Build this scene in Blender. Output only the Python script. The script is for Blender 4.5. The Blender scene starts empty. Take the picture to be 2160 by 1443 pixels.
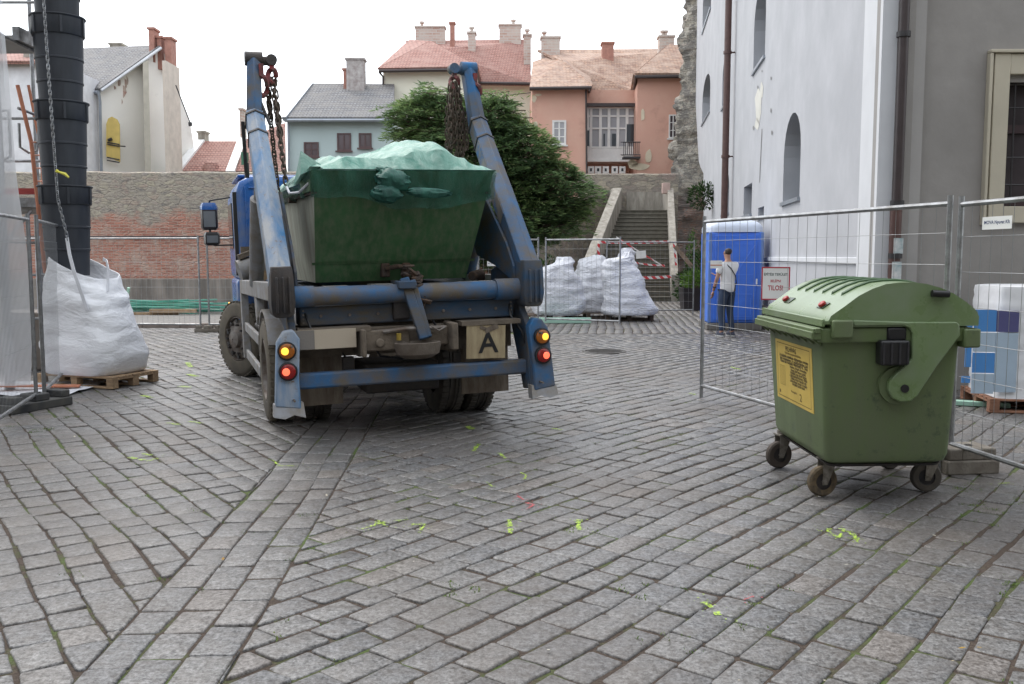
import bpy, bmesh, math, random
import numpy as np
from mathutils import Vector, Matrix, Euler, noise
from mathutils.geometry import tessellate_polygon
R = math.radians
sc = bpy.context.scene
random.seed(7)

# ---------------------------------------------------------------- camera, sky, sun, exposure
F_PX, CAM_H = 1950.0, 1.6
PITCH = math.atan(180.5 / F_PX)
cd = bpy.data.cameras.new('camera'); cam = bpy.data.objects.new('camera', cd); sc.collection.objects.link(cam)
cd.sensor_width = 36; cd.lens = F_PX / 2160 * 36; cd.clip_end = 2000; cd.clip_start = .05
cam.location = (0, 0, CAM_H); cam.rotation_euler = (R(90) - PITCH, 0, 0)
sc.camera = cam
SUN_EL, SUN_AZ = 52, -38           # degrees; azimuth from +Y towards +X
w = bpy.data.worlds.new('World'); sc.world = w; w.use_nodes = True
nt = w.node_tree; nt.nodes.clear()
out = nt.nodes.new('ShaderNodeOutputWorld')
sky = nt.nodes.new('ShaderNodeTexSky'); sky.sky_type = 'NISHITA'; sky.sun_disc = False
sky.sun_elevation = R(SUN_EL); sky.sun_rotation = R(SUN_AZ); sky.dust_density = 3
b1 = nt.nodes.new('ShaderNodeBackground'); b1.inputs[1].default_value = .05
nt.links.new(sky.outputs[0], b1.inputs[0])
# closed cloud deck: bright towards the veiled sun, greyer away from it
tc = nt.nodes.new('ShaderNodeTexCoord')
dt = nt.nodes.new('ShaderNodeVectorMath'); dt.operation = 'DOT_PRODUCT'
el, az = R(38), R(SUN_AZ)
dt.inputs[1].default_value = (math.sin(az) * math.cos(el), math.cos(az) * math.cos(el), math.sin(el))
nt.links.new(tc.outputs['Generated'], dt.inputs[0])
mr = nt.nodes.new('ShaderNodeMapRange'); mr.inputs[1].default_value = -.6; mr.inputs[2].default_value = .75
mr.inputs[3].default_value = .80; mr.inputs[4].default_value = 1.12
nt.links.new(dt.outputs['Value'], mr.inputs[0])
b2 = nt.nodes.new('ShaderNodeBackground'); b2.inputs[0].default_value = (.95, .98, 1, 1)
nt.links.new(mr.outputs[0], b2.inputs[1])
ad = nt.nodes.new('ShaderNodeAddShader')
nt.links.new(b1.outputs[0], ad.inputs[0]); nt.links.new(b2.outputs[0], ad.inputs[1]); nt.links.new(ad.outputs[0], out.inputs[0])
sl = bpy.data.lights.new('sun', 'SUN'); sl.energy = .7; sl.angle = R(25); sl.color = (1, .97, .92)
so = bpy.data.objects.new('sun', sl); sc.collection.objects.link(so)
sd = Vector((math.sin(az) * math.cos(R(SUN_EL)), math.cos(az) * math.cos(R(SUN_EL)), math.sin(R(SUN_EL))))
so.rotation_euler = (-sd).to_track_quat('-Z', 'Y').to_euler()
sc.view_settings.view_transform = 'Standard'; sc.view_settings.look = 'None'
sc.view_settings.exposure = .80; sc.view_settings.gamma = 1
sc.cycles.max_bounces = 6; sc.cycles.transparent_max_bounces = 16

# ---------------------------------------------------------------- survey helpers (photo pixel -> point in the place)
_F = Vector((0, math.cos(PITCH), -math.sin(PITCH))); _U = Vector((0, math.sin(PITCH), math.cos(PITCH)))
def ray(px, py): return _F + Vector((1, 0, 0)) * ((px - 1080) / F_PX) + _U * ((721.5 - py) / F_PX)
def g(px, py, z=0.0):
    d = ray(px, py); return Vector((0, 0, CAM_H)) + d * ((z - CAM_H) / d.z)
def at(px, py, Y):
    d = ray(px, py); return Vector((0, 0, CAM_H)) + d * (Y / d.y)

# ---------------------------------------------------------------- mesh builder
def link(o): sc.collection.objects.link(o); return o
class MB:
    def __init__(s): s.v = []; s.f = []; s.m = Matrix.Identity(4); s.tint = None
    def add(s, vs, fs):
        b = len(s.v); s.v += [s.m @ Vector(v) for v in vs]; s.f += [[b + i for i in f] for f in fs]
    def box(s, c, d, rot=None):
        c = Vector(c); h = Vector(d) / 2; M = Euler(rot).to_matrix() if rot is not None and not isinstance(rot, Matrix) else rot
        vs = []
        for z in (-1, 1):
            for y in (-1, 1):
                for x in (-1, 1):
                    p = Vector((x * h.x, y * h.y, z * h.z)); vs.append(c + (M @ p if M is not None else p))
        s.add(vs, [(0, 2, 3, 1), (4, 5, 7, 6), (0, 1, 5, 4), (2, 6, 7, 3), (0, 4, 6, 2), (1, 3, 7, 5)]); return s
    def bb(s, x0, x1, y0, y1, z0, z1): return s.box(((x0+x1)/2, (y0+y1)/2, (z0+z1)/2), (abs(x1-x0), abs(y1-y0), abs(z1-z0)))
    def ring_frame(s, d):
        d = Vector(d).normalized(); u = d.cross(Vector((0, 0, 1)))
        if u.length < 1e-3: u = Vector((1, 0, 0))
        u.normalize(); return u, d.cross(u).normalized()
    def tube(s, pts, r, n=8, caps=True, closed=False):
        pts = [Vector(p) for p in pts]; rs = r if isinstance(r, (list, tuple)) else [r] * len(pts)
        vs = []; L = len(pts); u = None
        for i, p in enumerate(pts):
            if closed: d = pts[(i+1) % L] - pts[i-1]
            else: d = pts[min(i+1, L-1)] - pts[max(i-1, 0)]
            d.normalize()
            if u is None: u, v = s.ring_frame(d)
            else:
                u = u - d * u.dot(d); u.normalize(); v = d.cross(u)
            for k in range(n):
                a = 2*math.pi*k/n; vs.append(p + (u*math.cos(a) + v*math.sin(a)) * rs[i])
        fs = []
        for i in range(L if closed else L-1):
            for k in range(n):
                a = i*n+k; b = i*n+(k+1) % n; c = ((i+1) % L)*n+(k+1) % n; d_ = ((i+1) % L)*n+k
                fs.append((a, b, c, d_))
        if caps and not closed: fs.append(tuple(range(n))[::-1]); fs.append(tuple((L-1)*n+k for k in range(n)))
        s.add(vs, fs); return s
    def beam(s, p0, p1, w, h, up=(0, 0, 1), w1=None, h1=None):
        p0, p1 = Vector(p0), Vector(p1); d = (p1-p0).normalized(); u = d.cross(Vector(up)).normalized(); v = u.cross(d)
        w1 = w if w1 is None else w1; h1 = h if h1 is None else h1
        vs = [p0+u*a*w/2+v*b*h/2 for a, b in ((-1, -1), (1, -1), (1, 1), (-1, 1))] + [p1+u*a*w1/2+v*b*h1/2 for a, b in ((-1, -1), (1, -1), (1, 1), (-1, 1))]
        s.add(vs, [(3, 2, 1, 0), (4, 5, 6, 7), (0, 1, 5, 4), (1, 2, 6, 5), (2, 3, 7, 6), (3, 0, 4, 7)]); return s
    def loft(s, rings, caps=True):
        n = len(rings[0]); vs = [p for r in rings for p in r]; fs = []
        for i in range(len(rings)-1):
            for k in range(n): fs.append((i*n+k, i*n+(k+1) % n, (i+1)*n+(k+1) % n, (i+1)*n+k))
        if caps: fs.append(tuple(range(n))[::-1]); fs.append(tuple((len(rings)-1)*n+k for k in range(n)))
        s.add(vs, fs); return s
    def lathe(s, prof, c, axis=(0, 0, 1), n=24, caps=False):
        ax = Vector(axis).normalized(); u, v = s.ring_frame(ax); c = Vector(c)
        return s.loft([[c + ax*h + (u*math.cos(2*math.pi*k/n) + v*math.sin(2*math.pi*k/n))*r for k in range(n)] for r, h in prof], caps)
    def prism(s, poly, f0, f1):
        """poly: 2-D points; f0/f1 map (a,b) -> 3-D point on either side"""
        n = len(poly); vs = [f0(a, b) for a, b in poly] + [f1(a, b) for a, b in poly]
        fs = [tuple(range(n)), tuple(range(2*n-1, n-1, -1))] + [(k, n+k, n+(k+1) % n, (k+1) % n) for k in range(n)]
        s.add(vs, fs); return s
    def build(s, name, mat, parent=None, smooth=True, bevel=0, seg=2, loc=None, fix=True):
        me = bpy.data.meshes.new(name); me.from_pydata([tuple(v) for v in s.v], [], s.f); me.materials.append(mat)
        bm = bmesh.new(); bm.from_mesh(me)
        if fix: bmesh.ops.recalc_face_normals(bm, faces=bm.faces)
        if smooth:
            for f in bm.faces: f.smooth = True
            for e in bm.edges:
                if len(e.link_faces) == 2 and e.calc_face_angle(0) > R(38): e.smooth = False
        bm.to_mesh(me); bm.free()
        o = link(bpy.data.objects.new(name, me))
        if parent is not None: o.parent = parent
        if loc is not None: o.location = loc
        if bevel:
            b = o.modifiers.new('bevel', 'BEVEL'); b.width = bevel; b.segments = seg; b.limit_method = 'ANGLE'; b.angle_limit = R(40)
            b.harden_normals = False
        return o
def tag(o, label=None, cat=None, group=None, kind=None):
    if label: o['label'] = label
    if cat: o['category'] = cat
    if group: o['group'] = group
    if kind: o['kind'] = kind
    return o
def thing(name, label, cat, loc=(0, 0, 0), rot=(0, 0, 0), group=None):
    o = link(bpy.data.objects.new(name, None)); o.location = loc; o.rotation_euler = rot; o.empty_display_size = .2
    return tag(o, label, cat, group)
def copy_tree(o, parent=None):
    c = o.copy(); link(c); c.parent = parent
    for ch in list(o.children): copy_tree(ch, c)
    return c
def text(name, body, size, M, mat, parent, align='CENTER', bold=0.0, xs=1.0):
    cu = bpy.data.curves.new(name, 'FONT'); cu.body = body; cu.size = size; cu.align_x = align; cu.align_y = 'CENTER'; cu.offset = bold; cu.resolution_u = 3
    t = bpy.data.objects.new(name, cu); link(t); bpy.context.view_layer.update()
    me = bpy.data.meshes.new_from_object(t.evaluated_get(bpy.context.evaluated_depsgraph_get()))
    bpy.data.objects.remove(t); me.transform(M @ Matrix.Diagonal((xs, 1, 1, 1))); me.materials.clear(); me.materials.append(mat)
    o = link(bpy.data.objects.new(name, me)); o.parent = parent; return o
def frame(o, x, z):
    """matrix: text X along x, text Y along z, facing x cross z"""
    x = Vector(x).normalized(); z = Vector(z).normalized(); n = x.cross(z)
    return Matrix(((x.x, z.x, n.x, o[0]), (x.y, z.y, n.y, o[1]), (x.z, z.z, n.z, o[2]), (0, 0, 0, 1)))

# ---------------------------------------------------------------- materials
class N:
    def __init__(s, name):
        s.mat = bpy.data.materials.new(name); s.mat.use_nodes = True; s.t = s.mat.node_tree; s.b = s.t.nodes['Principled BSDF']
        s.co = s.t.nodes.new('ShaderNodeTexCoord')
    def n(s, typ, **k):
        x = s.t.nodes.new('ShaderNode' + typ)
        for a, b in k.items(): setattr(x, a, b)
        return x
    def l(s, a, b): s.t.links.new(a, b)
    def inp(s, node, i, v):
        if isinstance(v, bpy.types.NodeSocket): s.l(v, node.inputs[i])
        else: node.inputs[i].default_value = v
    def map(s, vec, scale=(1, 1, 1), loc=(0, 0, 0), rot=(0, 0, 0)):
        m = s.n('Mapping'); s.l(vec, m.inputs[0]); m.inputs[1].default_value = loc; m.inputs[2].default_value = rot; m.inputs[3].default_value = scale; return m.outputs[0]
    def noise(s, vec, scale=5, detail=4, rough=.55, dist=0):
        x = s.n('TexNoise'); s.l(vec, x.inputs['Vector']); x.inputs['Scale'].default_value = scale; x.inputs['Detail'].default_value = detail
        x.inputs['Roughness'].default_value = rough; x.inputs['Distortion'].default_value = dist; return x.outputs['Fac']
    def ramp(s, fac, stops):
        r = s.n('ValToRGB'); s.l(fac, r.inputs[0]); e = r.color_ramp.elements
        while len(e) < len(stops): e.new(.5)
        for i, (p, c) in enumerate(stops):
            e[i].position = p; e[i].color = (c, c, c, 1) if isinstance(c, (int, float)) else (*c, 1)
        return r.outputs[0]
    def mix(s, fac, a, b, mode='MIX'):
        m = s.n('Mix', data_type='RGBA', blend_type=mode)
        s.inp(m, 0, fac)
        for i, v in ((6, a), (7, b)):
            if isinstance(v, (tuple, list)): m.inputs[i].default_value = (*v[:3], 1)
            elif isinstance(v, (int, float)): m.inputs[i].default_value = (v, v, v, 1)
            else: s.l(v, m.inputs[i])
        return m.outputs[2]
    def math(s, op, a, b=0, c=0):
        m = s.n('Math', operation=op); s.inp(m, 0, a); s.inp(m, 1, b); s.inp(m, 2, c); return m.outputs[0]
    def bump(s, h, strength=.3, dist=.02, prev=None):
        b = s.n('Bump'); b.inputs['Strength'].default_value = strength; b.inputs['Distance'].default_value = dist; s.l(h, b.inputs['Height'])
        if prev is not None: s.l(prev, b.inputs['Normal'])
        return b.outputs[0]
    def done(s, col=None, rough=None, metal=None, normal=None, spec=None):
        if col is not None: s.inp(s.b, 'Base Color', (*col, 1) if isinstance(col, tuple) else col)
        if rough is not None: s.inp(s.b, 'Roughness', rough)
        if metal is not None: s.inp(s.b, 'Metallic', metal)
        if spec is not None: s.inp(s.b, 'Specular IOR Level', spec)
        if normal is not None: s.l(normal, s.b.inputs['Normal'])
        return s.mat
def mk(name, col, rough=.6, metal=0, var=.12, vs=2.5, dirt=None, amt=.4, ds=4, stretch=(1, 1, 1), bump=.15, bs=60, spec=.5, sharp=.12, dirt2=None, amt2=.3, ds2=9):
    """painted / worn surface: base colour with slow variation, one or two layers of dirt with a noise outline, fine bump"""
    m = N(name); v = m.co.outputs['Object']
    c = m.mix(m.ramp(m.noise(v, vs, 5), [(.3, 0), (.7, 1)]), tuple(x*(1-var) for x in col), tuple(min(1, x*(1+var)) for x in col))
    rg = rough
    if dirt:
        k = m.ramp(m.noise(m.map(v, stretch), ds, 8, .65), [(max(0, 1-amt-sharp-.12), 0), (min(1, 1-amt+sharp), 1)])
        c = m.mix(k, c, dirt); rg = m.math('ADD', m.math('MULTIPLY', k, .25), rough)
    if dirt2:
        k = m.ramp(m.noise(m.map(v, (1, 1, 1), (5, 3, 8)), ds2, 8, .7), [(1-amt2-.06, 0), (1-amt2+.04, 1)])
        c = m.mix(k, c, dirt2)
    return m.done(c, rg, metal, m.bump(m.noise(v, bs, 3), bump, .01), spec)
BROWN = (.12, .09, .06)
m_blue = mk('worn_blue_paint', (.008, .115, .29), .5, spec=.25, dirt=(.13, .11, .085), amt=.48, ds=3.4, dirt2=(.34, .33, .31), amt2=.29, ds2=30)
m_blue_dirty = mk('muddy_blue_paint', (.010, .080, .19), .6, spec=.25, dirt=(.10, .085, .065), amt=.5, ds=3.2, stretch=(.5, 1, 1.6), dirt2=(.28, .27, .25), amt2=.27, ds2=26)
m_arm = mk('scraped_arm_paint', (.020, .145, .33), .5, spec=.25, dirt=(.36, .37, .38), amt=.47, ds=2.6, stretch=(2.5, 1, .45), dirt2=(.20, .15, .11), amt2=.36, ds2=18)
m_cab = mk('cab_blue_paint', (.02, .12, .40), .25, var=.06, bump=.02, dirt=(.2, .21, .22), amt=.3, ds=2)
m_grey = mk('dusty_grey_paint', (.30, .32, .36), .5, dirt=(.2, .17, .13), amt=.45, ds=5, dirt2=(.08, .12, .2), amt2=.25)
m_mud = mk('mud_caked_steel', (.085, .07, .055), .8, var=.35, vs=8, dirt=(.16, .13, .10), amt=.5, ds=7, bump=.6, bs=40)
m_dark = mk('oily_black_steel', (.02, .02, .024), .5, dirt=(.07, .055, .045), amt=.42, ds=6, bump=.4)
m_rust = mk('rusty_steel', (.12, .065, .035), .75, var=.4, vs=14, dirt=(.05, .04, .035), amt=.5, ds=10, bump=.6)
m_red = mk('chipped_red_paint', (.30, .03, .035), .5, dirt=(.07, .04, .035), amt=.5, ds=14)
m_chain = mk('chain_steel', (.085, .075, .065), .5, .5, var=.4, vs=20, dirt=(.10, .07, .05), amt=.5, ds=16)
m_rubber = mk('tyre_rubber', (.028, .026, .026), .75, dirt=(.12, .105, .085), amt=.42, ds=4, bump=.3)
m_rubber_dusty = mk('dusty_tyre_rubber', (.075, .068, .058), .85, dirt=(.15, .13, .10), amt=.5, ds=4, bump=.3)
m_rim = mk('dull_rim', (.24, .23, .22), .5, .3, dirt=(.12, .09, .07), amt=.5, ds=9)
m_flap = mk('dusty_mudflap', (.23, .195, .155), .9, dirt=(.11, .085, .065), amt=.5, ds=5, stretch=(3, 1, .7))
m_skip = mk('green_skip_paint', (.045, .125, .048), .5, var=.2, dirt=(.13, .17, .10), amt=.36, ds=3, stretch=(6, 6, .22), dirt2=(.09, .055, .03), amt2=.24, ds2=5)
m_skip_side = mk('lit_green_skip_side', (.44, .48, .39), .6, dirt=(.28, .27, .22), amt=.5, ds=2.5, stretch=(2, 3, .35), dirt2=(.12, .10, .07), amt2=.3, ds2=5)  # side towards the light: its brightness is painted into the colour
m_galv = mk('galvanised_steel', (.34, .35, .36), .38, .75, var=.2, vs=12, dirt=(.18, .17, .16), amt=.35, ds=8)
m_wire = mk('galvanised_wire', (.30, .31, .32), .45, .5, bump=0)
m_concrete = mk('concrete_block', (.23, .21, .18), .9, dirt=(.13, .11, .09), amt=.45, ds=6, bump=.5)
m_blackplastic = mk('recycled_plastic_foot', (.045, .048, .055), .7, dirt=(.12, .115, .10), amt=.4, ds=6)
m_chute = mk('black_chute_plastic', (.014, .017, .024), .45, var=.2, vs=4, dirt=(.040, .045, .055), amt=.5, ds=3, stretch=(3, 3, .5), bump=.05)
m_wood = mk('pallet_wood', (.42, .29, .17), .8, var=.25, vs=9, dirt=(.22, .15, .10), amt=.42, ds=5, stretch=(1, 6, 6), bump=.3)
m_wood_old = mk('weathered_pallet_wood', (.20, .14, .10), .85, var=.3, vs=9, dirt=(.09, .07, .055), amt=.45, ds=6)
m_binp = mk('green_bin_plastic', (.115, .172, .062), .38, var=.10, vs=1.5, dirt=(.125, .155, .085), amt=.45, ds=2.2, stretch=(2, 2, .5), bump=.10, bs=120, dirt2=(.07, .10, .055), amt2=.36, ds2=9)
m_binl = mk('green_bin_lid_plastic', (.138, .21, .08), .22, dirt=(.20, .25, .17), amt=.42, ds=2.4, var=.08, vs=2, bump=.05, bs=120)  # the pale layer paints the sky's sheen into the lid colour
m_black = mk('black_plastic', (.012, .012, .014), .4, bump=.05)
m_redp = mk('red_plastic_button', (.35, .02, .02), .4)
m_print = mk('dark_print', (.05, .04, .02), .7, var=0, bump=0)
m_printl = mk('faded_print', (.17, .12, .035), .7, var=0, bump=0)
m_yel = mk('yellow_sticker', (.58, .42, .09), .5, var=.08, vs=6, bump=.03)
m_plas = mk('white_facade_render', (.45, .458, .482), .85, var=.05, vs=.8, dirt=(.385, .393, .415), amt=.42, ds=.9, bump=.12, bs=5)
m_plas_pier = mk('white_pier_render', (.60, .612, .635), .85, var=.04, bump=.2, bs=9)
m_plas_grey = mk('grey_facade_render', (.30, .284, .268), .9, var=.07, dirt=(.25, .237, .223), amt=.42, ds=1.2, bump=.2, bs=14)
m_pier_grey = mk('pale_grey_pier_render', (.33, .318, .305), .9, var=.04, bump=.15, bs=14)
m_trim = mk('cream_stone_trim', (.46, .42, .33), .8, var=.06, bump=.15, bs=20)
m_pipe = mk('brown_downpipe', (.045, .032, .032), .4, var=.15, vs=6, bump=.05)
m_pipe_low = mk('rusty_brown_downpipe', (.09, .045, .038), .5, var=.2, vs=8)
m_zinc = mk('zinc_sheet', (.30, .33, .37), .45, .4)
m_toilet = mk('blue_toilet_plastic', (.07, .20, .72), .38, var=.06, bump=.05)
m_toilet_roof = mk('translucent_white_roof', (.62, .68, .80), .4, var=.05)
m_white = mk('white_enamel', (.78, .78, .77), .45, var=.03, bump=.02)
m_inkblue = mk('blue_ink', (.05, .07, .16), .6, var=0, bump=0)
m_inkred = mk('red_ink', (.45, .03, .05), .6, var=0, bump=0)
m_inkgreen = mk('dark_green_ink', (.07, .11, .10), .6, var=0, bump=0)
m_wfilm = mk('white_stretch_film', (.74, .75, .77), .35, var=.06, vs=5, bump=.5, bs=7)
m_bfilm = mk('blue_printed_film', (.07, .24, .56), .4, var=.06, bump=.3, bs=7)
m_lfilm = mk('pale_blue_printed_film', (.38, .48, .58), .4, var=.06, bump=.3, bs=7)
m_nfilm = mk('violet_printed_film', (.09, .09, .22), .4, bump=.3, bs=7)
m_orangelat = mk('orange_painted_timber', (.55, .22, .13), .7, var=.15)
m_greenlat = mk('mint_green_lath', (.09, .31, .24), .6, var=.3, vs=3)
m_palelat = mk('pale_green_lath', (.38, .60, .48), .6, var=.2)
def cloth(name, col, sc1=14, sc2=3, weave=True, var=.06, st=.55):
    m = N(name); v = m.co.outputs['Object']
    n1 = m.noise(m.map(v, (1, 1, 2.2)), sc2, 5, .6, 1.2); n2 = m.noise(m.map(v, (1, 1, 2.5)), sc1, 4, .6, .6)
    b = m.bump(n1, st, .10); b = m.bump(n2, .35, .03, b)
    c = m.mix(m.noise(v, 2, 4), tuple(x*(1-var) for x in col), tuple(min(1, x*(1+var)) for x in col))
    if weave:
        wv = m.n('TexWave'); m.l(v, wv.inputs[0]); wv.inputs['Scale'].default_value = 22; wv.bands_direction = 'Z'
        c = m.mix(.06, c, wv.outputs[0], 'MULTIPLY')
    return m.done(c, .55, 0, b)
m_bag = cloth('white_woven_bag', (.84, .85, .88), 7, 1.6, st=.35)
m_bag2 = cloth('crumpled_woven_bag', (.80, .81, .86), 18, 6, st=.8)
m_strap = mk('white_webbing', (.68, .69, .73), .6, bump=.3)
def glass(name, col=(.02, .025, .03), rough=.08):
    m = N(name); v = m.co.outputs['Object']
    return m.done(m.mix(m.noise(v, .8, 2), col, tuple(x*2.2 for x in col)), rough, 0, None, .6)
m_glass = glass('dark_window_glass'); m_glass_pale = glass('pale_curtained_glass', (.20, .20, .21), .15); m_glass_brown = glass('brown_curtained_glass', (.05, .04, .045), .15)
def lamp(name, col, e):
    m = N(name); m.b.inputs['Emission Color'].default_value = (*col, 1); m.b.inputs['Emission Strength'].default_value = e
    return m.done(tuple(x*.8 for x in col), .2)
m_amber = lamp('amber_lens', (.30, .09, .01), .10); m_amber_on = lamp('lit_amber_bulb', (1, .48, .05), 1.1)
m_redlens = lamp('red_lens', (.22, .008, .008), .08); m_red_on = lamp('lit_red_bulb', (1, .14, .07), .9)

def uvwall(m):
    """(x+y, z) coordinates for masonry on an upright wall"""
    s = m.n('SeparateXYZ'); m.l(m.co.outputs['Object'], s.inputs[0])
    c = m.n('CombineXYZ'); m.l(m.math('ADD', s.outputs[0], s.outputs[1]), c.inputs[0]); m.l(s.outputs[2], c.inputs[1])
    return c.outputs[0], s.outputs[2]
def brick_nodes(m, uv, w_, h_, cols, mortar=(.3, .27, .24), ms=.012):
    b = m.n('TexBrick'); m.l(uv, b.inputs['Vector']); b.inputs['Scale'].default_value = 1; b.inputs['Brick Width'].default_value = w_
    b.inputs['Row Height'].default_value = h_; b.inputs['Mortar Size'].default_value = ms; b.inputs['Mortar Smooth'].default_value = .3
    b.inputs['Color1'].default_value = (*cols[0], 1); b.inputs['Color2'].default_value = (*cols[1], 1); b.inputs['Mortar'].default_value = (*mortar, 1)
    b.inputs['Bias'].default_value = 0; return b
def rubble_nodes(m, uv, scale, cols, sx=.42):
    v = m.n('TexVoronoi'); m.l(m.map(uv, (sx, 1, 1)), v.inputs['Vector']); v.inputs['Scale'].default_value = scale; v.inputs['Randomness'].default_value = .9
    e = m.n('TexVoronoi', feature='DISTANCE_TO_EDGE'); m.l(m.map(uv, (sx, 1, 1)), e.inputs['Vector']); e.inputs['Scale'].default_value = scale; e.inputs['Randomness'].default_value = .9
    s = m.n('SeparateXYZ'); m.l(v.outputs['Color'], s.inputs[0])
    c = m.ramp(s.outputs[0], [(i/(len(cols)-1), c_) for i, c_ in enumerate(cols)])
    k = m.ramp(e.outputs['Distance'], [(0, 0), (.09, 1)])
    return c, k
def masonry(name, kind):
    m = N(name); uv, z = uvwall(m); o = m.co.outputs['Object']
    rc, rk = rubble_nodes(m, uv, 8.5, [(.16, .15, .15), (.30, .27, .23), (.40, .36, .26), (.22, .20, .19), (.36, .25, .20), (.33, .318, .305)])
    rub = m.mix(.62, m.mix(rk, (.20, .18, .16), rc), m.ramp(m.noise(m.map(o, (1, 1, 2.6)), 3.6, 9, .82), [(.34, (.085, .08, .08)), (.43, (.22, .20, .18)), (.50, (.52, .46, .36)), (.58, (.20, .18, .17)), (.64, (.50, .36, .29)), (.72, (.16, .14, .13))]))
    big = m.noise(o, .8, 6, .65); fine = m.noise(o, 9, 5, .7)
    if kind == 'town':
        br = brick_nodes(m, uv, .27, .085, [(.46, .215, .155), (.34, .155, .115)], (.40, .31, .26), .010)
        bc = m.mix(m.ramp(m.noise(o, 2.2, 8, .7), [(.50, 0), (.66, .85)]), br.outputs['Color'], (.46, .36, .30))
        k = m.ramp(m.math('ADD', m.math('MULTIPLY', z, .25), m.math('MULTIPLY', big, .55)), [(.93, 0), (1.06, 1)])     # brick below, rubble above
        c = m.mix(k, bc, rub)
        k2 = m.ramp(m.math('ADD', m.math('MULTIPLY', z, .25), m.math('MULTIPLY', fine, .35)), [(1.0, 0), (1.12, 1)])
        k2 = m.math('MULTIPLY', k2, .6)
        c = m.mix(k2, c, (.15, .145, .15))
        h = m.math('ADD', m.math('MULTIPLY', rk, .5), m.math('MULTIPLY', fine, .8))
    elif kind == 'stone':
        rc2, rk2 = rubble_nodes(m, uv, 4.2, [(.13, .12, .12), (.30, .27, .22), (.42, .37, .28), (.18, .16, .15), (.34, .25, .21)])
        c = m.mix(.5, m.mix(rk2, (.13, .12, .10), rc2), rub); h = m.math('ADD', m.math('MULTIPLY', rk, .8), fine)
    elif kind == 'ruin':
        br = brick_nodes(m, uv, .3, .09, [(.26, .15, .11), (.20, .13, .11)], (.25, .22, .19))
        k = m.ramp(m.math('ADD', m.math('MULTIPLY', z, .12), m.math('MULTIPLY', big, .5)), [(.68, 0), (.78, 1)])
        c = m.mix(k, br.outputs['Color'], m.mix(m.ramp(fine, [(.42, 0), (.6, 1)]), rub, (.38, .36, .31)))
        c = m.mix(m.ramp(m.noise(o, 3, 8, .75), [(.56, 0), (.66, 1)]), c, (.09, .09, .08)); c = m.mix(m.ramp(m.noise(o, 2.2, 8, .85), [(.47, 0), (.53, .8)]), c, (.14, .13, .12)); h = m.math('ADD', rk, m.math('MULTIPLY', fine, 1.5))
    elif kind == 'brickchim':
        br = brick_nodes(m, uv, .5, .16, [(.42, .27, .22), (.52, .42, .37)], (.50, .46, .42), .03)
        c = m.mix(m.ramp(m.noise(o, 1.2, 6, .7), [(.45, 0), (.62, .8)]), br.outputs['Color'], (.52, .47, .42)); h = fine
    nb = m.bump(h, .6, .05)
    return m.done(c, .9, 0, nb)
m_town = masonry('old_town_wall_masonry', 'town'); m_stone = masonry('rubble_stone_masonry', 'stone'); m_ruin = masonry('ruin_masonry', 'ruin'); m_chim = masonry('chimney_brick', 'brickchim')
def tiles(name, cols, rows=4.2):
    m = N(name); o = m.co.outputs['Object']; s = m.n('SeparateXYZ'); m.l(o, s.inputs[0])
    c_ = m.n('CombineXYZ'); m.l(m.math('ADD', s.outputs[0], m.math('MULTIPLY', s.outputs[1], .35)), c_.inputs[0]); m.l(s.outputs[2], c_.inputs[1])
    br = brick_nodes(m, c_.outputs[0], .17, 1/rows*.55, [cols[0], cols[1]], tuple(x*.45 for x in cols[0]), .02)
    c = m.mix(m.ramp(m.noise(m.map(o, (1, 1, 2)), 1.4, 8, .75), [(.4, 0), (.62, .85)]), br.outputs['Color'], cols[2])
    c = m.mix(m.ramp(m.noise(o, 5, 6, .8), [(.56, 0), (.7, .6)]), c, cols[3] if len(cols) > 3 else cols[0])
    return m.done(c, .85, 0, m.bump(br.outputs['Fac'], .5, .03))
m_tile_red = tiles('red_clay_tiles', [(.33, .155, .125), (.41, .215, .18), (.37, .225, .19), (.24, .13, .11)])
m_tile_mix = tiles('mottled_clay_tiles', [(.44, .27, .19), (.27, .17, .14), (.47, .35, .28), (.21, .155, .135)])
m_slate = tiles('grey_slate_shingles', [(.17, .17, .18), (.23, .23, .24), (.21, .20, .19), (.12, .12, .13)])
def house(name, col, patch, amt=.2):
    return mk(name, col, .9, var=.05, vs=.5, dirt=patch, amt=amt, ds=.8, bump=.1, bs=5, dirt2=tuple(x*.85 for x in col), amt2=.38, ds2=.5)
m_cream = house('cream_render', (.90, .88, .83), (.84, .80, .75)); m_yellow = house('pale_yellow_render', (.82, .79, .66), (.76, .74, .64))
m_orange = house('salmon_orange_render', (.62, .36, .28), (.66, .43, .34), .3); m_teal = house('grey_teal_render', (.44, .53, .53), (.38, .46, .46))
m_ochre = mk('ochre_niche', (.62, .47, .15), .9); m_bare = mk('bare_cream_plaster', (.66, .58, .44), .9)
m_brickpatch = mk('exposed_red_brick', (.42, .20, .16), .9, dirt=(.6, .52, .45), amt=.5, ds=5)
m_wood_white = mk('white_window_wood', (.70, .69, .67), .6, var=.1); m_redchim = mk('red_brick_chimney', (.36, .18, .14), .85, var=.2, vs=5)
m_step = mk('worn_stone_step', (.17, .155, .13), .9, dirt=(.10, .095, .075), amt=.45, ds=5, bump=.4)
m_cement = mk('aged_cement', (.42, .39, .34), .9, dirt=(.22, .20, .17), amt=.45, ds=2.5, stretch=(2, 2, .5), bump=.3)
m_plinth = mk('stained_plinth_render', (.34, .30, .265), .9, dirt=(.15, .135, .12), amt=.5, ds=1.5, stretch=(2, 2, .3), bump=.3, bs=8)
m_iron = mk('black_iron', (.03, .028, .03), .5)
m_bark = mk('bark', (.09, .065, .045), .95, bump=.6, bs=14)
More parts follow.
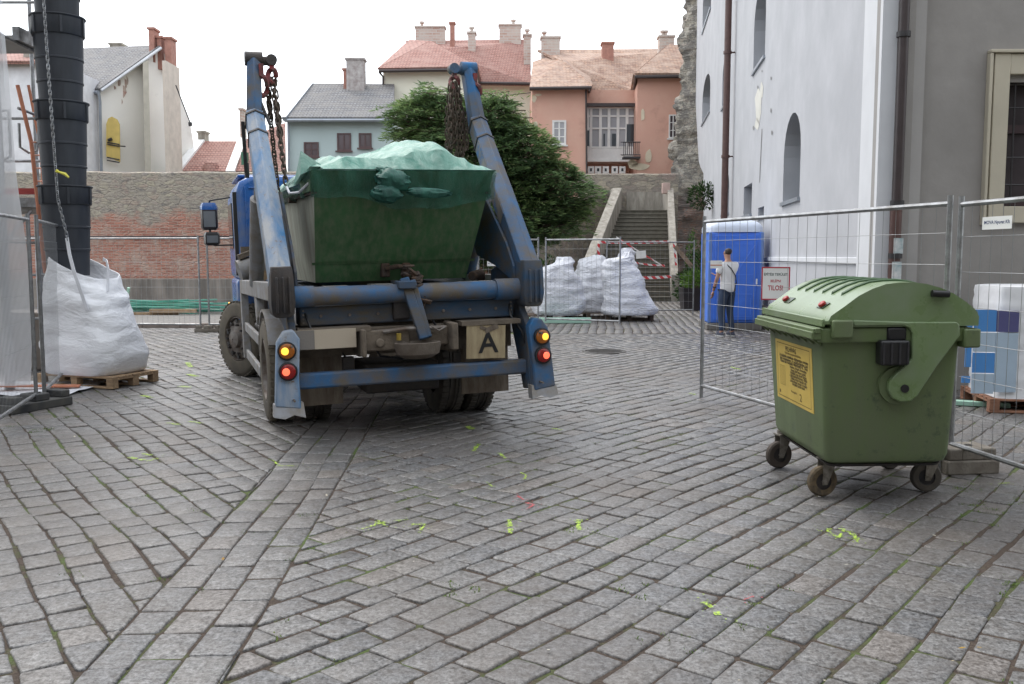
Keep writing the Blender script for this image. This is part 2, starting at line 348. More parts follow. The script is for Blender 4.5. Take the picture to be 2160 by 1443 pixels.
# ================================================================ GROUND
def tinted(name, me_mat_cols, rough=.7, speck=True, bump=.5):
    m = N(name); a = m.n('Attribute', attribute_name='tint'); v = m.co.outputs['Object']
    c = m.ramp(a.outputs['Fac'], me_mat_cols)
    n1 = m.noise(v, 62, 4, .8); n2 = m.noise(v, 14, 5, .65); n3 = m.noise(v, .45, 5, .6)
    if speck:
        c = m.mix(m.ramp(m.math('ADD', m.math('MULTIPLY', n1, .55), m.math('MULTIPLY', m.noise(v, 30, 3, .8), .45)), [(.40, 0), (.60, 1)]), m.mix(.72, c, .010), m.mix(.32, c, .62))
        c = m.mix(m.ramp(n2, [(.42, 0), (.72, .55)]), c, (.075, .06, .048))
        c = m.mix(m.ramp(n3, [(.44, 0), (.66, .6)]), c, (.098, .080, .066))
    b = m.bump(m.math('ADD', m.math('MULTIPLY', n1, .6), n2), bump, .012)
    r = m.ramp(m.noise(v, .9, 4), [(.3, rough-.16), (.7, rough+.08)])
    return m.done(c, r, 0, b, .5)
m_cobble = tinted('granite_cobble', [(0, (.060, .062, .069)), (.3, (.084, .081, .082)), (.55, (.110, .103, .097)), (.75, (.142, .136, .130)), (.88, (.132, .098, .075)), (1, (.145, .120, .098))], .46)
m = N('joint_dirt'); v = m.co.outputs['Object']
c = m.mix(m.ramp(m.noise(v, 1.1, 5, .7), [(.50, 0), (.60, 1)]), (.052, .036, .027), (.065, .10, .02))
c = m.mix(m.ramp(m.noise(v, 60, 3, .8), [(.5, 0), (.7, .8)]), c, (.11, .085, .06))
m_joint = m.done(c, .95, 0, m.bump(m.noise(v, 50, 4), .8, .02))

gb = MB(); gb.add([(-400, -100, -.0085), (400, -100, -.0085), (400, 900, -.0085), (-400, 900, -.0085)], [(0, 1, 2, 3)])
tag(gb.build('ground', m_joint), kind='structure')

def clip(poly, n, d):
    """keep the part where n.p <= d"""
    o = []
    for i in range(len(poly)):
        a, b = poly[i], poly[(i+1) % len(poly)]; da = a[0]*n[0]+a[1]*n[1]-d; db = b[0]*n[0]+b[1]*n[1]-d
        if da <= 0: o.append(a)
        if (da < 0 < db) or (db < 0 < da):
            t = da/(da-db); o.append((a[0]+(b[0]-a[0])*t, a[1]+(b[1]-a[1])*t))
    return o
def area(p): return abs(sum(p[i][0]*p[(i+1) % len(p)][1]-p[(i+1) % len(p)][0]*p[i][1] for i in range(len(p))))/2
joints = []
def paving(name, ang, rowh, lens, gap, planes, zf=lambda x, y: 0.0, seed=1, jit=.007, tintf=None, bounds=(-22, 22, 2, 33), base0=None):
    rnd = random.Random(seed); u = (math.sin(ang), math.cos(ang)); w_ = (math.cos(ang), -math.sin(ang))
    V, Fc, T = [], [], []; x0, x1, y0, y1 = bounds; rad = 45; off = rnd.random()
    rmax = int(rad/rowh)
    for r in range(-rmax, rmax):
        b0 = r*rowh+off*rowh if base0 is None else base0+r*rowh
        # does the row meet the area?
        s = -rad - rnd.random()*.3
        while s < rad:
            L = rnd.uniform(*lens)
            cs, cb = s+L/2, b0+rowh/2; cx = u[0]*cs+w_[0]*cb; cy = 0+u[1]*cs+w_[1]*cb; s0 = s; s += L
            if not (x0 < cx < x1 and y0 < cy < y1): continue
            if abs(cx) > .62*cy+1.6: continue
            if any(n[0]*cx+n[1]*cy-d > .35 for n, d in planes): continue
            near = cy < 13
            wob = lambda a: .016*math.sin(a*1.3+r*.15)+.010*math.sin(a*3.1+r*.7)
            g_ = gap*(.5+.55*rnd.random())
            q = [(s0+g_/2, b0+g_*.6), (s0+L-g_/2, b0+g_*.6), (s0+L-g_/2, b0+rowh-g_*.6), (s0+g_/2, b0+rowh-g_*.6)]
            q = [(a+rnd.uniform(-jit, jit)*1.3, b+wob(a)+rnd.uniform(-jit, jit)) for a, b in q]
            P = [(u[0]*a+w_[0]*b, u[1]*a+w_[1]*b) for a, b in q]
            clipped = False
            for n, d in planes:
                P2 = clip(P, n, d-gap*.4)
                if len(P2) != len(P) or P2 != P: clipped = True
                P = P2
                if len(P) < 3: break
            if len(P) < 3 or area(P) < .0016: continue
            if near and not clipped and rnd.random() < .12 and cy < 9: joints.append(P[rnd.randrange(4)])
            mx = sum(p[0] for p in P)/len(P); my = sum(p[1] for p in P)/len(P)
            if near:                                        # round the corners off
                Q = []
                for i, p in enumerate(P):
                    a, b = P[i-1], P[(i+1) % len(P)]
                    for o_ in (a, b):
                        l_ = math.hypot(o_[0]-p[0], o_[1]-p[1]); t = min(.4, rnd.uniform(.005, .016)/max(l_, 1e-4)); Q.append((p[0]+(o_[0]-p[0])*t, p[1]+(o_[1]-p[1])*t))
                    Q.append((p[0]+(b[0]-p[0])*.5+rnd.uniform(-.0035, .0035), p[1]+(b[1]-p[1])*.5+rnd.uniform(-.0035, .0035)))
                P = Q
            zc = zf(mx, my)+rnd.uniform(-.004, .003); tx, ty = rnd.uniform(-.025, .025), rnd.uniform(-.025, .025)
            rings = [(0, -.03), (.0, -.007), (.004, -.0015), (.012, .0008)] if near else [(0, -.02), (.008, 0)]
            base = len(V); n = len(P)
            for ins, dz in rings:
                for p in P:
                    dx, dy = mx-p[0], my-p[1]; l_ = max(math.hypot(dx, dy), 1e-4); k = min(.8, ins/l_)
                    X, Y = p[0]+dx*k, p[1]+dy*k; V.append((X, Y, zc+dz+(X-mx)*tx+(Y-my)*ty))
            t = tintf(mx, my, rnd) if tintf else min(1, max(0, rnd.gauss(.42, .30)))
            for k in range(len(rings)-1):
                for i in range(n): Fc.append((base+k*n+i, base+k*n+(i+1) % n, base+(k+1)*n+(i+1) % n, base+(k+1)*n+i)); T.append(t)
            Fc.append(tuple(base+(len(rings)-1)*n+i for i in range(n))); T.append(t)
    me = bpy.data.meshes.new(name); me.from_pydata(V, [], Fc); me.materials.append(m_cobble)
    at_ = me.attributes.new('tint', 'FLOAT', 'FACE'); at_.data.foreach_set('value', T)
    me.polygons.foreach_set('use_smooth', [True]*len(Fc)); me.update()
    bm = bmesh.new(); bm.from_mesh(me); bmesh.ops.recalc_face_normals(bm, faces=bm.faces); bm.to_mesh(me); bm.free()
    o = link(bpy.data.objects.new(name, me)); tag(o, kind='structure'); return o
# the drainage strip runs almost straight away from the camera between the two fields of setts
GA = R(-2.7); gdir = (math.sin(GA), math.cos(GA)); gn = (math.cos(GA), -math.sin(GA))
pl = g(178, 1415); gl = gn[0]*pl.x+gn[1]*pl.y; GW = .56; gr_ = gl+GW
neg = lambda n: (-n[0], -n[1])
KY = 20.7
paving('left_paving', R(-35), .182, (.18, .30), .015, [(gn, gl), ((0, 1), KY)], seed=3)
paving('right_paving', R(39), .176, (.20, .34), .018, [(neg(gn), -gr_), ((0, 1), 19.1)], seed=4)
paving('far_paving', R(6), .19, (.16, .34), .012, [((-1, 0), -.4), ((0, -1), -19.25)], seed=5, tintf=lambda x, y, r: min(1, r.gauss(.75, .2)))
paving('drainage_strip', GA, GW/3, (.22, .36), .007, [(neg(gn), -gl), (gn, gr_), ((0, 1), 19)], zf=lambda x, y: -.002*math.cos(((gn[0]*x+gn[1]*y)-gl-GW/2)/GW*math.pi), seed=6, jit=.004, base0=gl, bounds=(-22, 22, 2, 19)).location = (0, 0, 0)
kerb = MB(); 
for i in range(22): kerb.bb(-18.5+i*.85, -18.5+i*.85+.842, KY, KY+.16, -.05, .10+random.uniform(-.006, .006))
tag(kerb.build('kerb', mk('kerb_stone', (.20, .165, .145), .85, var=.25, vs=4, bump=.4), bevel=.012), kind='structure')
pv = MB(); pv.bb(-19, .25, KY+.16, 27.99, -.03, .085)
m = N('pavement_setts'); b = brick_nodes(m, m.map(m.co.outputs['Object'], (1, 1, 1), rot=(0, 0, .5)), .22, .15, [(.17, .165, .16), (.23, .22, .21)], (.09, .08, .07), .014)
m_pave = m.done(m.mix(m.noise(m.co.outputs['Object'], 2, 5), b.outputs['Color'], (.15, .14, .13)), .75, 0, m.bump(b.outputs['Fac'], -.5, .02))
tag(pv.build('pavement', m_pave), kind='structure')
ch = MB(); 
for i in range(9): ch.bb(.45+i*.5, .45+i*.5+.49, 19.1, 19.25, -.03, -.008)
tag(ch.build('drain_channel', mk('dark_channel_iron', (.06, .055, .05), .7)), kind='structure')
mh = MB(); c0 = g(1275, 742, 0); mh.lathe([(0, .006), (.30, .006), (.31, -.02)], c0, n=28); mh.lathe([(.325, -.02), (.325, .010), (.37, .010), (.38, -.02)], c0, n=28)
for k in range(9): mh.box((c0.x, c0.y-.24+k*.06, .008), (2*math.sqrt(max(.01, .28**2-(-.24+k*.06)**2)), .018, .006))
mho = mh.build('manhole_cover', mk('cast_iron', (.07, .065, .06), .55, .3)); mho.location.z = .004; tag(mho, 'round iron manhole cover set in the cobbles right of the truck', 'manhole cover')

# sprayed survey marks on the setts
def strokes(name, segs, mat, kind='structure'):
    b = MB(); rr = random.Random(len(segs))
    for pts, wd in segs:
        P = [g(x, y, 0) for x, y in pts]
        for a, c in zip(P, P[1:]):
            d = (c-a); n = max(1, int(d.length/.03)); d.normalize(); s_ = Vector((-d.y, d.x, 0))
            prev = None
            for k in range(n+1):
                q = a+(c-a)*k/n; w1 = wd*rr.uniform(.5, 1.1)
                cur = (q+s_*w1+Vector((0, 0, .0062)), q-s_*w1*rr.uniform(.6, 1)+Vector((0, 0, .0062)))
                if prev and rr.random() > .10: b.add([prev[0], cur[0], cur[1], prev[1]], [(0, 1, 2, 3)])
                prev = cur
        for _ in range(int(6*len(pts))):
            a = P[rr.randrange(len(P))]; q = a+Vector((rr.gauss(0, wd*3), rr.gauss(0, wd*3), .0062)); r_ = rr.uniform(.002, .006)
            b.add([q+Vector((r_*math.cos(t), r_*math.sin(t), 0)) for t in (0, 1.26, 2.5, 3.8, 5)], [(0, 1, 2, 3, 4)])
    tag(b.build(name, mat, smooth=False), kind=kind)
def spraymat(name, col, th=.44):
    m = N(name); v = m.co.outputs['Object']; m.done(col, .7); m.l(m.ramp(m.noise(v, 75, 5, .75), [(th, 0), (th+.12, .9)]), m.b.inputs['Alpha']); return m.mat
m_spray = spraymat('lime_spray_paint', (.42, .62, .06)); m_sprayr = spraymat('red_spray_paint', (.50, .07, .08), .42)
strokes('lime_survey_marks', [([(762, 1118), (812, 1103)], .014), ([(788, 1112), (800, 1100), (812, 1110)], .012), ([(835, 1100), (862, 1098)], .008), ([(868, 1108), (897, 1108), (880, 1128)], .014),
  ([(1074, 1098), (1076, 1126)], .022), ([(1210, 1100), (1226, 1100)], .008), ([(1219, 1098), (1221, 1120)], .016), ([(1098, 998), (1110, 1004), (1106, 1012)], .012), ([(1026, 1018), (1038, 1028)], .010), ([(1052, 957), (1066, 968)], .018),
  ([(998, 955), (1010, 938), (1000, 946)], .020), ([(985, 900), (998, 908)], .05), ([(1165, 905), (1185, 908)], .03), ([(1742, 1118), (1782, 1117), (1768, 1136), (1744, 1120)], .012), ([(1776, 1135), (1812, 1140), (1800, 1126)], .010), ([(1785, 1122), (1800, 1132), (1812, 1150)], .010),
  ([(1484, 1272), (1502, 1284), (1515, 1300)], .018), ([(272, 966), (304, 972)], .03), ([(300, 958), (318, 962)], .02), ([(312, 974), (335, 968)], .025), ([(575, 972), (590, 984), (622, 984)], .012), ([(352, 893), (382, 898)], .04), ([(398, 890), (425, 894)], .03),
  ([(375, 815), (400, 818)], .06), ([(300, 835), (320, 840)], .05), ([(395, 790), (415, 795)], .05), ([(395, 765), (402, 775)], .05), ([(1450, 830), (1466, 833)], .03), ([(1540, 775), (1562, 780)], .03), ([(2105, 1022), (2130, 1020)], .012)], m_spray)
strokes('red_survey_marks', [([(1092, 1048), (1104, 1056)], .012), ([(1108, 1062), (1126, 1066), (1114, 1074)], .016), ([(1568, 1268), (1590, 1260)], .006)], m_sprayr)

# moss and grass in the joints
def foliage_mat(name, stops, rough=.6, trans=.25):
    m = N(name); a = m.n('Attribute', attribute_name='tint'); c = m.ramp(a.outputs['Fac'], stops)
    m.l(c, m.b.inputs['Base Color']); m.b.inputs['Roughness'].default_value = rough; m.b.inputs['Specular IOR Level'].default_value = .25
    t = m.n('BsdfTranslucent'); m.l(c, t.inputs[0]); mx = m.n('MixShader'); mx.inputs[0].default_value = trans
    m.l(m.b.outputs[0], mx.inputs[1]); m.l(t.outputs[0], mx.inputs[2]); m.l(mx.outputs[0], m.t.nodes['Material Output'].inputs[0]); return m.mat
m_moss = foliage_mat('moss_green', [(0, (.03, .06, .012)), (.5, (.07, .13, .02)), (1, (.17, .22, .04))])
class Leaves:
    def __init__(s): s.v = []; s.f = []; s.t = []
    def quad(s, p, d, w, l, n, t):
        """leaf from p along d, width w, length l, roughly facing n"""
        d = d.normalized(); q = d.cross(n)
        if q.length < 1e-3: q = d.cross(Vector((1, .3, .2)))
        q.normalize(); b = len(s.v)
        s.v += [p, p+d*l*.45+q*w*.5, p+d*l, p+d*l*.45-q*w*.5]; s.f.append((b, b+1, b+2, b+3)); s.t.append(t)
    def build(s, name, mat, parent=None, loc=None):
        me = bpy.data.meshes.new(name); me.from_pydata([tuple(v) for v in s.v], [], s.f); me.materials.append(mat)
        me.attributes.new('tint', 'FLOAT', 'FACE').data.foreach_set('value', s.t)
        o = link(bpy.data.objects.new(name, me)); o.parent = parent
        if loc is not None: o.location = loc
        return o
lv = Leaves(); rr = random.Random(5)
def tuft(p, n, h, t0):
    for _ in range(n):
        a = rr.uniform(0, 6.28); q = Vector((p[0]+rr.gauss(0, .02), p[1]+rr.gauss(0, .02), -.006)); d = Vector((math.cos(a)*.8, math.sin(a)*.8, rr.uniform(.3, 1.2)))
        lv.quad(q, d, rr.uniform(.004, .008), h*rr.uniform(.5, 1.2), Vector((0, 0, 1)), min(1, max(0, rr.gauss(t0, .2))))
for p in joints:
    f = noise.noise(Vector((p[0]*.9, p[1]*.9, 3.3)))
    if f > .05 or rr.random() < .10: tuft(p, rr.randint(10, 26), .014, .55)
for px, py, n in ((1835, 860, 0), (2035, 1030, 120), (2055, 1065, 60), (2100, 1080, 60), (1690, 1030, 40), (2140, 1060, 90), (30, 900, 60), (110, 905, 80), (150, 880, 60), (2140, 1230, 90), (2050, 1100, 40), (1600, 1250, 40), (1570, 1195, 20), (960, 1243, 60), (1330, 1250, 40), (1230, 1120, 30), (590, 1330, 30), (135, 1215, 40), (400, 1080, 20), (650, 1090, 30), (330, 1230, 12), (1420, 1360, 40), (1620, 1330, 30)):
    c = g(px, py)
    for _ in range(n//10): tuft((c.x+rr.gauss(0, .06), c.y+rr.gauss(0, .06)), 14, .02, .6)
tag(lv.build('joint_moss', m_moss), 'moss and short grass growing in the cobble joints', 'moss', kind='stuff')
lv = Leaves()
for px, py, t in ((1055, 935, .9), (1902, 1095, .6), (1830, 1045, .9), (1930, 1380, 1), (2005, 1400, .8), (1780, 1195, 1), (1740, 1440, .9), (470, 1187, .3), (780, 1320, .9), (1155, 1375, 1), (1560, 1440, .9), (2060, 1370, .6), (250, 995, .9), (1000, 1240, .9), (1975, 1135, .95), (870, 1190, 1), (1345, 1095, .9), (158, 925, .9), (690, 1050, .9), (1700, 1085, .9), (2020, 1373, .5)):
    c = g(px, py); a = rr.uniform(0, 6); s = rr.uniform(.015, .04)
    lv.quad(Vector((c.x, c.y, .012)), Vector((math.cos(a), math.sin(a), .25)), s*.5, s, Vector((0, 0, 1)), t)
m_leaf = foliage_mat('fallen_leaf', [(0, (.30, .14, .04)), (.6, (.42, .28, .06)), (1, (.6, .58, .5))])
tag(lv.build('fallen_leaves', m_leaf), 'scattered small dry leaves and white litter on the cobbles', 'fallen leaves', kind='stuff')

# ================================================================ OLD TOWN WALL behind the truck
wt = MB(); xs = [-19+i*.5 for i in range(38)]; wy0, wy1 = 28.0, 28.7
rings = []
for x in xs:
    t = 4.13+.05*noise.noise(Vector((x*.9, 0, 0)))+.025*noise.noise(Vector((x*3, 1, 0))); rings.append([Vector((x, wy0, 0)), Vector((x, wy0+.02, t-.04)), Vector((x, wy0+.08, t)), Vector((x, wy1, t-.02)), Vector((x, wy1, 0))])
wt.loft(rings)
tw = thing('old_masonry_wall', 'long old wall of rubble over red brick behind the truck and the chute', 'wall', (-7, 28, 0))
o = wt.build('wall', m_town, tw, smooth=False); o.location = -Vector((-7, 28, 0)); o.location.x += .0
pb = MB(); pb.bb(-19, -.55, 27.86, 27.997, 0, .93); o = pb.build('plinth', m_plinth, tw, bevel=.02); o.location = -Vector((-7, 28, 0))
pb = MB(); pb.tube([(-19, 27.9, 2.17), (-.55, 27.9, 2.22)], .022, 6)
o = pb.build('cable', m_pipe, tw); o.location = -Vector((-7, 28, 0))

# ================================================================ FAR HOUSES
def P3(b, pts, Ys=None):
    """polygon through (px,py,Y) points"""
    v = [at(*p) for p in pts]; b.add(v, [tuple(range(len(v)))])
def wallbox(b, x0, x1, yt, Yf, Yb, zb=0.0):
    """upright box whose front face (at depth Yf) spans pixels x0..x1 and reaches pixel row yt"""
    a = at(x0, yt, Yf); c = at(x1, yt, Yf); b.bb(a.x, c.x, Yf, Yb, zb, a.z)
def chimney(parent, name, x0, x1, y0, y1, Y, mat, dy=.7, cap=True, pots=()):
    a = at(x0, y0, Y); c = at(x1, y1, Y); b = MB(); b.bb(a.x, c.x, Y, Y+dy, c.z-.25, a.z)
    if cap: b.bb(a.x-.06, c.x+.06, Y-.06, Y+dy+.06, a.z, a.z+.10)
    for p in pots:
        q = at(p, y0, Y+dy/2); b.tube([(q.x, q.y, a.z), (q.x, q.y, a.z+.32)], .09, 8); b.tube([(q.x, q.y, a.z+.32), (q.x, q.y, a.z+.42)], .16, 8)
    return b.build(name, mat, parent)
def window(parent, x0, x1, y0, y1, Y, glassm=None, framem=None, nx=2, ny=3, fw=.07, sill=True):
    a = at(x0, y0, Y); c = at(x1, y1, Y); X0, X1, Z0, Z1 = a.x, c.x, c.z, a.z
    f = MB(); y_ = Y-.03
    for X in (X0, X1-fw): f.bb(X, X+fw, y_-.03, y_+.05, Z0, Z1)
    for Z in (Z0, Z1-fw): f.bb(X0+fw, X1-fw, y_-.03, y_+.05, Z, Z+fw)
    for i in range(1, nx): X = X0+(X1-X0)*i/nx; f.bb(X-fw*.4, X+fw*.4, y_-.02, y_+.04, Z0+fw, Z1-fw)
    for j in range(1, ny): Z = Z0+(Z1-Z0)*j/ny; f.bb(X0+fw, X1-fw, y_-.012, y_+.035, Z-fw*.25, Z+fw*.25)
    if sill: f.bb(X0-.08, X1+.08, y_-.09, y_-.032, Z0-.08, Z0-.003)
    o = f.build('window', framem or m_wood_white, parent)
    gl_ = MB(); gl_.bb(X0+.02, X1-.02, y_+.012, y_+.02, Z0+.02, Z1-.02); gl_.build('pane', glassm or m_glass_pale, o); return o
def gutter(parent, pts, r=.09, name='gutter'):
    b = MB(); b.tube([at(*p) for p in pts], r, 6); return b.build(name, m_pipe, parent)
def roof(parent, polys, mat, name='roof', thick=.14):
    b = MB()
    for p in polys: P3(b, p)
    o = b.build(name, mat, parent, smooth=False); s = o.modifiers.new('s', 'SOLIDIFY'); s.thickness = thick; s.offset = -1; return o

# --- yellow gabled house at the left
H1 = thing('gabled_house', 'cream gable house with slate roof and tall brick chimneys at the left', 'house', (0, 0, 0))
b = MB(); Yg = 44
gp = [(212, 420), (212, 190), (338, 103), (352, 120), (402, 262), (408, 300), (408, 420)]
a0 = [at(x, y, Yg+(x-212)*.02) for x, y in gp]; b.add(a0+[v+Vector((-3.6, 9, 0)) for v in a0], [tuple(range(7)), tuple(range(13, 6, -1))]+[(k, 7+k, 7+(k+1) % 7, (k+1) % 7) for k in range(7)])
b.build('wall', m_cream, H1, smooth=False)
b = MB(); s0 = [at(150, 200, Yg+2.2), at(212, 190, Yg-.02), at(212, 420, Yg-.02), at(150, 420, Yg+2.2)]; b.add(s0+[v+Vector((0, 3, 0)) for v in s0], [(0, 1, 2, 3), (7, 6, 5, 4), (0, 4, 5, 1), (1, 5, 6, 2), (2, 6, 7, 3), (3, 7, 4, 0)])
b.build('side_wall', m_cream, H1, smooth=False)
roof(H1, [[(150, 196, Yg+1.9), (214, 192, Yg-.3), (340, 102, Yg+2.2), (320, 101, Yg+4.6), (150, 108, Yg+7)]], m_slate)
b = MB(); b.tube([at(214, 191, Yg-.35), at(340, 101, Yg+2.1)], .07, 6); b.build('verge', mk('pale_verge', (.60, .62, .65), .6), H1)
b = MB(); b.tube([at(152, 199, Yg+1.8), at(208, 195, Yg-.3)], .10, 6); b.tube([at(208, 195, Yg-.3), at(211, 215, Yg-.2), at(215, 420, Yg-.2)], .07, 6); b.build('gutter', m_zinc, H1)
chimney(H1, 'chimney', 313, 326, 62, 120, Yg+2.2, m_redchim); chimney(H1, 'chimney', 330, 342, 80, 135, Yg+2.4, m_redchim); chimney(H1, 'chimney', 347, 362, 82, 135, Yg+2.2, m_redchim, pots=())
b = MB(); a = at(301, 133, Yg-.0); c = at(315, 420, Yg); 
b.add([at(301, 133, Yg-.05), at(313, 126, Yg-.05), at(320, 420, Yg-.05), at(307, 420, Yg-.05)]+[at(301, 133, Yg+3), at(313, 126, Yg+3), at(320, 420, Yg+3), at(307, 420, Yg+3)], [(0, 1, 2, 3), (0, 4, 5, 1), (1, 5, 6, 2), (3, 2, 6, 7), (0, 3, 7, 4), (4, 7, 6, 5)])
m_pil = mk('beige_pilaster', (.46, .43, .36), .9)  # the pilaster's own tan render
b.build('pilaster', m_pil, H1, smooth=False)
b = MB(); a = at(346, 130, Yg); c = at(368, 420, Yg); b.bb(a.x, c.x-.1, Yg-.25, Yg+1.5, c.z, a.z); b.build('pilaster', mk('pink_beige_pilaster', (.58, .51, .44), .9), H1, smooth=False)
b = MB(); b.tube([at(371, 180, Yg), at(401, 258, Yg)], .03, 5); b.tube([at(401, 258, Yg), at(402, 266, Yg)], .09, 6); b.build('stay_wire', m_iron, H1)
# arched ochre niche
b = MB(); nn = []
for x, y in [(224, 330), (224, 262), (228, 250), (236, 246), (247, 252), (252, 262), (253, 342)]: nn.append(at(x, y, Yg-.02))
b.add(nn+[v+Vector((0, .05, 0)) for v in nn], [tuple(range(7)), tuple(range(13, 6, -1))]+[(k, 7+k, 7+(k+1) % 7, (k+1) % 7) for k in range(7)]); b.build('arched_niche', m_ochre, H1, smooth=False)
b = MB(); 
for y in (300, 304, 332, 338): b.tube([at(226, y, Yg-.1), at(252, y+5, Yg-.1)], .03, 5)
b.tube([at(228, 296, Yg-.1), at(236, 293, Yg-.1)], .07, 6); b.tube([at(250, 308, Yg-.12), at(264, 309, Yg-.6)], .03, 5); b.build('niche_grille', m_iron, H1)
b = MB(); rr = random.Random(3); Yp = Yg-.012
for x, y, w_, h_ in ((248, 175, 9, 10), (262, 178, 7, 14), (258, 195, 9, 16), (266, 170, 5, 12), (240, 185, 6, 6), (255, 215, 4, 9)):
    pts = [at(x+w_*math.cos(t)*rr.uniform(.6, 1), y+h_*math.sin(t)*rr.uniform(.6, 1), Yg+(x-212)*.02-.02) for t in [k*.7 for k in range(9)]]; b.add(pts+[p+Vector((0, .04, 0)) for p in pts], [tuple(range(9))]+[(k, (k+1) % 9, 9+(k+1) % 9, 9+k) for k in range(9)])
b.build('bare_brick_patch', m_brickpatch, H1, smooth=False)
chimney(H1, 'chimney', 231, 256, 94, 120, Yg+6, m_cement)

# --- white building far left behind the scaffold
H0 = thing('white_house', 'white house glimpsed behind the scaffold at the far left', 'house')
b = MB(); wallbox(b, -160, 110, 128, 40, 48); b.build('wall', mk('bright_white_render', (.74, .74, .76), .9, dirt=(.66, .66, .68), amt=.4, ds=.6), H0, smooth=False)
b = MB(); wallbox(b, 48, 84, 88, 41, 42, 9.0); b.build('chimney', m_cement, H0, smooth=False)
roof(H0, [[(-160, 128, 39.6), (112, 128, 39.6), (112, 108, 44), (-160, 108, 44)]], m_tile_red)

# --- low red roofs
H2 = thing('red_roof_house', 'low house with red tiled roof and white verges above the old wall', 'house')
b = MB(); wallbox(b, 372, 625, 372, 46, 52); b.build('wall', m_cream, H2, smooth=False)
roof(H2, [[(375, 366, 45.8), (490, 366, 45.8), (506, 303, 49), (425, 303, 49)]], m_tile_red)
roof(H2, [[(494, 366, 45.9), (604, 366, 45.9), (602, 264, 50), (517, 300, 49)]], m_tile_red)
for q in (((372, 366, 45.6), (424, 300, 48.9)), ((486, 366, 45.6), (512, 296, 48.9))):
    b = MB(); b.beam(at(*q[0]), at(*q[1]), .42, .3); b.build('verge', m_white, H2)
chimney(H2, 'chimney', 417, 432, 280, 300, 48.9, m_cement); chimney(H2, 'chimney', 505, 513, 232, 300, 49, m_chim)
b = MB(); 
c = at(446, 358, 46.2); b.lathe([(.55, -.3), (.5, .0), (.3, .32), (0, .42)], c, (0, 0, 1), 16); b.build('dormer', m_tile_red, H2)
b = MB(); a = at(512, 322, 46.6); c = at(524, 355, 46.6); b.bb(a.x, c.x, 46.3, 46.7, c.z, a.z); b.build('green_shutter', mk('green_shutter_paint', (.05, .16, .10), .5), H2)

# --- grey-teal house with slate roof
H3 = thing('slate_roof_house', 'grey teal house with slate roof and one tall pale chimney behind the skip', 'house')
Y3 = 46
b = MB(); wallbox(b, 606, 830, 253, Y3, Y3+7); b.build('wall', m_teal, H3, smooth=False)
roof(H3, [[(598, 253, Y3-.4), (832, 253, Y3-.4), (832, 183, Y3+4), (655, 181, Y3+4)], [(598, 253, Y3-.4), (655, 181, Y3+4), (656, 215, Y3+8)]], m_slate)
b = MB(); b.beam(at(600, 251, Y3-.6), at(657, 179, Y3+3.8), .18, .2); b.build('verge', m_zinc, H3)
b = MB(); b.tube([at(600, 254, Y3-.5), at(832, 254, Y3-.5)], .09, 6); b.tube([at(608, 258, Y3-.15), at(610, 420, Y3-.15)], .06, 6); b.build('gutter', m_zinc, H3)
chimney(H3, 'chimney', 730, 768, 126, 196, Y3+3, mk('patchy_pale_chimney', (.55, .53, .51), .9, dirt=(.30, .26, .25), amt=.5, ds=4)); chimney(H3, 'small_chimney', 724, 731, 148, 190, Y3+3.2, m_redchim)
for x0, x1, y0, y1 in ((692, 708, 193, 200), (712, 725, 188, 194), (735, 752, 219, 226)):
    b = MB(); a = at(x0, y0, Y3+2.5); b.box(at((x0+x1)/2, (y0+y1)/2, Y3+(253-(y0+y1)/2)/70*4.4-.45), (.38, .25, .12)); b.build('snow_guard', m_zinc, H3)
m_brownfr = mk('brown_window_frame', (.09, .05, .05), .5)
window(H3, 641, 673, 300, 331, Y3, m_glass_brown, m_brownfr, 2, 2); window(H3, 711, 741, 281, 318, Y3, m_glass_brown, m_brownfr, 2, 1); window(H3, 757, 784, 281, 312, Y3, m_glass_brown, m_brownfr, 2, 1)

# --- pale yellow house with hipped wing
H4 = thing('yellow_house', 'pale yellow house with hipped red roof and several tall chimneys', 'house'); Y4 = 50
b = MB(); wallbox(b, 808, 1006, 150, Y4, Y4+9); wallbox(b, 1006, 1122, 176, Y4+3, Y4+9); b.build('wall', m_yellow, H4, smooth=False)
roof(H4, [[(799, 149, Y4-.5), (1006, 145, Y4-.5), (908, 91, Y4+3.2)], [(799, 149, Y4-.5), (908, 91, Y4+3.2), (866, 88, Y4+8), (850, 120, Y4+8)], [(1006, 145, Y4-.5), (1012, 172, Y4+2.6), (990, 140, Y4+5), (908, 91, Y4+3.2)],
          [(1008, 175, Y4+2.5), (1122, 177, Y4+2.5), (1112, 83, Y4+7), (856, 86, Y4+7.5), (908, 100, Y4+3.5)]], m_tile_red)
gutter(H4, [(799, 150, Y4-.6), (1006, 147, Y4-.6), (1011, 175, Y4+2.3), (1122, 177, Y4+2.3)])
b = MB(); b.tube([at(800, 152, Y4-.55), at(808, 162, Y4-.1), at(810, 420, Y4-.1)], .06, 6); b.tube([at(1012, 178, Y4+2.4), at(1020, 200, Y4+2.9), at(1003, 230, Y4+2.9)], .06, 6); b.build('downpipe', m_pipe, H4)
chimney(H4, 'chimney', 876, 938, 58, 90, Y4+6.5, m_chim, pots=(890,)); chimney(H4, 'chimney', 1053, 1099, 54, 92, Y4+6.5, m_chim, pots=(1083,)); chimney(H4, 'chimney', 949, 959, 50, 110, Y4+5, m_redchim, .4)
chimney(H4, 'chimney', 987, 1003, 70, 140, Y4+4.5, m_chim, pots=(995,)); chimney(H4, 'chimney', 1105, 1120, 75, 140, Y4+4.4, m_chim, pots=(1112,))

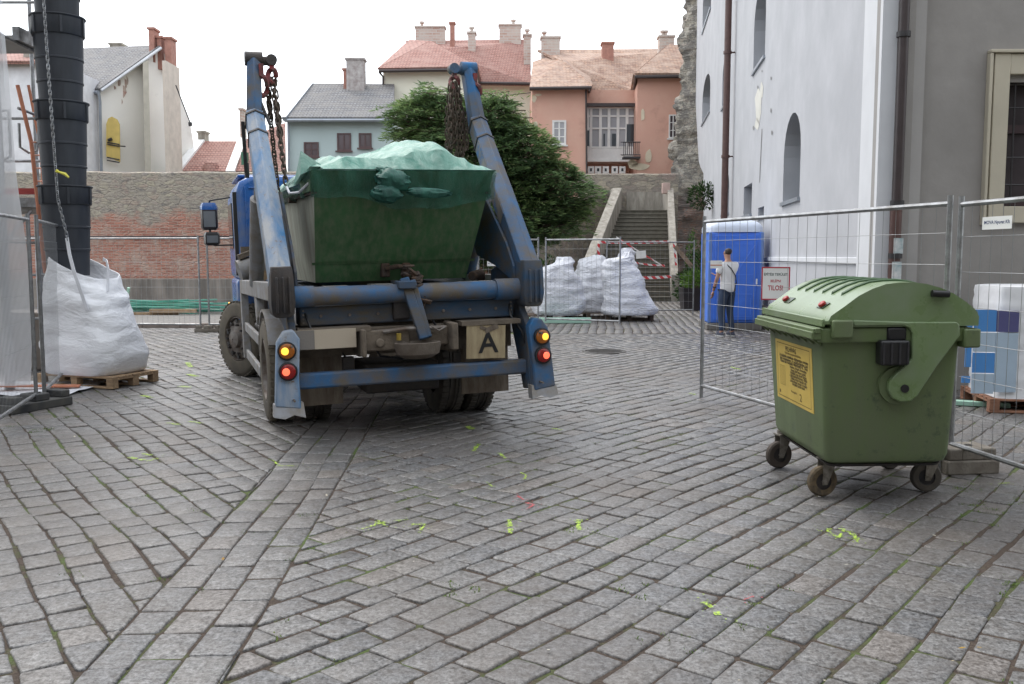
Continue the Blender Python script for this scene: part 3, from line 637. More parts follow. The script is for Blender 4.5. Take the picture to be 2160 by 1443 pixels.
# --- salmon orange house
H5 = thing('orange_house', 'salmon orange house with glazed veranda and mottled tile roof above the steps', 'house'); Y5 = 47
b = MB(); wallbox(b, 1122, 1237, 184, Y5, Y5+12); wallbox(b, 1237, 1345, 198, Y5+2.6, Y5+12); wallbox(b, 1345, 1460, 162, Y5, Y5+12); b.build('wall', m_orange, H5, smooth=False)
roof(H5, [[(1117, 186, Y5-.45), (1246, 183, Y5-.45), (1180, 128, Y5+3.2)], [(1117, 186, Y5-.45), (1180, 128, Y5+3.2), (1172, 115, Y5+6), (1124, 130, Y5+6)], [(1246, 183, Y5-.45), (1243, 195, Y5+2.2), (1235, 150, Y5+6), (1180, 128, Y5+3.2)],
          [(1240, 196, Y5+2.2), (1338, 197, Y5+2.2), (1400, 108, Y5+7.6), (1134, 110, Y5+7.6), (1180, 132, Y5+3.4)],
          [(1340, 160, Y5-.45), (1462, 160, Y5-.45), (1440, 102, Y5+3.2), (1412, 98, Y5+3.4)], [(1340, 160, Y5-.45), (1412, 98, Y5+3.4), (1400, 108, Y5+7), (1334, 196, Y5+2.2)]], m_tile_mix)
gutter(H5, [(1117, 187, Y5-.55), (1246, 185, Y5-.55), (1242, 197, Y5+2.0), (1336, 198, Y5+2.0), (1341, 162, Y5-.55), (1462, 161, Y5-.55)])
b = MB(); b.tube([at(1236, 188, Y5-.1), at(1238, 420, Y5-.1)], .05, 6); b.build('downpipe', m_pipe, H5)
chimney(H5, 'chimney', 1142, 1181, 80, 120, Y5+6.5, m_chim, pots=(1148,)); chimney(H5, 'chimney', 1271, 1294, 92, 154, Y5+5, m_redchim); b = chimney(H5, 'chimney', 1391, 1422, 78, 108, Y5+5.5, m_chim, pots=(1398, 1404))
window(H5, 1165, 1194, 254, 306, Y5, m_glass_pale, m_wood_white, 2, 3, .10)
window(H5, 1411, 1428, 242, 292, Y5, m_glass_brown, m_wood_white, 2, 3, .06)
# veranda
vr = MB(); YV = Y5+1.2
def vbox(x0, x1, y0, y1, Y0, Y1, bb_=None):
    a = at(x0, y0, Y0); c = at(x1, y1, Y0); (bb_ or vr).bb(a.x, c.x, Y0, Y1, c.z, a.z)
for x in (1237, 1244, 1264, 1282, 1301, 1320, 1342): vbox(x, x+5, 226, 313, YV, YV+.12)
for y in (226, 243, 269, 309): vbox(1237, 1346, y, y+3.5, YV+.01, YV+.10)
vbox(1238, 1340, 313, 338, YV+.02, YV+.14); vbox(1237, 1342, 336, 341, YV-.1, YV+1.3)
for x in range(1242, 1338, 8): vbox(x, x+1.6, 314, 336, YV, YV+.016)
vo = vr.build('veranda', m_wood_white, H5, smooth=False)
b = MB(); vbox(1240, 1345, 228, 312, YV+.07, YV+.09, b); b.build('veranda_glass', m_glass_pale, vo)
b = MB(); vbox(1237, 1346, 190, 226, YV-.05, YV+.2, b); b.build('veranda_fascia', m_orange, vo, smooth=False)
b = MB(); a = at(1234, 222, YV-.3); c = at(1350, 222, YV-.3); b.bb(a.x, c.x, YV-.35, YV-.051, a.z-.05, a.z+.10); b.build('veranda_roof_edge', m_pipe, vo)
b = MB(); 
for x0, x1, y0, y1 in ((1322, 1338, 262, 300), (1273, 1276, 282, 308), (1291, 1299, 282, 308), (1239, 1243, 275, 308)): vbox(x0, x1, y0, y1, YV-.02, YV-.005, b)
b.build('open_pane', m_glass, vo)
b = MB(); YB = Y5-.6
for x in range(1316, 1351, 4): q = at(x, 300, YB); e = at(x, 327, YB); b.tube([q, (q.x, q.y, e.z)], .018, 4)
for y in (300, 327): b.tube([at(1315, y, YB), at(1351, y, YB)], .03, 5); b.tube([at(1315, y, YB), at(1310, y, Y5+1)], .03, 5)
q = at(1315, 327, YB); c = at(1351, 330, YB); b.bb(q.x, c.x, YB-.05, Y5, c.z-.10, c.z); b.build('balcony', m_iron, H5)
rr = random.Random(8)
for x, y, w_, h_ in ((1368, 330, 9, 18), (1350, 352, 26, 8), (1335, 345, 14, 10), (1356, 242, 5, 16), (1127, 208, 6, 9), (1135, 200, 8, 3), (1130, 265, 5, 12)):
    b = MB(); n_ = 11; pts = [at(x+w_*math.cos(t*6.283/n_)*rr.uniform(.65, 1), y+h_*math.sin(t*6.283/n_)*rr.uniform(.65, 1), Y5-.03) for t in range(n_)]
    b.add(pts+[p+Vector((0, .05, 0)) for p in pts], [tuple(range(n_))]+[(k, (k+1) % n_, n_+(k+1) % n_, n_+k) for k in range(n_)]); b.build('bare_plaster_patch', m_bare, H5, smooth=False)
for x0 in (1240, 1255, 1271, 1290, 1306): window(H5, x0, x0+13, 351, 366, Y5+1, m_glass, m_wood_white, 1, 1, .10, False)

# ================================================================ RETAINING WALL, STAIRS
RW = thing('retaining_wall', 'grey rubble retaining wall behind and above the stone steps', 'wall', (5, 41.6, 0))
def shift(o, r): o.location = -Vector(r.location); return o
rnd = random.Random(2); b = MB(); rings = []
xs = [3.0+i*.4 for i in range(12)]
for x in xs:
    t = at(1200, 366, 41.6).z+.04*noise.noise(Vector((x*2, 0, 0))); rings.append([Vector((x, 41.6, 0)), Vector((x, 41.6, t-.05)), Vector((x, 41.66, t)), Vector((x, 42.6, t)), Vector((x, 42.6, 0))])
b.loft(rings); shift(b.build('wall', m_stone, RW, smooth=False), RW)
b = MB(); a = at(1322, 405, 41.5); c = at(1402, 446, 41.5); b.bb(a.x, c.x+.05, 41.45, 41.597, 3.3, a.z); shift(b.build('plaster_niche', m_cement, RW), RW)
ST = thing('stone_stairs', 'long worn stone stairway climbing between sloping cement parapets', 'stairs', (4.2, 33, 0))
b = MB(); NS = 21; lb, rb = (2.83, 33.0), (5.62, 33.0); ltp, rtp = (4.72, 40.0), (6.60, 40.0)
def lerp(a, c, t): return a+(c-a)*t
for i in range(NS):
    t = i/NS; y = 33+i*7/NS; z = (i+1)*.17
    b.bb(lerp(lb[0], ltp[0], t)-.1, lerp(rb[0], rtp[0], t)+.05, y, y+7/NS-.003, max(0, z-.5), z-.05); b.bb(lerp(lb[0], ltp[0], t)-.1, lerp(rb[0], rtp[0], t)+.05, y-.03, y+7/NS-.004, z-.049, z)
b.bb(4.5, 6.7, 40, 41.44, 3.0, 3.57); shift(b.build('steps', m_step, ST, bevel=.012, seg=1), ST)
def parapet(x0, x1, y0, y1, h, wd, side):
    b = MB(); v = []
    for (x, y, z) in ((x0, y0, 0), (x1, y1, 3.57)):
        v += [Vector((x, y, max(-.05, z-3.6))), Vector((x+side*wd, y, max(-.05, z-3.6))), Vector((x+side*wd, y, z+h)), Vector((x, y, z+h))]
    b.add(v, [(0, 1, 2, 3), (7, 6, 5, 4), (0, 4, 5, 1), (1, 5, 6, 2), (2, 6, 7, 3), (3, 7, 4, 0)])
    b.bb(min(x1, x1+side*wd), max(x1, x1+side*wd), y1, y1+1.4, 0, 3.57+h)
    return shift(b.build('parapet', m_cement, ST, bevel=.02), ST)
parapet(lb[0]-.1, ltp[0]-.02, 33.2, 40, .95, .38, -1); parapet(rb[0]+.05, rtp[0]+.05, 33.0, 40, .95, .26, 1)
b = MB(); q = at(1403, 396, 39.9); b.bb(q.x-.12, q.x+.2, 39.8, 40.1, q.z-.25, q.z+.2); shift(b.build('end_block', mk('pinkish_end_stone', (.45, .33, .29), .9), ST, bevel=.02), ST)
# rubble slope wall left of the stairs (behind the tree)
SW = thing('sloping_rubble_wall', 'rubble stone wall stepping up left of the stairs beside the tree', 'wall', (1.5, 35, 0))
b = MB(); rings = []
for i in range(16):
    t = i/15; x = lerp(-.8, 4.25, t); y = lerp(33.6, 41.4, t**1.1); h = lerp(1.6, 4.6, min(1, t*1.15))+.12*noise.noise(Vector((x*2, 3, 0)))
    rings.append([Vector((x, y, 0)), Vector((x-.05, y+.1, h-.1)), Vector((x, y+.25, h)), Vector((x, y+3, h)), Vector((x, y+3, 0))])
b.loft(rings); shift(b.build('wall', m_stone, SW, smooth=False), SW)

# ruined tower right of the stairs
TW = thing('ruined_stone_tower', 'tall ragged rubble tower stump squeezed between the stairs and the white church', 'tower', (10, 44.5, 0))
b = MB(); rings = []; 
prof = [(640, 1424), (520, 1424), (440, 1422), (400, 1418), (375, 1422), (330, 1424), (290, 1430), (240, 1432), (200, 1438), (150, 1447), (110, 1445), (95, 1437), (80, 1441), (50, 1450), (10, 1454), (-60, 1458)]
Yt = 44.3; pp = []
for (y, x), (y2, x2) in zip(prof, prof[1:]):
    for k in range(9): t = k/9; pp.append((lerp(y, y2, t), lerp(x, x2, t)))
for k, (y, x) in enumerate(pp):
    zz = at(x, y, Yt).z
    if k == 0: zz = 0
    ring = []
    for j in range(44):
        u_ = j/44*2*math.pi; cx = 11.4; x0_ = at(x, y, Yt).x; rx = cx-x0_; jx = 1+.08*noise.noise(Vector((math.cos(u_)*2, math.sin(u_)*2, zz*1.4)))+.07*noise.noise(Vector((math.cos(u_)*5, math.sin(u_)*5, zz*3)))+.04*noise.noise(Vector((math.cos(u_)*12, math.sin(u_)*12, zz*8)))
        ring.append(Vector((cx+math.cos(u_)*rx*jx, 45.2+math.sin(u_)*1.3*jx, zz)))
    rings.append(ring)
b.loft(rings); shift(b.build('masonry', m_ruin, TW), TW)
# ================================================================ WHITE CHURCH on the right
WU = Vector((.127, 1, 0)).normalized(); WN = Vector((-WU.y, WU.x, 0))           # along the wall (away), outward normal (left)
WO = Vector((3.01, 0, 0))
def wall_hit(px, py, off=0.0):
    d = ray(px, py); o = Vector((0, 0, CAM_H)); n = WN; t = ((WO+WN*off-o).dot(n))/d.dot(n); p = o+d*t; return ((p-WO).dot(WU), p.z)
def wp(s, z, off=0.0): q = WO+WU*s+WN*off; return Vector((q.x, q.y, z))
CH = thing('white_church', 'tall white rendered church side wall with arched recessed windows and grey front', 'church', (7.5, 14, 0))
edge = [wall_hit(x, y) for x, y in ((1484, 500), (1484, 366), (1479, 356), (1474, 341), (1470, 270), (1464, 137), (1459, 0), (1453, -160))]
s_near = wall_hit(1853, 300, .12)[0]+.10; ZT = 16.0; s_w = s_near+.25
outer = [(s_w, -.1), (edge[0][0], -.1)] + edge[:-1] + [(edge[-1][0], ZT), (s_w, ZT)]
def arch(x0, x1, yb, yt, off=0.0, n=9):
    """window outline from photo measurements of its two sides, sill and crown"""
    s0 = wall_hit(x1, yb)[0]; s1 = wall_hit(x0, yb)[0]; zb = (wall_hit(x1, yb)[1]+wall_hit(x0, yb)[1])/2; zt = wall_hit((x0+x1)/2, yt)[1]
    return s0, s1, zb, zt
wins = []
for (x0, x1, yb, yt, rnd_) in ((1651, 1686, 424, 242, 1), (1589, 1613, 138, -25, 1), (1523, 1538, 220, 112, 1), (1481, 1497, 250, 163, 1), (1482, 1499, 45, -60, 1), (1523, 1537, 452, 362, 1), (1568, 1585, 455, 391, 0), (1599, 1611, 458, 437, 0)):
    s0, s1, zb, zt = arch(x0, x1, yb, yt); r_ = (s1-s0)/2; cs = (s0+s1)/2
    if rnd_:
        sp = zt-min(r_*1.15, (zt-zb)*.45); hole = [(s0, zb), (s1, zb), (s1, sp)]+[(cs+r_*math.cos(t*math.pi/10), sp+(zt-sp)*math.sin(t*math.pi/10)) for t in range(1, 10)]+[(s0, sp)]
    else: hole = [(s0, zb), (s1, zb), (s1, zt), (s0, zt)]
    wins.append((hole, s0, s1, zb, zt))
polys = [[Vector((a, b, 0)) for a, b in outer]]+[[Vector((a, b, 0)) for a, b in h[0][::-1]] for h in wins]
tri = tessellate_polygon(polys); flat = [p for q in polys for p in q]
b = MB(); b.add([wp(p.x, p.y) for p in flat], [tuple(t) for t in tri])
def side_strip(b, pts, o0, o1, closed=True):
    n = len(pts)
    for i in range(n if closed else n-1):
        a, c = pts[i], pts[(i+1) % n]; b.add([wp(*a, o0), wp(*c, o0), wp(*c, o1), wp(*a, o1)], [(0, 1, 2, 3)])
side_strip(b, outer, 0, -1.0)
for h in wins: side_strip(b, h[0], 0, -.62)
o = b.build('side_wall', m_plas, CH, smooth=False, fix=False); o.location = -Vector(CH.location)
bm = bmesh.new(); bm.from_mesh(o.data); bmesh.ops.remove_doubles(bm, verts=bm.verts, dist=1e-4); bmesh.ops.recalc_face_normals(bm, faces=bm.faces); bm.to_mesh(o.data); bm.free()
# back volume of the nave
b = MB(); q = [wp(s_near, 0, -1.0), wp(edge[0][0]-.5, 0, -1.0), wp(edge[0][0]-.5, 0, -11), wp(s_near, 0, -11)]
q = [wp(s_near+2.2, 0, -1.0), wp(edge[0][0]-.5, 0, -1.0), wp(edge[0][0]-.5, 0, -9), wp(s_near+4, 0, -9)]
b.add(q+[v+Vector((0, 0, ZT)) for v in q], [(0, 1, 2, 3), (7, 6, 5, 4), (0, 4, 5, 1), (1, 5, 6, 2), (2, 6, 7, 3), (3, 7, 4, 0)]); shift(b.build('nave', m_plas, CH, smooth=False), CH)
for h, s0, s1, zb, zt in wins:
    gm = MB(); q = [(a, z) for a, z in h]; n = len(q); gm.add([wp(a, z, -.40) for a, z in q]+[wp(a, z, -.46) for a, z in q], [tuple(range(n)), tuple(range(2*n-1, n-1, -1))])
    fr = MB(); cs = (s0+s1)/2
    for ds in (s0+.04, cs, s1-.04): fr.add([wp(ds-.035, zb, -.37), wp(ds+.035, zb, -.37), wp(ds+.035, zt-(.05 if ds == cs else (zt-zb)*.2), -.37), wp(ds-.035, zt-(.05 if ds == cs else (zt-zb)*.2), -.37)]+[wp(ds-.035, zb, -.395), wp(ds+.035, zb, -.395), wp(ds+.035, zt-.05, -.395), wp(ds-.035, zt-.05, -.395)], [(0, 1, 2, 3), (0, 4, 5, 1), (1, 5, 6, 2), (3, 7, 4, 0)])
    k = 1
    while zb+k*.55 < zt-.3: fr.add([wp(s0, zb+k*.55-.02, -.37), wp(s1, zb+k*.55-.02, -.37), wp(s1, zb+k*.55+.02, -.37), wp(s0, zb+k*.55+.02, -.37)], [(0, 1, 2, 3)]); k += 1
    fo = shift(fr.build('window', m_zinc, CH, smooth=False), CH); po = gm.build('pane', m_glass, fo, smooth=False)
    sb = MB(); v = [wp(s0-.06, zb-.05, .05), wp(s1+.06, zb-.05, .05), wp(s1+.06, zb+.02, .05), wp(s0-.06, zb+.02, .05), wp(s0-.06, zb-.05, -.5), wp(s1+.06, zb-.05, -.5), wp(s1+.06, zb+.03, -.5), wp(s0-.06, zb+.03, -.5)]
    sb.add(v, [(0, 1, 2, 3), (3, 2, 6, 7), (0, 4, 5, 1), (1, 5, 6, 2), (0, 3, 7, 4)]); sb.build('sill', m_zinc, fo, smooth=False)
# corner pier on the side wall (bright) with its return
sp1 = wall_hit(1815, 300, .12)[0]; b = MB()
v = [wp(s_near-.10, -.1, .12), wp(sp1, -.1, .12), wp(sp1, -.1, -.02), wp(s_near-.10, -.1, -.05)]; v += [p+Vector((0, 0, ZT+.05)) for p in v]
b.add(v, [(0, 1, 5, 4), (1, 2, 6, 5), (2, 3, 7, 6), (3, 0, 4, 7), (4, 5, 6, 7)]); shift(b.build('corner_pier', m_plas_pier, CH, smooth=False), CH)
# band course on the side wall
sa, sb_ = sp1+.02, wall_hit(1612, 541)[0]; b = MB(); z0 = 1.56
v = [wp(sa, z0-.05, .035), wp(sb_, z0-.05, .035), wp(sb_, z0+.02, .035), wp(sa, z0+.02, .035), wp(sa, z0-.05, -.02), wp(sb_, z0-.05, -.02), wp(sb_, z0+.03, -.02), wp(sa, z0+.03, -.02)]
b.add(v, [(0, 1, 2, 3), (3, 2, 6, 7), (0, 4, 5, 1)]); shift(b.build('band_course', m_plas_pier, CH, smooth=False), CH)
b = MB(); v = [wp(sa, -.05, .05), wp(edge[0][0]-.2, -.05, .05), wp(edge[0][0]-.2, .5, .04), wp(sa, .5, .04), wp(edge[0][0]-.2, .53, -.02), wp(sa, .53, -.02)]
b.add(v, [(0, 1, 2, 3), (3, 2, 4, 5)]); shift(b.build('plinth', m_plinth, CH, smooth=False), CH)
# damaged render patch
rr = random.Random(4); b = MB(); 
for x, y, w_, h_ in ((1600, 225, 9, 42), (1607, 190, 4, 20), (1597, 262, 6, 14)):
    n_ = 14; p = [wall_hit(x+w_*math.cos(t*6.283/n_)*rr.uniform(.55, 1), y+h_*math.sin(t*6.283/n_)*rr.uniform(.7, 1)) for t in range(n_)]
    b.add([wp(*q, .006) for q in p], [tuple(range(n_))])
shift(b.build('stripped_render_patch', mk('stripped_cream_render', (.58, .57, .52), .95, var=.1, vs=3), CH, smooth=False), CH)
b = MB()
for x, y, r_ in ((1599, 184, 3), (1627, 165, 3), (1627, 233, 4), (1590, 270, 4), (1629, 280, 4), (1608, 150, 2)):
    p = [wall_hit(x+r_*.5*math.cos(t), y+r_*1.3*math.sin(t)) for t in (0, 1, 2, 3.1, 4.2, 5.3)]; b.add([wp(*q, .008) for q in p], [tuple(range(6))])
p = [wall_hit(*q) for q in ((1607, 272), (1608.5, 272), (1603, 385), (1602, 385))]; b.add([wp(*q, .008) for q in p], [(0, 1, 2, 3)])
shift(b.build('wall_chips', mk('grey_chips', (.22, .22, .22), .9), CH, smooth=False), CH)
# downpipe of the side wall
s_ = wall_hit(1549, 200)[0]; b = MB(); b.tube([wp(s_, 0, .22), wp(s_, ZT, .22)], .10, 10)
for z in (1.5, 4.5, 7.5, 10.5): b.tube([wp(s_, z, .22), wp(s_, z+.08, .22)], .125, 10); b.beam(wp(s_, z+.04, .2), wp(s_, z+.04, 0), .04, .04)
shift(b.build('downpipe', m_pipe_low, CH), CH)
# grey front wall, facing the square
fy = wp(s_near-.1, 0, .12).y+.012; cx = wp(s_near-.1, 0, .11).x; b = MB(); wx0, wx1, wz0, wz1 = 5.79, 7.4, 2.17, 3.74
yf = fy+.12
x_p1 = at(1945, 300, fy).x
for (x0, x1, z0, z1) in ((x_p1, wx0, 0, ZT), (wx1, 14, 0, ZT), (wx0, wx1, 0, wz0), (wx0, wx1, wz1, ZT)): b.bb(x0, x1, yf, yf+.6, z0-.1, z1)
shift(b.build('front_wall', m_plas_grey, CH, smooth=False), CH)
b = MB(); b.bb(cx+.004, x_p1, fy+.002, fy+.20, -.1, ZT); shift(b.build('front_pier', m_pier_grey, CH, smooth=False), CH)
b = MB(); xg = at(1893, 300, fy).x
m_pier_dark = m_plas_grey
b.bb(xg-.02, xg+.16, fy-.004, fy+.001, -.1, ZT); shift(b.build('pier_recess', m_plas_grey, CH, smooth=False), CH)
b = MB(); xp = at(1905, 100, fy-.12).x; zb_ = at(1900, 430, fy).z
b.tube([(xp, fy-.12, zb_), (xp, fy-.12, ZT)], .058, 12); dp = shift(b.build('downpipe', m_pipe, CH), CH)
b = MB(); b.tube([(xp-.01, fy-.12, 0), (xp-.01, fy-.12, zb_)], .066, 12); b.build('lower_pipe', m_pipe_low, dp)
b = MB()
for z in (at(1900, 78, fy).z, zb_, at(1900, 540, fy).z): b.tube([(xp, fy-.12, z-.03), (xp, fy-.12, z+.03)], .078, 12); b.beam((xp, fy-.12, z), (xp, fy, z), .05, .03)
b.build('clamp', m_iron, dp)
b = MB(); b.bb(xp-.05, xp+.06, fy-.19, fy-.186, at(1, 535, fy).z, at(1, 503, fy).z); b.bb(xp-.06, xp+.05, fy-.19, fy-.186, at(1, 590, fy).z, at(1, 552, fy).z); b.build('sticker', mk('torn_white_poster', (.55, .55, .54), .8, dirt=(.2, .3, .32), amt=.4, ds=9), dp)
fr = MB(); fw = .17
for k, (e, dy) in enumerate(((0, .05), (.045, .09))):
    pass
X0, X1, Z0, Z1 = wx0-.02, wx1+.02, wz0-.02, wz1+.02
fr.bb(X0-.135, X0+.05, yf-.07, yf+.18, Z0-.16, Z1+.20); fr.bb(X1-.05, X1+.16, yf-.07, yf+.18, Z0-.16, Z1+.20); fr.bb(X0+.05, X1-.05, yf-.068, yf+.18, Z1-.04, Z1+.195); fr.bb(X0+.05, X1-.05, yf-.068, yf+.18, Z0-.155, Z0+.04)
fr.bb(X0-.20, X1+.20, yf-.10, yf+.0, Z1+.201, Z1+.24)
fr.bb(X0-.20, X0-.161, yf-.09, yf+.0, Z0-.18, Z1+.20)
wo = shift(fr.build('front_window', m_trim, CH, bevel=.008), CH)
b = MB(); ya = yf+.16
b.bb(X0+.05, X0+.12, ya, ya+.08, Z0, Z1); b.bb(X1-.12, X1-.05, ya, ya+.08, Z0, Z1); b.bb((X0+X1)/2-.06, (X0+X1)/2+.06, ya-.01, ya+.08, Z0, Z1); b.bb(X0+.12, X1-.12, ya+.003, ya+.08, Z0+.92, Z0+1.02)
for z in (Z0+.04, Z1-.1): b.bb(X0+.12, X1-.12, ya+.003, ya+.08, z, z+.07)
b.build('casement', mk('dark_red_window_frame', (.045, .025, .028), .5), wo)
b = MB()
for i in range(8): x = X0+.18+i*.19; b.tube([(x, yf+.05, Z0), (x, yf+.05, Z1)], .011, 5)
for z in (Z0+.3, Z0+.62, Z0+1.2, Z0+1.48): b.tube([(X0, yf+.05, z), (X1, yf+.05, z)], .010, 5)
b.build('window_grille', m_iron, wo)
b = MB(); b.bb(X0+.05, X1-.05, yf+.20, yf+.22, Z0, Z1); b.build('pane', mk('dim_window_pane', (.05, .042, .045), .35, var=.3, vs=1.5, bump=0, spec=.2), wo)
b = MB(); b.bb(X0+.02, X1+.1, yf+.35, yf+.4, Z0-.1, Z0+.55); b.build('curtain', mk('beige_curtain', (.28, .24, .20), .9, var=.3, vs=8), wo)

# ================================================================ TEMPORARY FENCE PANELS
def fence(label, A, B, h=2.0, vs=.13, hs=.26, zb=.16, group='wire mesh fence panels', wr=.0021, posts=(0, 1), low=True, post_low=0.0):
    A, B = Vector(A), Vector(B); A.z = B.z = 0; L = (B-A).length; ang = math.atan2(B.y-A.y, B.x-A.x)
    t = thing('mesh_fence_panel', label, 'fence', A, (0, 0, ang), group)
    for k, x in enumerate((0, L)):
        if k not in posts: continue
        b = MB(); b.tube([(x, 0, .02 if not post_low else post_low), (x, 0, h+.04)], .021, 8); b.build('post', m_galv, t)
    b = MB(); b.tube([(0, 0, h-.02), (L, 0, h-.02)], .019, 8); b.build('top_rail', m_galv, t)
    b = MB(); b.tube([(0, 0, zb), (L, 0, zb)], .019, 8); b.build('bottom_rail', m_galv, t)
    b = MB(); n = int(L/vs)
    for i in range(1, n+1):
        x = i*L/(n+1); b.tube([(x, .012, zb), (x, .012, h-.02)], wr, 4, False)
    m_ = int((h-zb)/hs)
    for j in range(1, m_+1): z = zb+j*(h-zb)/(m_+1); b.tube([(0, .008, z), (L, .008, z)], wr, 4, False)
    o = b.build('mesh', m_wire, t); tag(o, kind='stuff') if False else None
    return t, ang, L
def foot(loc, rot, mat, label, dims=(.62, .22, .14), group='fence feet', name='fence_foot'):
    t = thing(name, label, 'fence foot', loc, (0, 0, rot), group); b = MB(); a, c, h = dims
    b.bb(-a/2, a/2, -c/2, c/2, .0, h*.55); b.bb(-a/2+.02, -a/2+.13, -c/2+.015, c/2-.015, h*.55, h); b.bb(a/2-.13, a/2-.02, -c/2+.015, c/2-.015, h*.55, h); b.bb(-.09, .09, -c/2+.015, c/2-.015, h*.55, h)
    b.build('block', mat, t, bevel=.012)
    b = MB()
    for x in (-.05, .05): b.lathe([(.028, h-.002), (.028, h+.004), (.018, h+.004), (.018, h-.002)], (x, 0, 0), n=12)
    b.build('socket', m_iron, t); return t
A1 = g(1479, 843); A2 = Vector((3.17, 6.75, 0)); fA, angA, LA = fence('leaning wire fence panel in front of the blue toilet, right of the truck', A1, A2, vs=.15)
B1 = Vector((3.30, 6.85, 0)); fB, angB, LB = fence('nearest wire fence panel at the right edge with a small white name sign', B1, Vector((3.80, 3.4, 0)), vs=.115, zb=.2)
q = g(70, 868); fC, angC, LC = fence('wire fence panel at the left edge in front of the tarped scaffold', (-5.0, 9.62, 0), (-4.05, 6.3, 0), vs=.05, hs=.3, wr=.0016)
fence('wire fence panel running back beside the scaffold from the left foot block', (-5.03, 9.85, 0), (-6.15, 13.0, 0), vs=.07, wr=.0016)
fence('far left wire fence panel in front of the brick wall, left of the truck cab', (-12.6, 20.2, 0), (-6.62, 19.6, 0), vs=.12, hs=.3, posts=(1,))
fence('far wire fence panel behind the truck cab near the brick wall', (-6.45, 19.65, 0), (-3.0, 20.3, 0), vs=.12, hs=.3, posts=(0,))
fD2, angD, LD = fence('wire fence panel with white name sign seen under the skip arm', (-1.2, 20.6, 0), (.60, 21.2, 0), vs=.12)
fence('wire fence panel in front of the white bulk bags', (.78, 21.4, 0), (2.40, 20.6, 0), vs=.12, post_low=.1)
fence('farthest wire fence panel across the stone stairs', (2.5, 24.5, 0), (4.9, 25.0, 0), vs=.14)
foot(g(2035, 1000)+Vector((0.03, .12, 0)), R(8), m_concrete, 'brown concrete fence foot behind the rear wheel of the green bin', (.42, .30, .19))
foot(g(58, 868)+Vector((0, .16, 0)), R(68), m_blackplastic, 'dark grey plastic fence foot at the left edge of the cobbles', (.74, .26, .17))
foot(g(440, 700), R(10), m_concrete, 'small concrete fence foot on the cobbles by the kerb', (.55, .24, .14))
# a second post of the far left joint stands close beside the first
# signs on the fences
def signboard(label, centre, xdir, size, lines, back=m_white, border=None, group=None, name='sign'):
    t = thing(name, label, 'sign', centre, (0, 0, math.atan2(xdir.y, xdir.x)), group); w_, h_ = size
    b = MB(); b.bb(-w_/2, w_/2, -.002, .002, -h_/2, h_/2); b.build('board', back, t)
    if border:
        b = MB(); e = .012
        b.bb(-w_/2, w_/2, -.0035, -.0021, h_/2-e, h_/2); b.bb(-w_/2, w_/2, -.0035, -.0021, -h_/2, -h_/2+e); b.bb(-w_/2, -w_/2+e, -.0035, -.0021, -h_/2+e, h_/2-e); b.bb(w_/2-e, w_/2, -.0035, -.0021, -h_/2+e, h_/2-e); b.build('border', border, t)
    for body, z, s_, mat, xs in lines:
        text('lettering', body, s_, frame((0, -.003, z), (1, 0, 0), (0, 0, 1)), mat, t, xs=xs, bold=s_*.02)
    return t
def on_fence(px, py, A, B, off=.03):
    A, B = Vector((A[0], A[1], 0)), Vector((B[0], B[1], 0)); d = (B-A).normalized(); n = Vector((-d.y, d.x, 0)); rr_ = ray(px, py); o = Vector((0, 0, CAM_H))
    if n.dot(rr_) > 0: n = -n
    t = (A+n*off-o).dot(n)/rr_.dot(n); return o+rr_*t, d
p, d = on_fence(2103, 470, B1, (3.80, 3.4), .01)
p0, _ = on_fence(2072, 470, B1, (3.80, 3.4), .01); p1, _ = on_fence(2134, 470, B1, (3.80, 3.4), .01)
signboard('small white company name sign on the right fence panel', p, d, ((p1-p0).length, .088), [('MOVA Nyugat Kft', .004, .034, m_inkblue, 1.05)])
p, d = on_fence(1636, 598, A1, A2, .03); p0, _ = on_fence(1609, 598, A1, A2, .03); p1, _ = on_fence(1664, 598, A1, A2, .03)
signboard('white warning sign with red border beside the blue toilet', p, Vector((1, -.15, 0)), (.265, .315), [('ÉPÍTÉSI TERÜLET', .085, .034, m_inkgreen, .88), ('BELÉPNI', .022, .034, m_inkred, .8), ('TILOS!', -.045, .066, m_inkred, .75)], border=m_inkred)
p, d = on_fence(1511, 558, A1, A2, .02); t = signboard('small white plate with an orange stripe on the fence in front of the person', p, Vector((1, -.2, 0)), (.125, .085), [])
b = MB(); b.bb(-.062, .062, -.0035, -.0021, -.012, -.002); b.build('stripe', m_orangelat, t)
p = at(1040, 556, 20.75); signboard('tiny white name sign on the far fence under the skip arm', p, Vector((1, .3, 0)), (.27, .11), [('MOVA Nyugat Kft', 0, .034, m_inkblue, .9)])

# ================================================================ PALLETS
def pallet(label, loc, rot, mat=m_wood, group='wooden pallets', L=1.2, W=.8):
    t = thing('wooden_pallet', label, 'pallet', loc, (0, 0, rot), group)
    b = MB(); n = 7 if W < .9 else 8
    for i in range(n): w_ = .10; y = -W/2+w_/2+(W-w_)*i/(n-1); b.bb(-L/2, L/2, y-w_/2+.002, y+w_/2-.002, .122, .144)
    b.build('deck_board', mat, t, bevel=.003, seg=1)
    b = MB()
    for x in (-L/2+.05, 0, L/2-.05): b.bb(x-.049, x+.049, -W/2, W/2, .1, .1215)
    b.build('cross_board', mat, t, bevel=.003, seg=1)
    for x in (-L/2+.05, 0, L/2-.05):
        for y in (-W/2+.05, 0, W/2-.05): b = MB(); b.bb(x-.049, x+.049, y-.049, y+.049, .0225, .0995); b.build('block', mat, t, bevel=.004, seg=1)
    b = MB()
    for y in (-W/2+.05, 0, W/2-.05): b.bb(-L/2, L/2, y-.05, y+.05, 0.0, .022)
    b.build('bottom_board', mat, t, bevel=.003, seg=1); return t
PX, PY, PR = -5.24, 11.62, math.atan2(-.36, 1.0)
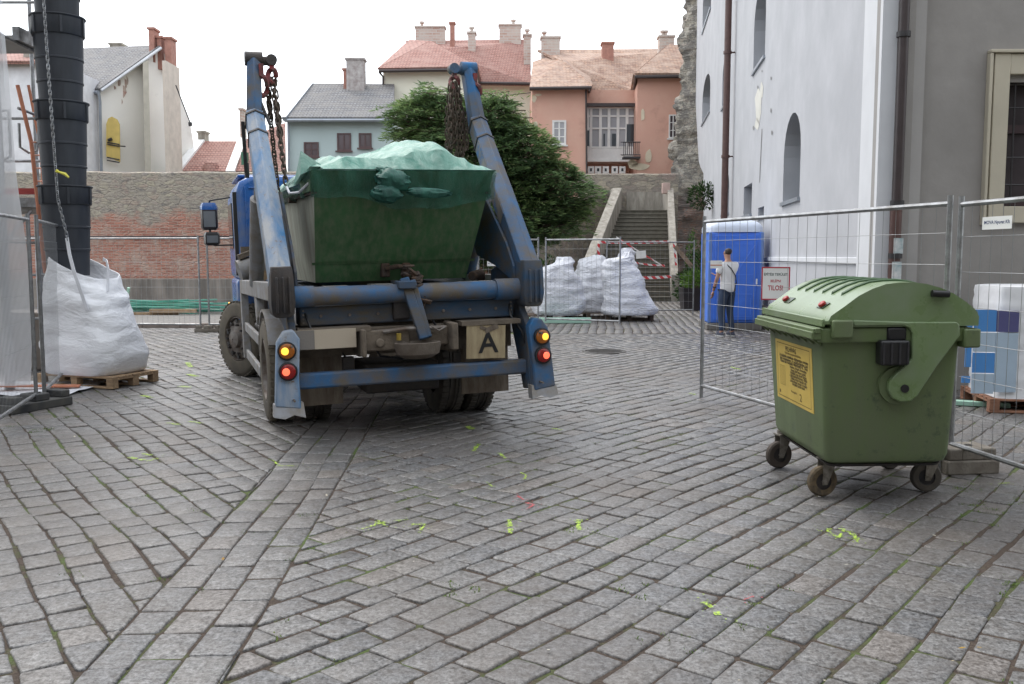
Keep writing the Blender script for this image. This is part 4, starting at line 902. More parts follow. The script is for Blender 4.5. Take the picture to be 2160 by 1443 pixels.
pallet('fresh wooden pallet under the white bag at the foot of the chute', (PX, PY, .005), PR)

# ================================================================ WHITE BAGS
def bag(name, label, loc, rot, levels, group, mat=m_bag2, seed=1, n=40, rough=.05, sq=.55, slant=0):
    """levels: (z, cx, cy, half_x, half_y); superellipse sections, pushed about by folds"""
    t = thing(name, label, 'bulk bag', loc, (0, 0, rot), group); rings = []; L = []
    nl_ = len(levels)
    for i in range(nl_-1):                     # Catmull-Rom between the given sections
        p0, a, c, p3 = levels[max(0, i-1)], levels[i], levels[i+1], levels[min(nl_-1, i+2)]; k_ = max(3, int(abs(c[0]-a[0])/.035))
        for k in range(k_):
            u = k/k_; L.append([.5*(2*a[j]+(c[j]-p0[j])*u+(2*p0[j]-5*a[j]+4*c[j]-p3[j])*u*u+(3*a[j]-p0[j]-3*c[j]+p3[j])*u**3) for j in range(5)])
    L.append(list(levels[-1])); H = levels[-1][0]
    for z, cx_, cy_, hx, hy in L:
        ring = []
        for j in range(n):
            a = 2*math.pi*j/n; c_, s_ = math.cos(a), math.sin(a)
            q_ = sq+(1-sq)*min(1, max(0, (z/H-.62)/.25)) if not slant else sq+.2*min(1, max(0, z-.4)); x = math.copysign(abs(c_)**q_, c_)*hx; y = math.copysign(abs(s_)**q_, s_)*hy
            p = Vector((x*1.3+seed*9, y*1.3, z)); f = noise.noise(p*1.6)*rough*1.1+noise.noise(Vector((p.x*2, p.y*2, z*7+seed)))*rough*.55+(1-abs(noise.noise(Vector((p.x*3, p.y*3, z*3+4)))*2.5))*rough*.25
            f += .05*noise.noise(Vector((a*2.2, z*9, seed)))*(1 if not slant else .3)*min(1, max(0, z/H-.5)*3); f *= min(1, z/.12+.2); l_ = math.hypot(x, y)
            ring.append(Vector((cx_+x*(1+f/l_), cy_+y*(1+f/l_), z+.2*f-slant*(x/.4)*max(0, min(1, (z-.45)/.8)))))
        rings.append(ring)
    b = MB(); b.loft(rings); b.build('sack', mat, t); return t
def tpx(x0, x1): return x0
# bag under the chute, pulled up by its loops (levels in the pallet's own frame)
BG = 'white bulk bags for rubble'
t = bag('bulk_bag', 'tall white bulk bag hung open under the black chute on a pallet', (PX-.03, PY, .148), PR, [(0, 0, 0, .50, .40), (.05, 0, 0, .54, .43), (.25, .0, 0, .56, .44), (.42, -.02, 0, .55, .43), (.62, -.03, 0, .52, .40), (.90, -.08, .0, .47, .38), (1.12, -.12, .02, .43, .36), (1.26, -.15, .03, .40, .34), (1.33, -.16, .03, .385, .33), (1.30, -.16, .03, .37, .31), (1.0, -.16, .03, .37, .30)], BG, m_bag, 2, 64, .05, .45, .17)
def strapb(pts, w_=.05, t_=.007):
    P = [Vector(p) for p in pts]; b = MB(); rg = []
    for k, p in enumerate(P):
        d = (P[min(k+1, len(P)-1)]-P[max(k-1, 0)]).normalized(); u = d.cross(Vector((0, 1, 0))).normalized(); v = u.cross(d); rg.append([p+u*a*w_/2+v*c*t_/2 for a, c in ((-1, -1), (1, -1), (1, 1), (-1, 1))])
    b.loft(rg); b.build('lifting_loop', m_strap, t)
strapb([(.30, -.40, .80), (.20, -.40, 1.06), (.10, -.385, 1.28), (.02, -.36, 1.48), (-.05, -.32, 1.68)]); strapb([(-.50, -.36, .75), (-.50, -.36, 1.2), (-.53, -.33, 1.5), (-.56, -.26, 1.70)], .045); strapb([(.34, -.10, 1.02), (.26, .0, 1.30), (.10, .15, 1.40), (-.02, .22, 1.42)], .04)
# bulk bags standing in the fenced corner before the stairs
pallet('weathered pallet under the right white bags by the stairs', (2.95, 23.35, .01), R(-4), m_wood_old)
pallet('weathered pallet under the middle white bags', (1.95, 24.1, .01), R(3), m_wood_old)
pallet('weathered pallet under the left white bag behind the tail lamp', (.95, 23.3, .01), R(2), m_wood_old)
def crown(H, hx, hy): return [(H, .05, 0, hx*.45, hy*.45), (H+.10, .08, 0, hx*.30, hy*.32), (H+.17, .1, 0, hx*.10, hy*.1)]
bag('bulk_bag', 'full white bulk bag nearest the truck tail lamp, left of the group', (1.12, 23.0, .155), .1, [(0, 0, 0, .5, .45), (.1, 0, 0, .60, .5), (.5, 0, 0, .64, .52), (.9, -.02, 0, .58, .48), (1.15, -.05, 0, .42, .40), (1.30, .15, 0, .22, .25), (1.42, .18, 0, .12, .12)], BG, m_bag2, 3, 44, .10, .75)
bag('bulk_bag', 'white bulk bag half hidden between the two front bags', (2.15, 24.3, .155), .3, [(0, 0, 0, .45, .45), (.1, 0, 0, .52, .5), (.6, 0, 0, .55, .52), (1.0, .05, 0, .50, .48), (1.3, 0, 0, .38, .35), (1.42, .1, 0, .2, .2), (1.48, .12, 0, .1, .1)], BG, m_bag2, 5, 40, .11, .75)
bag('bulk_bag', 'white bulk bag leaning to the left at the right end of the group', (2.92, 23.1, .155), -.1, [(0, .0, 0, .62, .45), (.08, .0, 0, .72, .48), (.35, -.04, 0, .62, .47), (.8, -.16, 0, .48, .42), (1.15, -.26, 0, .42, .38), (1.36, -.28, 0, .34, .32), (1.42, -.05, 0, .15, .2), (1.56, .0, 0, .09, .09)], BG, m_bag2, 7, 44, .09, .7)
bag('bulk_bag', 'small peaked white bag behind the leaning right one', (3.0, 24.6, .155), .2, [(0, 0, 0, .4, .4), (.5, 0, 0, .48, .45), (1.1, 0, 0, .36, .35), (1.4, -.02, 0, .2, .2), (1.66, 0, 0, .12, .10)], BG, m_bag2, 9, 36, .12, .8)
b = MB(); b.bb(.35, 1.9, 22.1, 22.3, .004, .13); tag(shiftme := b.build('green_lath_stack', m_palelat, bevel=.01), 'pale green timber lying before the white bags', 'timber')
# plastic-wrapped pallet at the right edge
wx, wy = 5.62, 9.75
pallet('reddish pallet under the wrapped goods at the right edge', (wx, wy, .005), R(-10), mk('reddish_pallet_wood', (.26, .13, .08), .85, var=.3, vs=7), L=1.3, W=1.0)
t = thing('wrapped_goods', 'stack of goods in white and blue stretch film at the right edge', 'wrapped goods', (wx, wy, .15), (0, 0, R(-10)))
rings = []; n = 48
for i in range(24):
    z = 1.14*min(1, i/21)+(.008*(i-21) if i > 21 else 0); k = 1-.035*max(0, (z-1.08)/.06)**2 if i < 22 else (.9 if i == 22 else .4); ring = []
    for j in range(n):
        a = 2*math.pi*j/n; c_, s_ = math.cos(a), math.sin(a); x = math.copysign(abs(c_)**.17, c_)*.60*k; y = math.copysign(abs(s_)**.17, s_)*.49*k
        f = .022*math.sin(z*math.pi/.19)**2+.02*noise.noise(Vector((x*3, y*3, z*5))); ring.append(Vector((x*(1-f), y*(1-f), z+.01*noise.noise(Vector((x*4, y*4, 2))))))
    rings.append(ring)
b = MB(); b.loft(rings); b.build('film_wrap', m_wfilm, t)
def patch(x0, x1, z0, z1, mat, name='printed_panel'):
    b = MB(); nx = 6
    for i in range(nx):
        xa, xb = lerp(x0, x1, i/nx), lerp(x0, x1, (i+1)/nx); b.bb(xa, xb, -.512, -.495, z0, z1)
    b.build(name, mat, t)
px_ = lambda p: (p-2098)/1950*9.3
for x0, x1, y0, y1, mt in ((2088, 2131, 655, 702, m_bfilm), (2132, 2175, 657, 702, m_nfilm), (2088, 2131, 704, 745, m_lfilm), (2088, 2131, 747, 790, m_bfilm), (2132, 2175, 704, 830, m_lfilm), (2088, 2131, 792, 834, m_lfilm), (2073, 2085, 655, 708, m_bfilm), (2073, 2085, 730, 778, m_bfilm), (2068, 2085, 798, 812, m_bfilm)):
    xa = (at(x0, 700, 9.25).x-wx)/math.cos(R(10)); xb = (at(x1, 700, 9.25).x-wx)/math.cos(R(10)); patch(xa, xb, at(x0, y1, 9.25).z-.15, at(x0, y0, 9.25).z-.15, mt)
b = MB(); b.box((0, 0, 0), (.75, .10, .05)); tag(o := b.build('green_timber', m_palelat, bevel=.006), 'pale green timber end beside the reddish pallet behind the bin', 'timber'); o.location = g(2062, 858)+Vector((-.05, .05, .03)); o.rotation_euler = (0, 0, R(-20))

# ================================================================ PORTABLE TOILET
TT = thing('portable_toilet', 'bright blue portable toilet with a white domed roof against the church', 'toilet', (4.86, 20.6, 0), (0, 0, R(-3)))
hw, hd = .575, .575; z0, z1 = .16, 2.12
b = MB(); b.bb(-hw, hw, -hd, hd, z0, z1); b.build('cabin', m_toilet, TT, bevel=.03)
b = MB(); b.bb(-hw-.02, hw+.02, -hd-.02, hd+.02, 0.0, z0-.003); b.build('base', mk('grey_base', (.16, .15, .14), .8), TT, bevel=.02)
b = MB(); e = -hd-.02
b.bb(-.45, .45, e-.012, e+.025, z0+.06, z1-.06)
dr = b.build('door', mk('blue_door_plastic', (.045, .16, .66), .35, bump=.05), TT, bevel=.012)
b = MB()
for x0, x1, za, zb in ((-.40, .40, 1.95, 1.98), (-.34, .34, 1.86, 1.872), (-.36, .36, 1.20, 1.215), (-.36, .36, .78, .80), (-.36, .36, .30, .312), (-.34, -.325, .34, .70), (.325, .34, .34, .70)): b.bb(x0, x1, e-.020, e-.0125, za, zb)
b.beam((-.02, e-.017, 1.2), (.40, e-.017, 1.85), .02, .012, up=(0, 1, 0))
b.build('door_rib', m_toilet, dr)
b = MB(); b.bb(-hw-.01, -hw+.05, e+.003, e+.03, z0, z1); b.bb(hw-.05, hw+.012, e+.003, e+.03, z0, z1); b.build('corner_post', mk('pale_blue_post', (.12, .22, .5), .4), TT, bevel=.01)
b = MB(); rings = []
for i in range(9):
    a = i/8*math.pi/2; k = math.cos(a)**.55 if i < 8 else .25; z = z1+.003+.08+math.sin(a)*.20
    rings.append([Vector((math.copysign(abs(math.cos(t))**.35, math.cos(t))*(hw+.03)*k, math.copysign(abs(math.sin(t))**.35, math.sin(t))*(hd+.03)*k, z)) for t in [j/32*2*math.pi for j in range(32)]])
rings.insert(0, [Vector((p.x, p.y, z1+.003)) for p in rings[0]]); b.loft(rings); b.build('roof', m_toilet_roof, TT)
b = MB(); b.bb(.43, .46, e-.03, e-.0125, 1.0, 1.12); b.build('latch', m_white, dr)

# ================================================================ PERSON
def skin_obj(name, pts, edges, radii, mat, parent, sub=2, root=0):
    me = bpy.data.meshes.new(name+'_cage'); me.from_pydata(pts, edges, []); o = link(bpy.data.objects.new(name+'_cage', me))
    o.modifiers.new('skin', 'SKIN'); bpy.context.view_layer.update(); sv = me.skin_vertices[0].data
    for i, r in enumerate(radii): sv[i].radius = r if isinstance(r, tuple) else (r, r); sv[i].use_root = (i == root)
    s_ = o.modifiers.new('sub', 'SUBSURF'); s_.levels = sub; s_.render_levels = sub
    bpy.context.view_layer.update(); m2 = bpy.data.meshes.new_from_object(o.evaluated_get(bpy.context.evaluated_depsgraph_get()))
    bpy.data.objects.remove(o); m2.materials.clear(); m2.materials.append(mat); m2.name = name
    for f in m2.polygons: f.use_smooth = True
    n_ = link(bpy.data.objects.new(name, m2)); n_.parent = parent; return n_
m_skin = mk('skin', (.42, .23, .16), .55, var=.05, bump=.05); m_hair = mk('dark_brown_hair', (.035, .022, .016), .6, bump=.6, bs=90)
m_shirt = mk('white_shirt_cotton', (.72, .72, .73), .85, var=.04, bump=.3, bs=25); m_jeans = mk('dark_blue_denim', (.028, .045, .085), .85, var=.2, vs=6, bump=.3)
m_shoe = mk('navy_trainer', (.03, .035, .06), .7); m_sole = mk('pale_sole', (.45, .45, .45), .7)
pe = thing('person', 'man in white polo shirt and dark jeans standing with his back turned before the toilet', 'person', g(1533, 710)+Vector((0, .05, .005)), (0, 0, R(22)))
# local frame: +y is the way he faces (away), x to his right
J = [(0, 0, .93), (0, .0, 1.08), (0, -.01, 1.25), (0, -.02, 1.42), (0, -.01, 1.50), (0, .015, 1.57), (0, .03, 1.66), (0, .02, 1.73),
     (-.17, -.02, 1.42), (-.23, .02, 1.16), (-.20, .16, .96), (-.19, .20, .90), (.17, -.02, 1.42), (.22, .14, 1.22), (.10, .32, 1.20), (.06, .38, 1.21),
     (-.09, 0, .88), (-.11, .03, .50), (-.12, -.03, .10), (-.12, .08, .04), (.09, 0, .88), (.08, .02, .50), (.10, -.06, .10), (.12, .05, .04)]
E_ = [(0, 1), (1, 2), (2, 3), (3, 4), (4, 5), (5, 6), (6, 7), (3, 8), (8, 9), (9, 10), (10, 11), (3, 12), (12, 13), (13, 14), (14, 15), (0, 16), (16, 17), (17, 18), (18, 19), (0, 20), (20, 21), (21, 22), (22, 23)]
Rd = [(.13, .10), (.125, .095), (.15, .105), (.15, .095), .055, .062, (.075, .09), .055, .055, .042, .032, .028, .055, .042, .032, .028, .08, .058, .042, .035, .08, .058, .042, .035]
skin_obj('body', J, E_, Rd, m_skin, pe)
for sx, sgn in (((-.19, .20, .90), (-.05, .10, -1)), ((.06, .38, 1.21), (-.7, .6, .1))):
    p0 = Vector(sx); d = Vector(sgn).normalized(); sd_ = d.cross(Vector((0, 0, 1))).normalized(); up = sd_.cross(d)
    P, Ed, Rr = [tuple(p0), tuple(p0+d*.045)], [(0, 1)], [.026, .03]
    for k, (o_, L_) in enumerate(((-.028, .070), (-.010, .080), (.010, .076), (.027, .062))):
        i = len(P); a = p0+d*.08+sd_*o_; P += [tuple(a), tuple(a+d*L_*.55+up*.012), tuple(a+d*L_+up*.035)]; Ed += [(1, i), (i, i+1), (i+1, i+2)]; Rr += [.010, .009, .008]
    i = len(P); a = p0+d*.04-sd_*.035; P += [tuple(a), tuple(a+d*.04-sd_*.02+up*.01)]; Ed += [(1, i), (i, i+1)]; Rr += [.011, .009]
    skin_obj('hand', P, Ed, Rr, m_skin, pe, 1)
JS = [(0, 0, .80), (0, -.0, 1.06), (0, -.01, 1.25), (0, -.02, 1.40), (0, -.015, 1.485), (-.17, -.02, 1.425), (-.215, .01, 1.24), (.17, -.02, 1.425), (.205, .07, 1.30)]
skin_obj('shirt', JS, [(0, 1), (1, 2), (2, 3), (3, 4), (3, 5), (5, 6), (3, 7), (7, 8)], [(.168, .14), (.160, .13), (.176, .135), (.165, .115), (.065, .065), (.078, .078), (.07, .07), (.078, .078), (.07, .07)], m_shirt, pe)
JT = [(0, 0, 1.0), (-.09, 0, .84), (-.11, .03, .50), (-.12, -.03, .09), (.09, 0, .84), (.08, .02, .50), (.10, -.06, .09)]
skin_obj('trousers', JT, [(0, 1), (1, 2), (2, 3), (0, 4), (4, 5), (5, 6)], [(.14, .115), (.105, .11), (.08, .085), .064, (.098, .1), (.072, .075), .058], m_jeans, pe)
for x, y in ((-.12, .0), (.11, -.03)):
    b = MB(); b.loft([[Vector((x+.048*s*math.cos(t), y+.04+.145*s*math.sin(t)+(0), z)) for t in [k/16*2*math.pi for k in range(16)]] for z, s in ((.0, .9), (.025, 1), (.05, .97), (.085, .75), (.11, .5))]); so_ = b.build('shoe', m_shoe, pe)
    b = MB(); b.loft([[Vector((x+.051*s*math.cos(t), y+.04+.149*s*math.sin(t), z)) for t in [k/16*2*math.pi for k in range(16)]] for z, s in ((-.003, .96), (.022, 1))]); b.build('sole', m_sole, so_)
skin_obj('hair', [(0, .0, 1.62), (0, -.02, 1.69), (0, .02, 1.755)], [(0, 1), (1, 2)], [(.062, .055), (.082, .088), (.06, .07)], m_hair, pe)
b = MB()
for sx in (-1, 1): b.tube([(sx*.078, .02, 1.65), (sx*.085, .015, 1.665), (sx*.08, .015, 1.68)], .012, 6)
b.build('ear', m_skin, pe)
b = MB(); b.tube([(0, .122, 1.675), (0, .138, 1.645), (0, .118, 1.635)], [.008, .014, .008], 6); b.build('nose', m_skin, pe)
b = MB(); pts = [(-.11, -.05, 1.475), (-.02, -.142, 1.36), (.08, -.15, 1.22), (.155, -.09, 1.06), (.17, .02, 1.02)]; b.tube(pts, .011, 5); b.tube([(-.11, -.05, 1.475), (-.1, .06, 1.44)], .011, 5); b.build('bag_strap', m_black, pe)
b = MB(); b.box((.175, .06, .98), (.05, .16, .18)); b.build('shoulder_bag', m_black, pe, bevel=.02)
b = MB(); b.tube([(-.215, .125, 1.0), (-.205, .14, .985)], .037, 8); b.build('wristband', m_black, pe)

# ================================================================ PLANTS by the stairs
m_shrub = foliage_mat('shrub_leaf', [(0, (.018, .035, .012)), (.5, (.035, .075, .018)), (1, (.10, .19, .03))])
def bush(name, label, c, r, n, size, t0, cat='plant', group=None, pot=None, seed=1, up=.3):
    rr = random.Random(seed); t = thing(name, label, cat, (c[0], c[1], c[2]), (0, 0, 0), group); L = Leaves()
    for _ in range(n):
        d = Vector((rr.gauss(0, 1), rr.gauss(0, 1), rr.gauss(0, 1))).normalized(); k = rr.random()**.4; p = Vector((d.x*r[0]*k, d.y*r[1]*k, r[2]+d.z*r[2]*k)); nz = noise.noise((p+Vector((seed, 0, 0)))*3)
        if nz < -.22: continue
        L.quad(p, (d+Vector((0, 0, up))+Vector((rr.gauss(0, .5), rr.gauss(0, .5), rr.gauss(0, .4)))), size*rr.uniform(.3, .5), size*rr.uniform(.7, 1.3), Vector((rr.gauss(0, 1), rr.gauss(0, 1), rr.gauss(0, 1))).normalized(), min(1, max(0, rr.gauss(t0, .22))))
    L.build('foliage', m_shrub, t); b = MB()
    for k in range(5): a = k*1.3; b.tube([(0, 0, -.1 if pot else 0), (math.cos(a)*r[0]*.3, math.sin(a)*r[1]*.3, r[2]*.7), (math.cos(a)*r[0]*.6, math.sin(a)*r[1]*.6, r[2]*1.4)], [.02, .012, .005], 5)
    b.build('stem', m_bark, t); return t
pl_ = g(1466, 655); t = thing('planter', 'dark square planter at the foot of the church wall', 'planter', (pl_.x+.05, pl_.y+.35, 0))
b = MB(); b.loft([[Vector((sx*s, sy*s*.9, z)) for sx, sy in ((-1, -1), (1, -1), (1, 1), (-1, 1))] for z, s in ((0, .36), (.62, .42), (.66, .44), (.66, .38), (.60, .37))], True); b.build('tub', mk('dark_planter', (.025, .02, .024), .7), t)
bush('potted_plant', 'bright green plant in the dark square planter', (pl_.x+.05, pl_.y+.3, .62), (.42, .4, .26), 700, .12, .9, seed=2, pot=1)
bush('shrub', 'dark green shrub left of the planter at the stair foot', (5.85, 29.3, 0), (.75, .6, .62), 1500, .14, .35, seed=3)
bush('shrub', 'taller dark shrub against the ruined tower', (6.9, 32.6, 0), (.7, .5, 1.05), 1500, .15, .3, seed=4)
bush('wall_shrub', 'shrub growing out of the ruined tower face', (7.0, 34.2, 3.3), (.55, .45, .5), 900, .14, .2, seed=6)
bush('shrub', 'green climber between the right stair parapet and the tower', (6.75, 34.8, 0), (.18, .6, 1.3), 700, .12, .55, seed=8)
bush('shrub', 'sprawling dark shrub on the slope left of the stairs', (1.2, 33.2, 0), (1.1, .6, .8), 1600, .15, .25, seed=9)
b = MB(); b.beam(at(1424, 520, 31.5), at(1470, 575, 31.0), .14, .05, (0, 1, 0)); tag(b.build('leaning_plank', m_wood_old), 'weathered plank leaning beside the planter and shrubs', 'plank')
# barrier tape across the stairs
m = N('red_white_tape'); s = m.n('SeparateXYZ'); m.l(m.co.outputs['Object'], s.inputs[0]); k = m.math('FRACT', m.math('MULTIPLY', m.math('ADD', m.math('ADD', s.outputs[0], s.outputs[1]), s.outputs[2]), 3.6))
m_tape = m.done(m.mix(m.math('GREATER_THAN', k, .5), (.62, .05, .06), (.75, .73, .73)), .4)
def tape(label, pts, w_=.09):
    b = MB(); P = [at(*p) for p in pts]; v = []
    for i, p in enumerate(P): v += [p+Vector((0, 0, w_/2)), p-Vector((0, 0, w_/2))]
    vert = abs(P[0].x-P[-1].x) < abs(P[0].z-P[-1].z)*.5
    if vert: v = [q for p in P for q in (p+Vector((w_/2, 0, 0)), p-Vector((w_/2, 0, 0)))]
    n = len(P); b.add(v, [(2*i, 2*i+1, 2*i+3, 2*i+2) for i in range(n-1)])
    o = b.build('barrier_tape', m_tape, smooth=False); s_ = o.modifiers.new('t', 'SOLIDIFY'); s_.thickness = .003; tag(o, label, 'barrier tape', 'red and white tapes across the stairs')
def taut(x0, y0, x1, y1, Y, sag=2, n=8): return [(lerp(x0, x1, i/n), lerp(y0, y1, i/n)+sag*math.sin(math.pi*i/n), Y) for i in range(n+1)]
tape('upper red and white tape stretched level across the stairs', taut(1264, 511, 1412, 510, 32.8, 1)); tape('lowest red and white tape low across the stairs', taut(1350, 586, 1416, 583, 32.8, 1), .10)
tape('sloping tape from the upper left of the stairs to the right', taut(1300, 500, 1402, 563, 32.85, 1), .05); tape('middle tape sagging across the stairs', taut(1336, 553, 1402, 560, 32.9, 2), .06)
tape('short upright tape at the left side of the stairs', [(1263, 514, 32.8), (1262, 528, 32.8), (1264, 543, 32.8)]); tape('upright tape down the right parapet', [(1421, 512, 32.7), (1424, 535, 32.7), (1426, 560, 32.7)], .07)
for k, (x, y, r_) in enumerate(((1324, 541, 4), (1352, 537, -6))):
    p = at(x, y, 32.75); b = MB(); b.box((0, 0, 0), (.36, .01, .26)); o = b.build('paper_notice', m_white); o.location = p; o.rotation_euler = (0, R(r_), 0); tag(o, ('left' if k == 0 else 'right')+' white paper notice hung on the tape across the stairs', 'notice')
# lath pile on the left pavement
t = thing('lath_pile', 'pile of mint green laths lying on the pavement before the brick wall', 'lath pile', (-9.6, 24.6, .09)); rr = random.Random(6)
for k in range(18):
    z = .03+rr.random()*.28; L_ = rr.uniform(1.6, 4.2); a = rr.gauss(0, .05); x = rr.uniform(-.9, 1.4)
    b = MB(); b.box((x, rr.uniform(-.5, .5), z), (L_, .07, .035), (rr.gauss(0, .1), rr.gauss(0, .035), a)); b.build('lath', m_greenlat if rr.random() < .65 else m_palelat, t)
b = MB(); b.box((-.35, -.75, .35), (.06, .06, .78), (.25, .3, 0)); b.build('lath', m_palelat, t); b = MB(); b.box((-.9, -.6, .03), (3.6, .10, .06), (0, 0, .04)); b.box((.8, -.62, .1), (1.2, .12, .09), (0, 0, .02)); b.build('plank', m_wood, t)

# ================================================================ CONIFERS
m_conif = foliage_mat('yew_foliage', [(0, (.08, .13, .07)), (.4, (.14, .225, .095)), (.75, (.23, .32, .12)), (1, (.33, .41, .16))], .6, .4)
def conifer(name, label, base, blobs, nb, seed, leaf=.13, trunk_h=3.5, dens=34, trunks=((0, 0),), reach=(.5, 1.3)):
    rr = random.Random(seed); t = thing(name, label, 'tree', base); L = Leaves(); W_ = [bl[3]*bl[4]*bl[5] for bl in blobs]; bb_ = MB()
    for _ in range(nb):
        bl = rr.choices(blobs, W_)[0]
        d = Vector((rr.gauss(0, 1), rr.gauss(0, 1), rr.gauss(0, 1))).normalized(); k = rr.uniform(.62, 1)**.5
        tip = Vector((bl[0]+d.x*bl[3]*k, bl[1]+d.y*bl[4]*k, bl[2]+d.z*bl[5]*k))
        if tip.z < .25: continue
        if rr.random() < .10: tip = tip+d*rr.uniform(.1, .35)
        axis = Vector((bl[0]*.4, bl[1]*.4, max(.2, tip.z-.5))); out_ = Vector((tip.x-axis.x, tip.y-axis.y, 0)); 
        if out_.length < .05: out_ = Vector((rr.gauss(0, 1), rr.gauss(0, 1), 0))
        out_.normalize(); ln = rr.uniform(*reach); dr = (out_+Vector((rr.gauss(0, .25), rr.gauss(0, .25), rr.uniform(-.12, .30)))).normalized(); st = tip-dr*ln; side = dr.cross(Vector((0, 0, 1))).normalized()
        tone = min(1, max(0, .45+.5*noise.noise(tip*.9)+rr.gauss(0, .12)))
        bb_.tube([st, (st+tip)/2+Vector((0, 0, .05)), tip], [.014, .008, .003], 4, False)
        for i in range(dens):
            u_ = rr.random()**.8; p = st+dr*ln*u_+Vector((0, 0, .10*math.sin(u_*3.1)-.10*u_*u_)); sg = rr.choice((-1, 1)); wdt = (1-u_*.75)*.42*ln
            q = p+side*sg*wdt*rr.random()+Vector((0, 0, rr.gauss(0, .03))); dd = (dr*rr.uniform(.4, 1)+side*sg*rr.uniform(.3, .9)+Vector((0, 0, rr.gauss(-.05, .18))))
            L.quad(q, dd, leaf*rr.uniform(.16, .30), leaf*rr.uniform(.8, 1.5), Vector((rr.gauss(0, .5), rr.gauss(0, .5), 1)), min(1, max(0, tone+rr.gauss(0, .13))))
    L.build('crown', m_conif, t); bb_.build('branch', m_bark, t, smooth=False)
    b = MB()
    for x, y in trunks:
        b.tube([(x*.2, y*.2, -.1), (x*.3, y*.3, trunk_h*.3), (x*.8+.05, y, trunk_h*.7), (x, y, trunk_h)], [.17, .13, .08, .03], 8)
    b.build('trunk', m_bark, t); return t
# base near y-depth 26.5
TB = Vector((-.2, 26.0, 0)); s_ = 26.0/1950
def tb(px, py): p = at(px, py, 26.0); return p.x-TB.x, p.z
bl = []
for px, py, rx, rz in ((905, 250, 95, 50), (850, 270, 45, 45), (1010, 265, 85, 55), (960, 330, 120, 80), (1090, 330, 95, 75), (1060, 420, 130, 90), (1165, 400, 75, 65), (1205, 425, 55, 50), (1000, 480, 130, 80), (1130, 470, 90, 50), (1075, 255, 40, 40), (880, 215, 40, 22), (820, 265, 22, 25), (1238, 402, 38, 36), (1215, 455, 45, 35)):
    x, z = tb(px, py); bl.append((x, random.uniform(-.3, .3), z, rx*s_, min(1.5, rx*s_*1.1), rz*s_))
conifer('yew_tree', 'large spreading dark evergreen behind the skip and truck', TB, bl, 2600, 11, .17, 4.0, 50, ((-1.2, 0), (-.3, .2), (.6, 0), (1.3, .3)))
q = at(1069, 300, 29.0); 
bl2 = [(0, 0, q.z-1.0+k*.27, .60-k*.066, .60-k*.066, .20) for k in range(9)]
conifer('young_spruce', 'slender young spruce top rising behind the large evergreen', (q.x, 29, 0), bl2, 420, 12, .12, q.z+1.45, 30, ((0, 0),), (.25, .6))
# ================================================================ SKIP TRUCK (local frame: x right, y forward, origin under the rear axle)
TR_LOC, TR_ROT = Vector((-1.272, 9.373, -.011)), (0, R(-1.38), R(19.849))
TM = Matrix.Translation(TR_LOC) @ Euler(TR_ROT).to_matrix().to_4x4(); TMI = TM.inverted()
def tl(px, py, ax, val):
    """photo pixel on the truck-local plane axis=val -> truck-local point"""
    d = TMI.to_3x3() @ ray(px, py); o = TMI @ Vector((0, 0, CAM_H)); return o+d*((val-o[ax])/d[ax])
TK = thing('skip_truck', 'blue skip loader truck seen from behind with its tail lamps lit', 'truck', TR_LOC, TR_ROT)
def wheel(c, r, wd, ang, dusty, dual=False, hubside=-1, nm='wheel'):
    """axle along local x turned by ang about z"""
    A = Matrix.Translation(c) @ Matrix.Rotation(ang, 4, 'Z'); ax = Vector((1, 0, 0)); b = MB(); b.m = A
    offs = (0,)
    for o in offs:
        h = wd/2; b.lathe([(r*.58, o-h*.8), (r*.62, o-h), (r*.90, o-h*1.02), (r*.97, o-h*.9), (r, o-h*.72), (r, o-h*.45), (r*.972, o-h*.42), (r*.972, o-h*.34), (r, o-h*.30), (r, o-.02), (r*.972, o-.015), (r*.972, o+.015), (r, o+.02), (r, o+h*.30), (r*.972, o+h*.34), (r*.972, o+h*.42), (r, o+h*.45), (r, o+h*.72), (r*.97, o+h*.9), (r*.90, o+h*1.02), (r*.62, o+h), (r*.58, o+h*.8)], (0, 0, 0), ax, 48)
    for k in range(44):                     # tread lugs
        a = k/44*2*math.pi
        for o in offs:
            for s in (-1, 1): b.box((o+s*wd*.33, math.cos(a)*(r+.001), math.sin(a)*(r+.001)), (wd*.26, .045, .014), Matrix.Rotation(a+math.pi/2, 3, 'X'))
    w_ = b.build(nm, m_rubber_dusty if dusty else m_rubber, TK)
    b = MB(); b.m = A; o = (offs[0] if hubside < 0 else offs[-1]); s = hubside; h = wd/2
    b.lathe([(r*.60, o+s*h*.85), (r*.57, o+s*h*1.0), (r*.55, o+s*h*.6), (r*.52, o+s*h*.2 if dual else o+s*h*.75), (r*.30, o+s*(h*.1 if dual else h*.95)), (r*.24, o+s*(h*.1 if dual else h*.98)), (r*.22, o+s*(h*.5 if dual else h*1.35)), (.01, o+s*(h*.55 if dual else h*1.45))], (0, 0, 0), ax, 40)
    rm = b.build('rim', m_rim, w_); b = MB(); b.m = A
    for k in range(10): a = k/10*2*math.pi; q = Vector((o+s*(h*.15 if dual else h*1.0), math.cos(a)*r*.40, math.sin(a)*r*.40)); b.tube([q, q+Vector((s*.045, 0, 0))], .017, 6)
    b.build('wheel_nut', m_dark, rm)
    if not dual:
        b = MB(); b.m = A
        for k in range(10): a = (k+.5)/10*2*math.pi; q = Vector((o+s*h*.90, math.cos(a)*r*.48, math.sin(a)*r*.48)); b.tube([q, q+Vector((s*.012, 0, 0))], .028, 8)
        b.build('vent_hole', m_black, rm)
    return w_
wheel(Vector((-1.08, 0, .535)), .50, .25, 0, True, 2, -1); wheel(Vector((.90, 0, .485)), .50, .25, 0, False, 2, 1)
